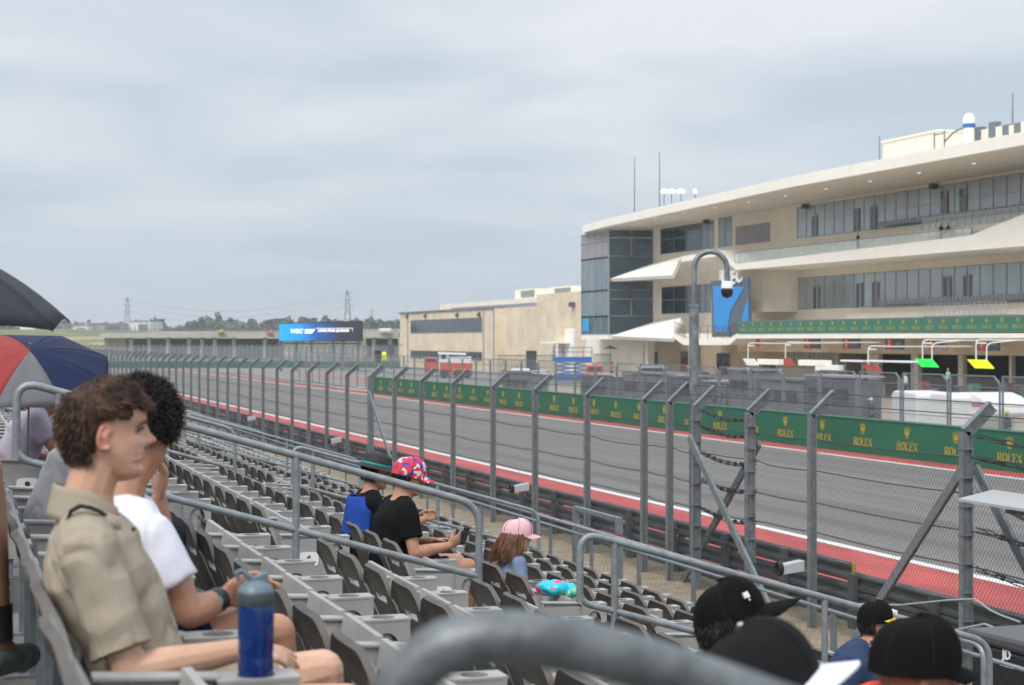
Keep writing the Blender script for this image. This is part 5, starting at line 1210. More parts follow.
def fuse(mb, name, m, parent, voxel, smooth=4, disp=None):
    o0 = parent_loc(parent)
    me = bpy.data.meshes.new('tmp'); me.from_pydata([(v[0] - o0[0], v[1] - o0[1], v[2] - o0[2]) for v in mb.v], [], mb.f); me.update()
    bm = bmesh.new(); bm.from_mesh(me); bmesh.ops.remove_doubles(bm, verts=bm.verts[:], dist=1e-5); bmesh.ops.recalc_face_normals(bm, faces=bm.faces[:]); bm.to_mesh(me); bm.free()
    o = bpy.data.objects.new('tmp', me); COL.objects.link(o)
    q = o.modifiers.new('r', 'REMESH'); q.mode = 'VOXEL'; q.voxel_size = voxel; q.adaptivity = 0
    if smooth: q = o.modifiers.new('s', 'SMOOTH'); q.iterations = smooth; q.factor = .5
    bpy.context.view_layer.update()
    ev = o.evaluated_get(bpy.context.evaluated_depsgraph_get()); m2 = bpy.data.meshes.new_from_object(ev)
    bpy.data.objects.remove(o); bpy.data.meshes.remove(me)
    if disp:
        nn = [v.normal.copy() for v in m2.vertices]
        for v, n_ in zip(m2.vertices, nn): v.co += n_ * disp(v.co + o0, n_)
    m2.name = name; m2.materials.clear(); m2.materials.append(m); m2.polygons.foreach_set('use_smooth', [True] * len(m2.polygons)); m2.update()
    ob = bpy.data.objects.new(name, m2); COL.objects.link(ob); ob.parent = parent
    return ob
def interp(tab, z):
    for i in range(len(tab) - 1):
        if tab[i][0] <= z <= tab[i + 1][0]:
            t = (z - tab[i][0]) / (tab[i + 1][0] - tab[i][0]); return tab[i][1] + (tab[i + 1][1] - tab[i][1]) * t
    return tab[0][1] if z < tab[0][0] else tab[-1][1]
FR = [(0, .045), (.006, .072), (.016, .088), (.03, .090), (.043, .082), (.050, .086), (.058, .090), (.0645, .086), (.072, .091), (.080, .087), (.09, .088), (.12, .080), (.138, .086), (.150, .093), (.165, .094), (.185, .088), (.205, .072), (.222, .047), (.233, .015), (.235, 0)]
BK = [(0, .02), (.02, -.005), (.045, -.045), (.07, -.075), (.10, -.093), (.14, -.102), (.175, -.098), (.20, -.083), (.22, -.055), (.233, -.015), (.235, 0)]
WD = [(0, .022), (.008, .034), (.02, .046), (.045, .057), (.07, .064), (.10, .069), (.13, .072), (.16, .076), (.185, .073), (.205, .060), (.222, .040), (.233, .014), (.235, .0)]
NOSE = [(.082, 0), (.087, .016), (.092, .031), (.100, .037), (.109, .031), (.122, .022), (.134, .014), (.142, .006), (.150, 0)]
class HeadF:
    def __init__(s, chin, yaw=0, pitch=0, roll=0, sc=1.0):
        s.o = Vector(chin); s.M = Matrix.Rotation(yaw, 3, 'Z') @ Matrix.Rotation(pitch, 3, 'Y') @ Matrix.Rotation(roll, 3, 'X'); s.s = sc
    def __call__(s, x, y, z):            # rotate about the skull base
        p = Vector((0, 0, .06)); return s.o + (s.M @ (Vector((x, y, z)) - p) + p) * s.s
def head_mesh(mb, hf):
    nz_, na = 60, 56; vs = []
    for j in range(nz_ + 1):
        z = .235 * (1 - math.cos(PI * j / nz_)) / 2
        z = max(.0005, min(.2345, z)); f, bk_, w = interp(FR, z), interp(BK, z), interp(WD, z); cx = (f + bk_) / 2; hx = (f - bk_) / 2
        for i in range(na):
            a = 2 * PI * i / na; ca, sa = math.cos(a), math.sin(a); pw = .85 if ca < 0 else .80
            x = cx + hx * abs(ca) ** pw * (1 if ca > 0 else -1); y = w * abs(sa) ** pw * (1 if sa > 0 else -1)
            if ca > 0:
                nwid = .0075 + (.007 if .084 < z < .104 else 0)
                x += interp(NOSE, z) * math.exp(-(y / nwid) ** 2)
                x -= .014 * math.exp(-((abs(y) - .033) / .014) ** 2 - ((z - .124) / .013) ** 2)          # eye socket
                x += .005 * math.exp(-((abs(y) - .030) / .022) ** 2 - ((z - .143) / .007) ** 2)          # brow
                x += .004 * math.exp(-((abs(y) - .045) / .016) ** 2 - ((z - .10) / .016) ** 2)           # cheekbone
                x -= .004 * math.exp(-(y / .022) ** 2 - ((z - .0645) / .0022) ** 2)
            vs.append(hf(x, y, z))
    n = na; fs = [(j * n + i, j * n + (i + 1) % n, (j + 1) * n + (i + 1) % n, (j + 1) * n + i) for j in range(nz_) for i in range(n)]
    fs += [tuple(range(n))[::-1], tuple(nz_ * n + j for j in range(n))]
    mb.add(vs, fs)
    for s in (-1, 1):       # ears
        ring = []
        for t in range(15):
            a = -2.3 + 5.2 * t / 14; ring.append(hf(-.012 - .0145 * math.cos(a) + .004 * math.sin(a), s * (.074 + .008 * max(0, math.cos(a))), .110 + .029 * math.sin(a)))
        mb.tube(ring, [.0035] * 1 + [.0045] * 13 + [.004], 8)
        mb.tube([hf(-.002, s * .069, .134), hf(-.012, s * .074, .110), hf(-.002, s * .068, .084)], [.006, .009, .006], 8)
        ell(mb, hf(-.004, s * .0735, .083), .0075 * hf.s)
        mb.add(*sphere_pts(hf(-.013, s * .0725, .110), (.013, .0035, .024), hf.M))
def head_bits(hf, parent, brow=None):
    for s in (-1, 1):
        mb = MB(); ell(mb, hf(.0630, s * .031, .1235), .0112 * hf.s); e_ = mb.build('eye', M_EYE, parent, smooth=True)
        mb = MB(); ell(mb, hf(.0690, s * .0325, .1235), .0068 * hf.s); mb.build('iris', M_IRIS, e_, smooth=True)
        if brow:
            mb = MB(); mb.tube([hf(.091, s * .016, .141), hf(.092, s * .028, .1455), hf(.086, s * .041, .145), hf(.075, s * .051, .139)], [.0025, .0036, .003, .0012], 6); mb.build('eyebrow', brow, parent, smooth=True)
            mb = MB(); mb.tube([hf(.080, s * .020, .1265), hf(.0835, s * .032, .130), hf(.074, s * .045, .126)], [.0022, .0034, .002], 6); mb.build('eyelid', M_IRIS if not brow else brow, e_)
    mb = MB(); mb.tube([hf(.080, -.024, .0655), hf(.0895, -.010, .0705), hf(.091, 0, .070), hf(.0895, .010, .0705), hf(.080, .024, .0655)], [.001, .0036, .0036, .0036, .001], 6)
    mb.tube([hf(.080, -.023, .0635), hf(.0885, -.010, .0585), hf(.090, 0, .0575), hf(.0885, .010, .0585), hf(.080, .023, .0635)], [.001, .0044, .0048, .0044, .001], 6); mb.build('lips', M_LIP, parent, smooth=True)
def hand(mb, wrist, d, palm, s=1.0, curl=.5, spread=.12, thumb=1, sz=1.0):
    """d: pointing direction, palm: the palm's outward normal; thumb side = d x palm * thumb"""
    d = Vector(d).normalized(); palm = Vector(palm); palm = (palm - d * palm.dot(d)).normalized(); side = d.cross(palm) * thumb; w = Vector(wrist); k = s * sz
    c = w + d * .048 * k
    M = Matrix((d, side, palm)).transposed()
    mb.add(*sphere_pts(c, (.056 * k, .041 * k, .0155 * k), M, 14, 10)); mb.add(*sphere_pts(w + d * .075 * k, (.022 * k, .040 * k, .012 * k), M, 14, 10))
    ends = []
    for i, ln in enumerate((.070, .080, .074, .058)):
        off = (.030 - .0195 * i) * k; base = w + d * .084 * k + side * off; a = (0.35 + .15 * i) * curl; dd = (d + side * spread * (.5 - i * .33)).normalized()
        p = base; pts = [base - dd * .012 * k, p]; ang = 0
        for q, fr in enumerate((.42, .32, .26)):
            ang += a * (1.0, 1.25, .9)[q]; p = p + (dd * math.cos(ang) + palm * math.sin(ang)) * ln * fr * k; pts.append(p)
        limb(mb, pts, [.0088 * k, .0092 * k, .0082 * k, .0074 * k, .0062 * k], 8); ends.append(p)
    b0 = w + d * .020 * k + side * .026 * k; b1 = w + d * .052 * k + side * .050 * k + palm * .012 * k; b2 = b1 + (d * .85 + side * .25 + palm * .3 * curl).normalized() * .030 * k; b3 = b2 + (d * .95 - side * .1 + palm * .6 * curl).normalized() * .024 * k
    limb(mb, [b0, b1, b2, b3], [.0135 * k, .0115 * k, .0096 * k, .0075 * k], 8)
    return ends
def strands(hf, roots, name, m, parent, r0=.004, seg=5, curl=0.0, seed=1):
    """roots: list of (pos, dir, length, sag) in head coordinates"""
    r_ = random.Random(seed); mb = MB()
    for pos, d, ln, sag in roots:
        p = Vector(pos); d = Vector(d).normalized(); pts = [hf(*p)]; ph = r_.uniform(0, 6.28); a1 = d.cross(Vector((0, 0, 1)) if abs(d.z) < .9 else Vector((1, 0, 0))).normalized(); a2 = d.cross(a1)
        for i in range(seg):
            d = (d + Vector(sag) * (1 / seg)).normalized(); p = p + d * ln / seg
            q = p + (a1 * math.cos(ph + i * 1.9) + a2 * math.sin(ph + i * 1.9)) * curl; pts.append(hf(*q))
        mb.tube(pts, [r0 * hf.s * (1 - (i / seg) ** 2 * .85) for i in range(seg + 1)], 5)
    return mb.build(name, m, parent, smooth=True)
def scalp_point(a, e_):    # azimuth from front, elevation -> point on the scalp and normal
    c = Vector((-.004, 0, .135)); r = Vector((.098, .079, .101)); d = Vector((math.cos(e_) * math.cos(a), math.cos(e_) * math.sin(a), math.sin(e_)))
    if d.z < 0: r = Vector((.098, .077, .12))
    p = c + Vector((d.x * r.x, d.y * r.y, d.z * r.z)); n_ = Vector((d.x / r.x, d.y / r.y, d.z / r.z)).normalized(); return p, n_
def hair_mat(name, c1, c2):
    m = mat(name, c1, .5, col2=c2, vscale=26, stretch=(1, 1, .5), lo=.4, hi=.62, spec=.3); return m
M_SEAM = mat('cap_seam_thread', (.022, .022, .022), .95, spec=.1)
def cap(hf, parent, m, mbrim, under=None, brim_len=.075, crown=.088, brim_yaw=0, logo=None, loose=1.0):
    mb = MB(); n = 28; rings = 9; vs = []
    c = Vector((-.008, 0, .150)); R_ = (.110 * loose, .090 * loose, crown)
    for j in range(rings + 1):
        e_ = -.18 + (PI / 2 + .18) * j / rings
        for i in range(n):
            a = 2 * PI * i / n; k = math.cos(max(0, e_)) if e_ > 0 else 1.0
            k = k ** .75; zz_ = R_[2] * math.sin(e_) if e_ > 0 else .16 * e_
            if math.cos(a) > .3 and e_ > 0: zz_ *= 1.0 + .06 * math.cos(a)
            seam = 1 - .012 * max(0, math.cos(6 * a) - .9) * 10
            vs.append(hf(c.x + R_[0] * k * math.cos(a) * seam, R_[1] * k * math.sin(a) * seam, c.z + zz_ + .012 * (1 - math.cos(a)) * -.5))
    mb.add(vs, [(j * n + i, j * n + (i + 1) % n, (j + 1) * n + (i + 1) % n, (j + 1) * n + i) for j in range(rings) for i in range(n)] + [tuple(range(n))[::-1]])
    o = mb.build('cap', m, parent, smooth=True)
    mb = MB()
    for q in range(6):
        a = PI / 6 + q * PI / 3; pts = []
        for j in range(10):
            e_ = (PI / 2) * j / 9; k = max(.02, math.cos(e_)) ** .75; pts.append(hf(c.x + (R_[0] * k + .0006) * math.cos(a), (R_[1] * k + .0006) * math.sin(a), c.z + R_[2] * math.sin(e_) * (1 + (.06 * math.cos(a) if math.cos(a) > .3 and e_ > 0 else 0)) + .012 * (1 - math.cos(a)) * -.5 + .0006))
        mb.tube(pts, .0013, 5)
    mb.build('seam', M_SEAM, o, smooth=True)
    mb = MB(); B = brim_yaw
    def P(u, v, dz):
        a = (u - .5) * 2.1; rr = v * brim_len * (math.cos(a * .72) ** .6); x = (.098 * loose) * math.cos(a) + rr; y = .086 * loose * math.sin(a) * (1 - .12 * v); z = .140 - .016 * v - .020 * (a * .95) ** 2 + dz
        v_ = Matrix.Rotation(B, 3, 'Z') @ Vector((x - .008, y, z)); return hf(*v_)
    mb.grid(lambda u, v: P(u, v, .0022), 18, 6); mb.grid(lambda u, v: P(1 - u, v, -.0022), 18, 6)
    mb.grid(lambda u, v: P(1 - u, 1, .0022 - .0044 * (1 - v)), 18, 1)
    mb.build('brim', mbrim, o, smooth=True)
    mb = MB(); ell(mb, hf(-.008, 0, .150 + crown + .001), (.007, .007, .003), hf.M, 8, 6); mb.build('button', mbrim, o)
    return o
def wrinkle(amp=.006, sc=14, seed=0, stretch=(1, 1, 1), pull=None):
    def f(p, n_):
        q = Vector((p.x * stretch[0], p.y * stretch[1], p.z * stretch[2])) * sc + Vector((seed, seed * 2, 0))
        a = noise.noise(q); b_ = noise.noise(q * 2.1 + Vector((9, 1, 4))); c = abs(noise.noise(q * .7 + Vector((3, 7, 1))))
        return amp * (a * .9 + b_ * .45 - (1 - min(1, c * 6)) * .75)
    return f
def person(name_label, base, J, hf, skin, vox, shirt=None, pants=None, shoes=None, sleeve=.62, size=1.0, hands=None, neckr=.055, girth=1.0, feet=True, sh_amp=.006, short=True, body_only_upper=False):
    """J: world joints: pelvis, waist, chest, neck, shR shL elR elL wrR wrL hipR hipL knR knL anR anL"""
    o = thing('person', name_label, 'person', base); k = size; mb = MB()
    side = (J['shL'] - J['shR']).normalized(); upv = (J['neck'] - J['pelvis']).normalized(); fw = side.cross(upv).normalized()
    sw = (J['shL'] - J['shR']).length / 2
    def torso(mb_, g, top=True):
        w, ch, pe, ne = J['waist'], J['chest'], J['pelvis'], J['neck']
        secs = [(pe - upv * .085 * k, side * .11 * k * g, fw * .08 * k * g), (pe - upv * .03 * k, side * .165 * k * g, fw * .115 * k * g), (pe + (w - pe) * .5, side * .168 * k * g, fw * .122 * k * g), (w, side * .152 * k * g, fw * .115 * k * g), (w.lerp(ch, .5), side * .160 * k * g, fw * .115 * k * g), (ch, side * .172 * k * g, fw * .115 * k * g),
                (ch.lerp(ne, .45), side * (sw + .0 * k) * .93 * (g * .5 + .5), fw * .10 * k * g), (ch.lerp(ne, .78), side * sw * .82, fw * .078 * k * g), (ne - upv * .008, side * .080 * k, fw * .062 * k)]
        loft(mb_, secs)
    torso(mb, .95 * girth)
    hc = hf(-.018, 0, .045); limb(mb, [J['neck'] - upv * .03, J['neck'].lerp(hc, .45), hc, hf(-.02, 0, .09)], [neckr * 1.25 * k, neckr * k, neckr * k, neckr * k])
    head_mesh(mb, hf)
    for s in 'RL':
        limb(mb, [J['neck'] - upv * .03 * k, J['neck'].lerp(J['sh' + s], .6), J['sh' + s]], [.052 * k, .048 * k, .048 * k])
        limb(mb, [J['sh' + s], J['sh' + s].lerp(J['el' + s], .35), J['el' + s]], [.050 * k * girth, .047 * k * girth, .038 * k])
        limb(mb, [J['el' + s], J['el' + s].lerp(J['wr' + s], .3), J['wr' + s]], [.038 * k, .042 * k * girth ** .5, .026 * k])
        limb(mb, [J['hip' + s], J['hip' + s].lerp(J['kn' + s], .5), J['kn' + s]], [.085 * k * girth, .077 * k * girth, .055 * k])
        limb(mb, [J['kn' + s], J['kn' + s].lerp(J['an' + s], .35), J['an' + s]], [.053 * k, .054 * k, .036 * k])
        hd = (hands or {}).get(s)
        if hd: hand(mb, J['wr' + s], *hd[:2], sz=k, curl=hd[2] if len(hd) > 2 else .6, thumb=hd[3] if len(hd) > 3 else (1 if s == 'R' else -1))
        d = J.get('toe' + s)
        if d: limb(mb, [J['an' + s] - Vector((0, 0, .04)), d], [.035 * k, .03 * k])
    fuse(mb, 'body', skin, o, vox, 3)
    if shirt:
        mb = MB(); torso(mb, 1.07 * girth)
        for s in 'RL':
            e_ = J['sh' + s].lerp(J['el' + s], sleeve); ax = (J['el' + s] - J['sh' + s]).normalized()
            limb(mb, [J['sh' + s].lerp(J['chest'], .12), J['sh' + s]], [.062 * k, .064 * k * girth])
            limb(mb, [J['neck'] - upv * .035 * k + (J['sh' + s] - J['neck']) * .12, J['neck'].lerp(J['sh' + s], .6) - upv * .0 * k, J['sh' + s]], [.064 * k, .066 * k, .066 * k])
            if sleeve <= 1: mb.tube([J['sh' + s], J['sh' + s].lerp(e_, .5), e_], [.065 * k * girth, .066 * k * girth, .068 * k * girth], 18)
            else:
                limb(mb, [J['sh' + s], J['el' + s]], [.060 * k, .050 * k]); limb(mb, [J['el' + s], J['el' + s].lerp(J['wr' + s], .92)], [.050 * k, .036 * k])
        fuse(mb, 'shirt', shirt, o, vox * 1.15, 4, wrinkle(sh_amp * k, 11, sum(base) % 7, (1, 1, .8)))
    if pants:
        mb = MB(); loft(mb, [(J['pelvis'] - upv * .10 * k, side * .13 * k, fw * .09 * k), (J['pelvis'] - upv * .03 * k, side * .18 * k, fw * .128 * k), (J['pelvis'] + upv * .06 * k, side * .178 * k, fw * .130 * k)])
        for s in 'RL':
            t_ = .72 if short else 1.0; q = J['hip' + s].lerp(J['kn' + s], t_); limb(mb, [J['hip' + s], J['hip' + s].lerp(q, .5)], [.098 * k, .094 * k]); mb.tube([J['hip' + s].lerp(q, .4), q], [.094 * k, .086 * k], 16)
            if not short: limb(mb, [J['kn' + s], J['kn' + s].lerp(J['an' + s], .95)], [.068 * k, .055 * k])
        fuse(mb, 'shorts' if short else 'trousers', pants, o, vox * 1.15, 3, wrinkle(.005 * k, 12, 3))
    if shoes:
        for s in 'RL':
            a = J['an' + s]; t_ = J.get('toe' + s, a + Vector((.16, 0, -.06))); mb = MB(); d = (t_ - a); d.z = 0; d.normalize(); b0 = a - d * .04; b0.z = t_.z + .01
            limb(mb, [b0 + Vector((0, 0, .02)), t_ + Vector((0, 0, .02)) + d * .03], [.045 * k, .04 * k]); fuse(mb, 'shoe', shoes, o, max(vox, .008), 2)
    return o
def seated(k_, D, lean=.12, s=1.0, hy=0, hp=0, fwd=.28, arm='lap', yaw=0.0, hunch=.0):
    """joints of somebody sitting in row k_ and a head frame"""
    P = Vector((rowL(k_) + fwd, D, deckZ(k_) + .47)); RZ = Matrix.Rotation(yaw, 3, 'Z'); up = Matrix.Rotation(lean, 3, 'Y')
    def U(x, y, z): h_ = Vector((0, 0, .09 * s)); v = up @ (Vector((x, y, z)) * s - h_) + h_; return P + RZ @ v
    def W(x, y, z): return P + RZ @ (Vector((x, y, z)) * s)
    J = dict(pelvis=W(0, 0, .10), waist=U(-.01, 0, .25), chest=U(0, 0, .40), neck=U(.015 + hunch, 0, .545 - hunch * .2), shR=U(.01 + hunch * .6, -.17, .48), shL=U(.01 + hunch * .6, .17, .48), hipR=W(.02, -.09, .08), hipL=W(.02, .09, .08), knR=W(.45, -.11, .12), knL=W(.45, .13, .12), anR=W(.44, -.11, -.36), anL=W(.46, .13, -.36))
    J['toeR'] = J['anR'] + RZ @ Vector((.17, 0, -.07)) * s; J['toeL'] = J['anL'] + RZ @ Vector((.17, 0, -.07)) * s
    fz = deckZ(k_)
    for q in 'RL': J['toe' + q].z = fz + .03; J['an' + q].z = fz + .10
    for q, sg in (('R', -1), ('L', 1)):
        if arm == 'lap': J['el' + q] = U(.02, sg * .23, .24); J['wr' + q] = W(.27, sg * .13, .20)
        elif arm == 'phone': J['el' + q] = U(.05, sg * .24, .22); J['wr' + q] = W(.34, sg * .08, .27)
        elif arm == 'clasp': J['el' + q] = U(.10, sg * .24, .23); J['wr' + q] = W(.40, sg * .035, .28)
    nk = J['neck']; chin = nk + RZ @ (up @ Vector((.060, 0, .022)) * s)
    hf = HeadF(chin - RZ @ Vector((.03, 0, 0)) * s, hy + yaw, hp + lean * .6, 0, s * .97)
    return J, hf, P
# ---- P1: the man in the khaki shirt
V = Vector
chin = LD(101, 480.6, 3.98); chin = V((.345, 3.98, H - .316))
hf = HeadF(chin, 0, R(1), 0, .93)
J = dict(pelvis=V((.42, 3.98, H - .83)), waist=V((.385, 3.98, H - .68)), chest=V((.325, 3.98, H - .52)), neck=V((.292, 3.98, H - .385)),
         shR=LD(88, 553, 3.81), shL=V((.30, 4.15, H - .47)), elR=LD(130, 673, 3.76), elL=V((.42, 4.22, H - .74)), wrR=LD(236, 651, 3.80), wrL=V((.62, 4.14, H - .74)),
         hipR=V((.44, 3.89, H - .86)), hipL=V((.44, 4.07, H - .86)), knR=V((.86, 3.84, H - .83)), knL=V((.865, 4.12, H - .80)), anR=V((.88, 3.85, H - 1.27)), anL=V((.90, 4.14, H - 1.27)))
J['toeR'] = J['anR'] + V((.17, 0, -.07)); J['toeL'] = J['anL'] + V((.17, 0, -.07))
KH = cloth('khaki_linen', (.35, .30, .235), .04)
p1 = person('young man with wavy brown hair and a khaki shirt sitting nearest the camera', (.4, 3.98, deckZ(0)), J, hf, SK_L, .0034, KH, cloth('beige_shorts', (.32, .27, .2)), mat('white_shoe', (.6, .6, .58), .6), sleeve=.82, hands={'R': ((.93, .1, -.12), (0, .3, -1), .5), 'L': ((.9, -.2, -.1), (0, -.2, -1), .5)}, neckr=.054, sh_amp=.011)
def tint(o, hf, name, col, test):
    me = o.data; me.materials.append(skin_mat(name, col)); k = len(me.materials) - 1; inv = hf.M.inverted(); o0 = parent_loc(o.parent); p0 = V((0, 0, .06))
    for p_ in me.polygons:
        q = inv @ ((p_.center + o0 - hf.o) / hf.s - p0) + p0
        if test(q, noise.noise(q * 130)): p_.material_index = k
bd = [c for c in p1.children if c.name.startswith('body')][0]
tint(bd, hf, 'stubbled_skin', (.505, .292, .198), lambda q, n_: -.01 < q.z < .082 - .25 * max(0, .06 - q.x) and q.x > .005 and not (q.x > .08 and .062 < q.z < .07) and n_ > .05 - (.08 - q.z) * 4)
tint(bd, hf, 'flushed_skin', (.60, .27, .19), lambda q, n_: (abs(q.y) > .0705 and -.04 < q.x < .012 and .075 < q.z < .145) or (q.x > .104 and .085 < q.z < .115))
BRN = hair_mat('wavy_brown_hair', (.12, .064, .034), (.026, .015, .010))
head_bits(hf, p1, BRN)
r_ = random.Random(4); roots = []
for i in range(13000):
    a = r_.uniform(-PI, PI); e_ = math.asin(r_.uniform(-.72, 1)); p, n_ = scalp_point(a, e_)
    fx, z = p.x, p.z; lim = .178 if fx > .052 else (.152 if fx > .022 else (.137 if fx > -.012 else (.062 if fx < -.030 else .120)))
    if z < lim: continue
    if z < .10 and abs(p.y) > .068: continue
    if z < .135 and abs(p.y) > .055 and fx > -.032: continue
    if z > .175 and fx > -.03: d = V((.75, p.y * 2, .12)) + n_ * .25; ln = r_.uniform(.024, .040); sag = (.35, 0, -.9)
    elif fx < -.02: d = V((-.30, p.y * 2, -.6)) + n_ * .30; ln = r_.uniform(.022, .034); sag = (.35, 0, -.8)
    else: d = V((-.65, p.y * 2, -.25)) + n_ * .28; ln = r_.uniform(.02, .04); sag = (-.2, 0, -.4)
    d = d + V((r_.gauss(0, .22), r_.gauss(0, .22), r_.gauss(0, .2)))
    d += V((math.sin(p.z * 60 + p.x * 40), math.sin(p.x * 50), math.cos(p.x * 60 + p.y * 30))) * .30
    if z < .155 and abs(p.y) > .050 and -.040 < fx < .03: continue
    if z < .18 and abs(p.y) > .05 and fx > -.04: ln *= .45
    roots.append((p + n_ * (.009 if z > .16 else .002), d + n_ * (.25 if z > .2 else 0), ln * (.80 if fx > .05 else 1), sag if fx < .05 else (0, 0, -1.1)))
strands(hf, roots, 'hair', BRN, p1, r0=.0020, seg=4, curl=.0014)
mb = MB(); c0 = scalp_point(0, 0)
def Ph(u, v):
    a = -PI + 2 * PI * u; e_ = -.62 + (PI / 2 + .62) * v; fx = math.cos(a)
    lo_ = .55 if fx > .75 else (.30 if fx > .2 else (.12 if fx > -.25 else -.55)); e_ = lo_ + (PI / 2 - lo_) * v
    p, n_ = scalp_point(a, e_); return hf(*(p + n_ * (.003 + .007 * min(1, v * 3) + .003 * noise.noise(p * 60))))
mb.grid(Ph, 40, 14); mb.build('hair_base', BRN, p1, smooth=True)
# collar, side strap, buttons
mb = MB(); nk = J['neck']
def Pc(u, v):
    a = -2.6 + 5.2 * u; fx = math.cos(a + PI); r0 = .064 + .016 * v; 
    return nk + V((.012 + (r0 + .008) * math.cos(a + PI), (r0 + .004) * math.sin(a + PI), .040 + .022 * (1 - fx) * .6 - (.070 + .01 * (1 + fx)) * v - .035 * max(0, fx)))
mb.grid(Pc, 30, 6); mb.build('collar', KH, p1, smooth=True, solid=.004)
mb = MB(); sh = J['shR']
st_pts = [LD(67, 520, 3.86), LD(71, 511, 3.845), LD(80, 506, 3.83), LD(90, 507.5, 3.83), LD(99, 511, 3.84), LD(110, 518, 3.87)]
mb.tube(st_pts, [.003, .005, .0055, .0055, .005, .003], 6); mb.build('shoulder_strap', M_BLACK, p1, smooth=True)
mb = MB(); ell(mb, LD(107, 521, 3.875), (.034, .03, .016), Matrix.Rotation(R(32), 3, 'Y')); mb.build('lapel', KH, p1, smooth=True)
mb = MB(); [ell(mb, LD(x, y, 3.80), .005) for x, y in ((133.5, 529),)]; mb.build('button', M_BLACK, p1)
# blue bottle in the cup holder
cb = V((rowL(0) + .475, 0, 0)); 
Lb = .63
bD = 3.70; bD = 3.64; c = V((rowL(0) + .036 + .4075, bD, deckZ(0) + .676 - .030))
# cup holder under it belongs to the seat arm; the bottle stands in it
o = thing('water_bottle', 'clear blue water bottle with a grey flip lid standing in an armrest cup holder', 'bottle', c - V((0, 0, .06)))
MBOT = mat('blue_bottle_plastic', (.003, .035, .20), .08, 0, var=.15, vscale=12, spec=.8)
MBOT.node_tree.nodes['Principled BSDF'].inputs['Transmission Weight'].default_value = .35
z0 = c.z - .06; r = .0385
mb = MB(); mb.lathe([(0, z0), (r * .9, z0), (r * .97, z0 + .01), (r * .97, z0 + .125), (r * .93, z0 + .132), (r * .97, z0 + .14), (r, z0 + .23), (r * .96, z0 + .237), (0, z0 + .237)], (c.x, c.y, 0), 28); mb.build('bottle_body', MBOT, o, smooth=True)
mb = MB(); mb.lathe([(0, z0 + .06), (r * .6, z0 + .06), (r * .65, z0 + .1), (r * .3, z0 + .2), (0, z0 + .2)], (c.x + .004, c.y, 0), 16); mb.build('inner_straw', mat('deep_blue', (.002, .02, .12), .3), o, smooth=True)
LID = mat('blue_grey_lid', (.12, .17, .20), .4); 
mb = MB(); mb.lathe([(r * 1.0, z0 + .2375), (r * 1.03, z0 + .24), (r * 1.03, z0 + .262), (r * .98, z0 + .266)], (c.x, c.y, 0), 28); mb.build('collar', mat('lid_ring', (.05, .065, .07), .4), o, smooth=True)
mb = MB(); mb.lathe([(r * .98, z0 + .266), (r * .9, z0 + .276), (r * .5, z0 + .288), (0, z0 + .29)], (c.x, c.y, 0), 28); ld = mb.build('lid', LID, o, smooth=True)
mb = MB(); hp_ = [(c.x - .002, c.y, z0 + .286), (c.x - .018, c.y, z0 + .300), (c.x - .030, c.y, z0 + .310), (c.x - .042, c.y, z0 + .306), (c.x - .034, c.y, z0 + .290)]; mb.tube(hp_, [.006, .007, .006, .006, .005], 8); mb.obox((c.x + .008, c.y, z0 + .292), (1, 0, .4), .022, .014, .036); mb.build('bite_valve', LID, ld, smooth=True)

# ---- P2: curly haired man in white beyond
J, hf, P = seated(0, 4.58, lean=.30, s=.98, fwd=.27)
hf = HeadF(V((.495, 4.62, H - .345)), R(78), R(8), 0, .98)
J.update(neck=V((.42, 4.58, H - .405)), chest=V((.40, 4.58, H - .53)), waist=V((.40, 4.58, H - .69)), pelvis=V((.44, 4.58, H - .83)), shR=LD(150, 538, 4.42), shL=V((.48, 4.75, H - .47)), elR=LD(190, 614, 4.38), wrR=LD(222, 598, 4.45), elL=V((.58, 4.80, H - .68)), wrL=LD(158, 502, 4.80),
         hipR=V((.45, 4.49, H - .84)), hipL=V((.45, 4.67, H - .84)), knR=V((.74, 4.50, H - .74)), knL=V((.86, 4.70, H - .80)), anR=V((.86, 4.5, H - 1.2)))
p2 = person('man with black curly hair in a white tee and navy shorts behind the khaki man', (.4, 4.58, deckZ(0)), J, hf, SK_T, .0055, cloth('white_tee', (.66, .67, .75), .03), cloth('navy_shorts', (.012, .022, .06)), None, sleeve=.62, hands={'R': ((.9, .1, .42), (.1, -.6, -.3), .75), 'L': ((.2, 0, 1), (-.6, 0, .2), .9)}, sh_amp=.007)
BLK = hair_mat('black_curly_hair', (.022, .017, .015), (.006, .005, .005))
head_bits(hf, p2, BLK); roots = []
for i in range(6500):
    a = r_.uniform(-PI, PI); e_ = math.asin(r_.uniform(-.6, 1)); p, n_ = scalp_point(a, e_); lim = .172 if p.x > .05 else (.13 if p.x > -.01 else .085)
    if p.z < lim: continue
    roots.append((p, n_ + V((r_.gauss(0, .5), r_.gauss(0, .5), r_.gauss(0, .5) + .2)), r_.uniform(.022, .045), (r_.gauss(0, .8), r_.gauss(0, .8), r_.gauss(0, .8))))
strands(hf, roots, 'hair', BLK, p2, r0=.0030, curl=.005)
mb = MB(); mb.tube([J['wrR'] + (J['elR'] - J['wrR']).normalized() * t for t in (.0, .012, .03, .042)], [.029, .0325, .0325, .03], 16); w_ = mb.build('wrist_watch', M_BLACK, p2, smooth=True)
mb = MB(); c = J['wrR'] + (J['elR'] - J['wrR']).normalized() * .02; mb.lathe([(0, 0), (.017, 0), (.017, .006), (0, .007)], c + V((-.006, -.031, .002)), 16, (0, -1, .2)); mb.build('watch_face', M_GALV, w_)

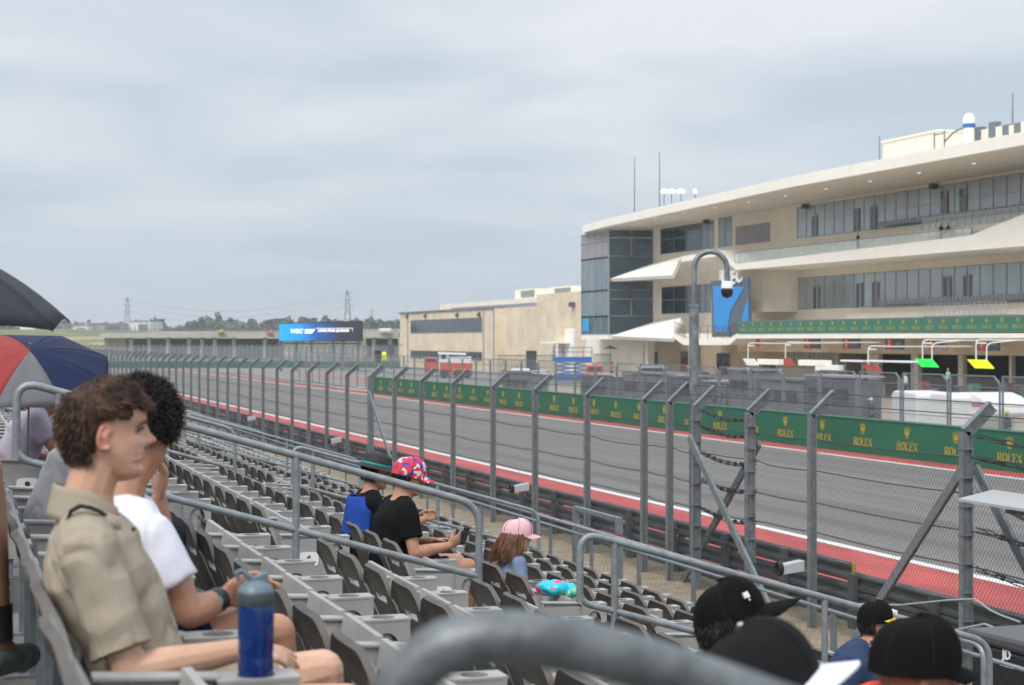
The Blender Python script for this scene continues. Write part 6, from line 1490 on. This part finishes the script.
# ---- P7 black tee man with the phone and P8 in the blue vest
J, hf, P = seated(3, 11.25, lean=.06, s=1.10, hy=R(-6), hp=R(14), fwd=.14, arm='phone', hunch=.02)
J['wrR'] = LD(449, 546, 11.05); J['elR'] = LD(414, 553, 10.98); J['wrL'] = J['wrR'] + V((-.06, .16, .02))
p7 = person('heavy man in a black tee and patterned red and blue cap looking at his phone', P, J, hf, SK_T, .009, cloth('black_tee', (.012, .012, .013), .2), cloth('black_shorts', (.010, .010, .012)), mat('dark_shoe', (.03, .03, .03), .6), girth=1.16, sleeve=.68, hands={'R': ((.8, .2, .45), (-.2, .5, .1), .8), 'L': ((.8, -.5, .1), (0, -.3, -.8), .6)}, neckr=.062)
DKH = hair_mat('dark_brown_hair', (.03, .02, .015), (.01, .007, .006))
head_bits(hf, p7, DKH)
pc = bpy.data.materials.new('patterned_cap_cloth'); pc.use_nodes = True; t = pc.node_tree; p = t.nodes['Principled BSDF']; co = t.nodes.new('ShaderNodeTexCoord'); vo = t.nodes.new('ShaderNodeTexVoronoi'); vo.inputs['Scale'].default_value = 42; t.links.new(co.outputs['Object'], vo.inputs['Vector'])
cr = t.nodes.new('ShaderNodeValToRGB'); cr.color_ramp.interpolation = 'CONSTANT'; sr = t.nodes.new('ShaderNodeSeparateXYZ'); t.links.new(vo.outputs['Color'], sr.inputs[0]); t.links.new(sr.outputs['X'], cr.inputs[0]); e = cr.color_ramp.elements
e[0].color = (.62, .03, .04, 1); e[1].position = .82; e[1].color = (.62, .62, .68, 1); q = e.new(.42); q.color = (.02, .06, .42, 1); q = e.new(.62); q.color = (.6, .04, .07, 1); t.links.new(cr.outputs[0], p.inputs['Base Color']); p.inputs['Roughness'].default_value = .8
cap(hf, p7, pc, pc, crown=.097)
def back_hair(hf, parent, m, n=700, ln=.03, low=.06, seed=2, front=False, r0=.0026, long=None):
    r_ = random.Random(seed); roots = []
    for i in range(n * 3):
        a = r_.uniform(-PI, PI); e_ = math.asin(r_.uniform(-.65, .45)); p, n_ = scalp_point(a, e_)
        if p.x > .0 or p.z < low or p.z > .165: continue
        L_ = long or ln; roots.append((p, n_ * .6 + V((r_.gauss(0, .2), r_.gauss(0, .2), -.7)), r_.uniform(.7, 1.2) * L_, (0, 0, -.9)))
    return strands(hf, roots, 'hair', m, parent, r0=r0, curl=.002, seed=seed)
back_hair(hf, p7, DKH)
o = thing('phone', 'black phone held in the hand of the man in the patterned cap', 'phone', J['wrR'] + V((.09, .02, .04)))
mb = MB(); mb.obox(J['wrR'] + V((.115, .02, .060)), (.35, .1, .93), .062, .009, .118); mb.build('case', M_BLACK, o, bevel=.003)
mb = MB(); mb.obox(J['wrR'] + V((.1096, .02, .062)), (.35, .1, .93), .056, .001, .108); mb.build('screen', mat('phone_glass', (.02, .02, .025), .1), o)
J, hf, P = seated(3, 11.98, lean=.04, s=1.06, hy=R(-8), hp=R(12), fwd=.12, arm='clasp', hunch=.01)
J['wrR'] = LD(425, 519, 11.8); J['elR'] = LD(400, 530, 11.7); J['wrL'] = J['wrR'] + V((-.02, .08, .01))
p8 = person('man in a black bucket hat and bright blue vest beside the black shirted man', P, J, hf, SK_T, .009, cloth('black_shirt', (.012, .012, .014), .2), cloth('grey_shorts', (.06, .06, .07)), None, hands={'R': ((.8, .4, .3), (0, .6, -.5), .9), 'L': ((.8, -.4, .3), (0, -.6, -.5), .9)})
head_bits(hf, p8, DKH); back_hair(hf, p8, DKH, seed=5)
mb = MB(); mb.lathe([(.0, .245), (.06, .243), (.085, .225), (.094, .19), (.099, .165), (.101, .160), (.150, .142), (.152, .140), (.10, .152)], (0, 0, 0), 24); mb.v = [tuple(hf(v[0] * 1.08 - .008, v[1], v[2])) for v in mb.v]; h_ = mb.build('bucket_hat', mat('black_hat_cloth', (.015, .015, .016), .7), p8, smooth=True)
mb = MB(); mb.lathe([(.0985, .168), (.1005, .160), (.102, .166), (.0995, .176)], (0, 0, 0), 24); mb.v = [tuple(hf(v[0] * 1.09 - .008, v[1] * 1.01, v[2])) for v in mb.v]; mb.build('teal_band', mat('teal', (.02, .22, .2), .6), h_)
# blue vest / backpack on his back
o = p8; mb = MB(); ch = J['chest']; upv = (J['neck'] - J['pelvis']).normalized()
def Pv(u, v):
    a = PI * (.52 + .96 * u); z = v; r1, r2 = .198, .150; q = J['waist'].lerp(J['neck'], .05 + .86 * v); sc_ = 1 - .35 * max(0, v - .7) / .3
    return q + V((r2 * math.cos(a) * 1.02, r1 * math.sin(a) * 0 + r1 * sc_ * math.cos(PI * u) * 1.0, 0)) + V((-.0, 0, 0))
mb.grid(Pv, 18, 12); mb.build('blue_vest', cloth('royal_blue_cloth', (.018, .06, .30), .12), p8, smooth=True, solid=.012)

# ---- P9 girl with the pink cap
J, hf, P = seated(4, 11.35, lean=.02, s=.78, hy=R(-14), hp=R(6), fwd=.24)
dz = (H - (552 - VH) * 11.9 / F) - hf.o.z; dxx = LD(517, 552, 11.35).x - hf.o.x - .0
for q in J: J[q] = J[q] + V((dxx * (1 if q not in ('knR', 'knL', 'anR', 'anL', 'toeR', 'toeL') else .6), 0, dz * (1 if q[:2] in ('ne', 'sh', 'ch', 'wa', 'el', 'wr') else 0)))
hf.o += V((dxx, 0, dz)); hf.s = .93
p9 = person('girl with long auburn hair, a pink cap and a blue top', P, J, hf, SK_L, .008, cloth('denim_blue_top', (.15, .20, .30), .1), cloth('pale_shorts', (.4, .38, .36)), None, size=.80, sleeve=.8, neckr=.042, hands={'R': ((.9, .2, -.3), (0, .3, -1), .5), 'L': ((.9, -.2, -.3), (0, -.3, -1), .5)})
AUB = hair_mat('auburn_hair', (.17, .07, .032), (.06, .024, .012)); head_bits(hf, p9, AUB)
cap(hf, p9, cloth('pink_cap_cloth', (.72, .42, .47), .05), cloth('pink_brim_cloth', (.70, .39, .44), .05), crown=.096, brim_len=.075, loose=1.06)
r_ = random.Random(8); roots = []
for i in range(900):
    a = r_.uniform(.38 * PI, PI) * r_.choice((-1, 1)); e_ = r_.uniform(-.1, .35); p, n_ = scalp_point(a, e_)
    roots.append((p, n_ * .35 + V((-.06 + r_.gauss(0, .06), r_.gauss(0, .08), -.95)), r_.uniform(.15, .27), (-.03, 0, -.5)))
strands(hf, roots, 'hair', AUB, p9, r0=.0065, seg=7, curl=.003)
# bag on the seat beside her
c = LD(556, 588, 10.68); o = thing('bag', 'crumpled bright cyan bag with pink and yellow marks on the seat beside the girl', 'bag', c - V((0, 0, .08)))
mb = MB(); ell(mb, c, (.11, .085, .055)); ell(mb, c + V((.09, -.01, -.02)), (.09, .08, .05)); ell(mb, c + V((-.07, .02, .005)), (.06, .06, .055))
bm_ = bpy.data.materials.new('cyan_bag_film'); bm_.use_nodes = True; t = bm_.node_tree; p = t.nodes['Principled BSDF']; co = t.nodes.new('ShaderNodeTexCoord'); nz_ = t.nodes.new('ShaderNodeTexNoise'); nz_.inputs['Scale'].default_value = 9; t.links.new(co.outputs['Object'], nz_.inputs['Vector']); cr = t.nodes.new('ShaderNodeValToRGB'); cr.color_ramp.interpolation = 'CONSTANT'; t.links.new(nz_.outputs['Fac'], cr.inputs[0]); e = cr.color_ramp.elements
e[0].color = (.55, .1, .25, 1); e[1].position = .62; e[1].color = (.45, .6, .1, 1); q = e.new(.38); q.color = (.02, .45, .55, 1); t.links.new(cr.outputs[0], p.inputs['Base Color']); p.inputs['Roughness'].default_value = .3
fuse(mb, 'bag_film', bm_, o, .006, 2, wrinkle(.012, 14, 2))

# ---- caps in the lower right: P10, P11, P12 and the man in the yellow brimmed cap
def upper(k_, D, chin, label, skin, shirt, s=1.0, hy=0, hp=0, lean=.15, vox=.008, sh_up=0, **kw):
    J, hf, P = seated(k_, D, lean=lean, s=s, fwd=.25); c0 = hf.o.copy(); hf = HeadF(chin, hy, hp, 0, s); d = hf.o - c0
    for q in ('neck', 'shR', 'shL', 'chest', 'elR', 'elL'): J[q] = J[q] + d * (1 if q in ('neck', 'shR', 'shL') else .7)
    J['waist'] += d * .4
    for q in ('neck', 'shR', 'shL'): J[q] = J[q] + V((0, 0, sh_up))
    o = person(label, P, J, hf, skin, vox, shirt, cloth('dark_shorts', (.03, .035, .05)), None, size=s, **kw); return o, hf, J, P
BC = cloth('black_cap_cloth', (.012, .011, .011), .25); GC = cloth('charcoal_cap_cloth', (.022, .023, .024), .2)
hx_ = LD(735, 640, 4.7); o10, hf, J, P = upper(2, 4.7, V((LD(742, 660, 4.7).x, 4.7, LD(730, 661, 4.7).z)), 'person with black hair and a large black cap with a small white mark', SK_T, cloth('dark_tee', (.02, .02, .025)), hy=R(-30), hp=R(-20), s=1.0)
head_bits(hf, o10, BLK); c10 = cap(hf, o10, BC, BC, crown=.098, brim_len=.115, loose=1.02); back_hair(hf, o10, BLK, n=1500, low=.03, ln=.05)
mb = MB(); put_text(mb, 'M', .020, hf(.066, -.075, .190), hf.M @ V((.75, .6, 0)) * 1, hf.M @ V((-.15, .1, 1)), bold=.002); [ell(mb, hf(.072, -.080, .175 + i * .008), .003) for i in range(2)]; mb.build('white_mark', M_WHITE, c10)
o11, hf, J, P = upper(1, 2.82, V((LD(780, 745, 2.82).x, 2.82, LD(768, 759, 2.82).z)), 'person in a charcoal cap with a white brim nearest to the handrail bend', SK_T, cloth('grey_tee', (.08, .08, .085)), hy=R(-28), hp=R(-19), s=1.0)
head_bits(hf, o11, DKH); c11 = cap(hf, o11, GC, cloth('white_brim_cloth', (.70, .70, .78), .03), crown=.101, brim_len=.08, loose=1.02); back_hair(hf, o11, DKH, n=900)
mb = MB(); [mb.obox(hf(-.10, -.045 + i * .008, .165 - (i % 2) * .01), (0, .3, 1), .006, .004, .02) for i in range(3)]; mb.build('white_marks', M_WHITE, c11)
o12, hf, J, P = upper(2, 3.55, V((LD(915, 725, 3.55).x, 3.55, LD(915, 722, 3.55).z)), 'person in a plain black cap and bright orange red top at the bottom right', SK_B, cloth('orange_red_top', (.68, .07, .03), .05), hy=R(-5), hp=R(6), s=1.0, sh_up=.066)
cap(hf, o12, BC, BC, crown=.100, brim_len=.06, loose=1.0); head_bits(hf, o12, BLK)
o13, hf, J, P = upper(5, 8.6, V((LD(876, 640, 8.6).x, 8.6, LD(876, 641, 8.6).z)), 'person in a black cap with a yellow brim edge below the fence', SK_T, cloth('navy_jacket', (.03, .045, .09), .3), hy=R(-32), hp=R(2), s=.92, sleeve=1.2)
head_bits(hf, o13, BLK); c13 = cap(hf, o13, BC, BC, crown=.098); back_hair(hf, o13, BLK)
mb = MB(); mb.grid(lambda u, v: hf(*(V((.098 * math.cos((u - .5) * 2.0) - .006 + .028 * v, .089 * math.sin((u - .5) * 2.0), .150 - .006 * v - .015 * (u * 2 - 1) ** 2)))), 14, 1); mb.build('yellow_edge', mat('cap_yellow', (.75, .5, .01), .6), c13, solid=.003)
mb = MB(); put_text(mb, 'O', .03, hf(.098, -.012, .185), hf.M @ V((-.35, .9, 0)) * -1 * -1, hf.M @ V((-.2, 0, 1)), bold=.003); mb.box(*(lambda c: (c.x - .002, c.x + .004, c.y - .03, c.y + .03, c.z - .012, c.z + .012))(hf(.104, -.002, .185))); mb.build('cap_patch', M_WHITE, c13)

# ---- hunched pair and umbrellas at the left
J, hf, P = seated(0, 7.35, lean=.34, s=1.0, hy=R(10), hp=R(20), fwd=.26, hunch=.03)
J['wrL'] = J['shL'] + V((.12, .02, .10)); J['elL'] = J['shL'] + V((.14, .08, -.18))
p4 = person('hunched person in a pale grey ribbed top partly hidden behind the khaki man', P, J, hf, SK_T, .010, cloth('pale_grey_ribbed', (.48, .46, .47), .06), cloth('dark_trousers', (.03, .03, .04)), None, girth=1.22, sleeve=.9, short=False)
head_bits(hf, p4, BLK); r5 = random.Random(3); roots = []
def full_hair(hf, parent, m, n=1400, seed=3, ln=.035):
    r_ = random.Random(seed); roots = []
    for i in range(n):
        a = r_.uniform(-PI, PI); e_ = math.asin(r_.uniform(-.6, 1)); p, n_ = scalp_point(a, e_)
        if p.z < (.172 if p.x > .04 else (.13 if p.x > -.02 else .075)): continue
        roots.append((p, n_ * .5 + V((-.3 + r_.gauss(0, .2), r_.gauss(0, .2), -.3)), r_.uniform(.7, 1.3) * ln, (0, 0, -.7)))
    strands(hf, roots, 'hair', m, parent, r0=.006)
full_hair(hf, p4, BLK)
J, hf, P = seated(0, 10.75, lean=.32, s=.95, hy=R(0), hp=R(20), fwd=.20, hunch=.02)
J['elR'] = J['shR'] + V((.12, -.04, -.18)); J['wrR'] = J['elR'] + V((.14, .05, .18))
p5 = person('person in a lavender tee sitting under the blue and grey umbrella', P, J, hf, SK_T, .012, cloth('lavender_tee', (.46, .41, .50), .05), cloth('dark_trousers', (.03, .03, .04)), None, short=False, hands={'R': ((.3, 0, 1), (-.6, 0, 0), 1.2)})
head_bits(hf, p5, BLK); full_hair(hf, p5, BLK, seed=6)
w5 = J['wrR']
J, hf, P = seated(1, 15.3, lean=.12, s=1.0, fwd=.26)
p6 = person('person in a blue cap behind the khaki man, only the cap showing', P, J, hf, SK_T, .016, cloth('blue_grey_tee', (.1, .14, .2)), cloth('dark_trousers', (.03, .03, .04)), None, short=False)
bc_ = cloth('blue_cap_cloth', (.03, .12, .28), .2); head_bits(hf, p6, BLK); cap(hf, p6, bc_, bc_, crown=.1)
def umbrella(apex, axis, rad, cols, label, grip, seg=8, drop=.26, rot=0, hlen=.85):
    axis = V(axis).normalized(); a1 = axis.cross(V((0, 1, 0))).normalized(); a2 = axis.cross(a1); o = thing('umbrella', label, 'umbrella', V(apex))
    A = V(apex)
    def P_(r, an): return A - axis * (drop * (r / rad) ** 1.9) + (a1 * math.cos(an) + a2 * math.sin(an)) * r
    for s in range(seg):
        mb = MB()
        def G(u, v, s=s):
            an = rot + 2 * PI * (s + u) / seg; r = rad * v * (1 - .075 * math.sin(PI * u) * v); p = P_(r, an); return p - axis * (-.018 * math.sin(PI * u) * v) * -1
        mb.grid(G, 6, 10); am = rot + 2 * PI * (s + .5) / seg; mv = a1 * math.cos(am) + a2 * math.sin(am); rr = mv.x * CS - mv.y * SN; cm_ = cols[0] if cols else (UB if rr > .7 or (rr > -.3 and mv.y > .3) else (UR if rr < -.3 else UG))
        mb.build('canopy_panel', cm_, o, smooth=True, solid=.0015)
        mb = MB(); an = rot + 2 * PI * s / seg; mb.tube([P_(rad * t / 8, an) - axis * .006 for t in range(9)], .0022, 5); mb.build('rib', M_GALVD, o)
    mb = MB(); mb.tube([A + axis * .05, A - axis * hlen], .006, 8); mb.build('shaft', M_GALVD, o)
    mb = MB(); mb.tube([A - axis * hlen, A - axis * (hlen + .12)], .014, 10); mb.build('handle', M_BLACK, o, smooth=True); return o
UB = cloth('umbrella_navy', (.011, .018, .055), .08, .6); UG = cloth('umbrella_grey', (.13, .133, .14), .05, .6); UR = cloth('umbrella_red', (.26, .04, .04), .06, .6); UK = cloth('umbrella_black', (.035, .035, .042), .1, .6)
umbrella(LD(30, 351, 10.1), (0, -.45, .89), .47, None, 'navy, grey and red golf umbrella tilted over the lavender shirted person', None, rot=R(20), drop=.12)
umbrella(LD(-92, 240, 6.6), (.05, -.10, 1), .60, [UK], 'large black umbrella entering the picture at the left edge', None, rot=R(12), drop=.27)

# ---- small distant people
def small_person(px, py_head, L, label, top, legs, hat=None, s=1.0, cr=False, D=None):
    y = at(px, L); zt_ = zed(px, py_head, L); base = V((L, y, zt_ - 1.75 * s)); o = thing('person', label, 'person', base); mb = MB()
    Bz = lambda x, yy, z: base + V((x, yy, z)) * s
    ell(mb, Bz(0, 0, 1.63), (.085 * s, .08 * s, .12 * s)); limb(mb, [Bz(0, 0, 1.55), Bz(0, 0, 1.42)], [.055 * s, .06 * s]); loft(mb, [(Bz(0, 0, .9), V((0, .16 * s, 0)), V((.1 * s, 0, 0))), (Bz(0, 0, 1.1), V((0, .14 * s, 0)), V((.1 * s, 0, 0))), (Bz(0, 0, 1.35), V((0, .19 * s, 0)), V((.11 * s, 0, 0))), (Bz(0, 0, 1.46), V((0, .12 * s, 0)), V((.07 * s, 0, 0)))])
    for q in (-1, 1):
        limb(mb, [Bz(0, q * .19, 1.4), Bz(.0, q * .25, 1.12), Bz(-.16, q * .18, .98)], [.05 * s, .042 * s, .03 * s]); limb(mb, [Bz(0, q * .09, .92), Bz(-.03, q * .11, .5), Bz(.02, q * .11, .06)], [.085 * s, .06 * s, .04 * s]); limb(mb, [Bz(.02, q * .11, .05), Bz(-.14, q * .12, .04)], [.045 * s, .04 * s])
    fuse(mb, 'body', SK_T, o, .03, 1); mb = MB()
    loft(mb, [(Bz(0, 0, .88), V((0, .18 * s, 0)), V((.125 * s, 0, 0))), (Bz(0, 0, 1.1), V((0, .165 * s, 0)), V((.125 * s, 0, 0))), (Bz(0, 0, 1.36), V((0, .215 * s, 0)), V((.13 * s, 0, 0))), (Bz(0, 0, 1.49), V((0, .12 * s, 0)), V((.08 * s, 0, 0)))])
    for q in (-1, 1): limb(mb, [Bz(0, q * .19, 1.4), Bz(0, q * .25, 1.13)], [.068 * s, .058 * s])
    fuse(mb, 'shirt', top, o, .03, 1); mb = MB()
    for q in (-1, 1): limb(mb, [Bz(0, q * .09, .93), Bz(-.03, q * .11, .5), Bz(.02, q * .11, .12)], [.105 * s, .078 * s, .06 * s])
    fuse(mb, 'trousers', legs, o, .03, 1)
    if hat: mb = MB(); mb.lathe([(.10 * s, 1.66 * s), (.10 * s, 1.72 * s), (.06 * s, 1.78 * s), (0, 1.79 * s)], base, 10); mb.prism([base + V((-.2, -.07, 1.66)) * s, base + V((-.08, -.09, 1.67)) * s, base + V((-.08, .09, 1.67)) * s, base + V((-.2, .07, 1.66)) * s], (0, 0, .015)); mb.build('cap', hat, o)
    return o
NV = cloth('navy_team_shirt', (.03, .04, .09)); BKc = cloth('black_cloth', (.015, .015, .016)); WHc = cloth('white_cloth', (.6, .6, .62)); RDc = cloth('red_cloth', (.5, .05, .04)); YLc = cloth('hi_vis_yellow', (.6, .75, .05))
small_person(871, 398, 41.5, 'pit crew member in a navy shirt and white cap left of the white carts', NV, BKc, M_WHITE)
small_person(872, 384, 52, 'pit crew member in grey with a white helmet before the second garage', cloth('grey_blue', (.2, .25, .32)), BKc, M_WHITE)
small_person(1007, 411, 40.5, 'marshal in a navy top and yellow green cap at the right edge', NV, WHc, YLc)
small_person(858, 233, 74, 'spectator in black leaning over the glass balustrade of the upper balcony', BKc, BKc, s=.9)
small_person(941, 223, 73.7, 'left person of the pair on the railed upper deck', BKc, BKc, s=.9)
small_person(948, 223, 73.7, 'right person of the pair on the railed upper deck', BKc, WHc, s=.9)
small_person(612, 362, 60, 'distant crew member in red under the black parasol', RDc, BKc, BKc)
small_person(615, 371, 46, 'crew member in white beside the left dark pit stands', WHc, WHc)
small_person(905, 372, 60, 'crew member in white at the foot of the green board', WHc, BKc)
small_person(948, 368, 66, 'crew member in pale green standing before the fourth garage', cloth('pale_green', (.3, .45, .33)), BKc)
small_person(380, 352, 190 * .42, 'marshal in yellow near the far end of the pit wall', YLc, BKc) if False else None

# ---- loose bits near the fence at the right
c = LD(1003, 650, 9.4); L = 8.3; y0, y1 = at(1060, L), at(968, L); z1 = zed(1000, 632, L)
o = thing('equipment_case', 'black equipment bin with a small white mark in the bottom right corner', 'bin', (L, (y0 + y1) / 2, 0))
mb = MB(); mb.prism([(L, y0, 0), (L, y1, 0), (L, y1 - .05, z1 - .14), (L, y0, z1 - .14)], (.7, 0, 0)); mb.build('bin_body', mat('black_bin', (.02, .02, .021), .5), o, bevel=.03)
mb = MB(); mb.prism([(L - .03, y0, z1 - .139), (L - .03, y1 + .02, z1 - .139), (L - .03, y1 - .03, z1 - .03), (L - .03, y0, z1)], (.78, 0, 0)); mb.build('bin_lid', mat('dark_bin_lid', (.07, .072, .075), .45), o, bevel=.04)
mb = MB(); q = LD(1007, 655, 0) if False else V((L - .002, at(1007, L), zed(1007, 655, L))); put_text(mb, 'JD', .12, q, (0, -1, 0), (0, 0, 1), bold=.004); put_text(mb, 'RACING', .05, q - V((0, 0, .085)), (0, -1, 0), (0, 0, 1)); mb.build('white_mark', M_WHITE, o)
L = LF - .5; o = thing('signal_panel', 'flat pale grey signal panel bracketed to the fence at the right edge', 'panel', (L, at(1010, L), zed(1010, 500, L)))
y0, y1 = at(1075, L), at(981, L); z = zed(1000, 505, L); mb = MB(); mb.prism([(L - .35, y1, z + .02), (L - .35, y0, z + .02), (L + .35, y0, z + .10), (L + .35, y1 + .25, z + .10)], (0, 0, .035)); mb.build('panel', mat('grey_panel_paint', (.36, .37, .37), .6), o); mb = MB(); mb.bar((L, y1 - .6, z - .06), (L, y0, z - .06), .06); mb.bar((L, y1 - .6, z - .06), (L + .5, y1 - .6, z - .3), .04); mb.build('bracket', M_GALVD, o)
o = thing('loose_cable', 'loose pale cable looping along the foot of the fence at the right', 'cable', (LF, at(960, LF), 1)); mb = MB()
pt_ = [LD_ for LD_ in [(V((LF - .1, at(px, LF - .1), zed(px, py, LF - .1)))) for px, py in ((850, 604), (900, 605), (950, 600), (975, 599), (990, 610), (1003, 616), (1020, 622))]]; mb.tube(pt_, .014, 6)
pt_ = [V((LF - .2, at(px, LF - .2), zed(px, py, LF - .2))) for px, py in ((915, 618), (930, 624), (948, 632), (966, 628), (985, 624), (1000, 630))]; mb.tube(pt_, .016, 6); mb.build('cable', mat('pale_cable', (.35, .36, .35), .6), o)
# a leg of somebody in the row behind, entering at the left edge
J, hf, P = seated(-1, 5.3, lean=.1, s=1.0, fwd=.26)
J['knR'] = LD(-16, 470, 5.2); J['anR'] = LD(-2, 630, 5.2); J['toeR'] = LD(22, 664, 5.3); J['hipR'] = J['knR'] + V((-.44, .02, -.03))
pl = person('bare brown leg with a black sock and grey sneaker at the left edge', P, J, hf, SK_B, .010, cloth('grey_tee', (.08, .08, .085)), cloth('black_shorts', (.010, .010, .012)), mat('grey_sneaker', (.10, .12, .125), .7, var=.3, vscale=20), short=True)
head_bits(hf, pl, BLK); full_hair(hf, pl, BLK, n=500)
mb = MB(); mb.tube([J['anR'] - V((0, 0, .03)), J['anR'].lerp(J['knR'], .16)], [.043, .047], 14); mb.build('sock', M_BLACK, pl, smooth=True)
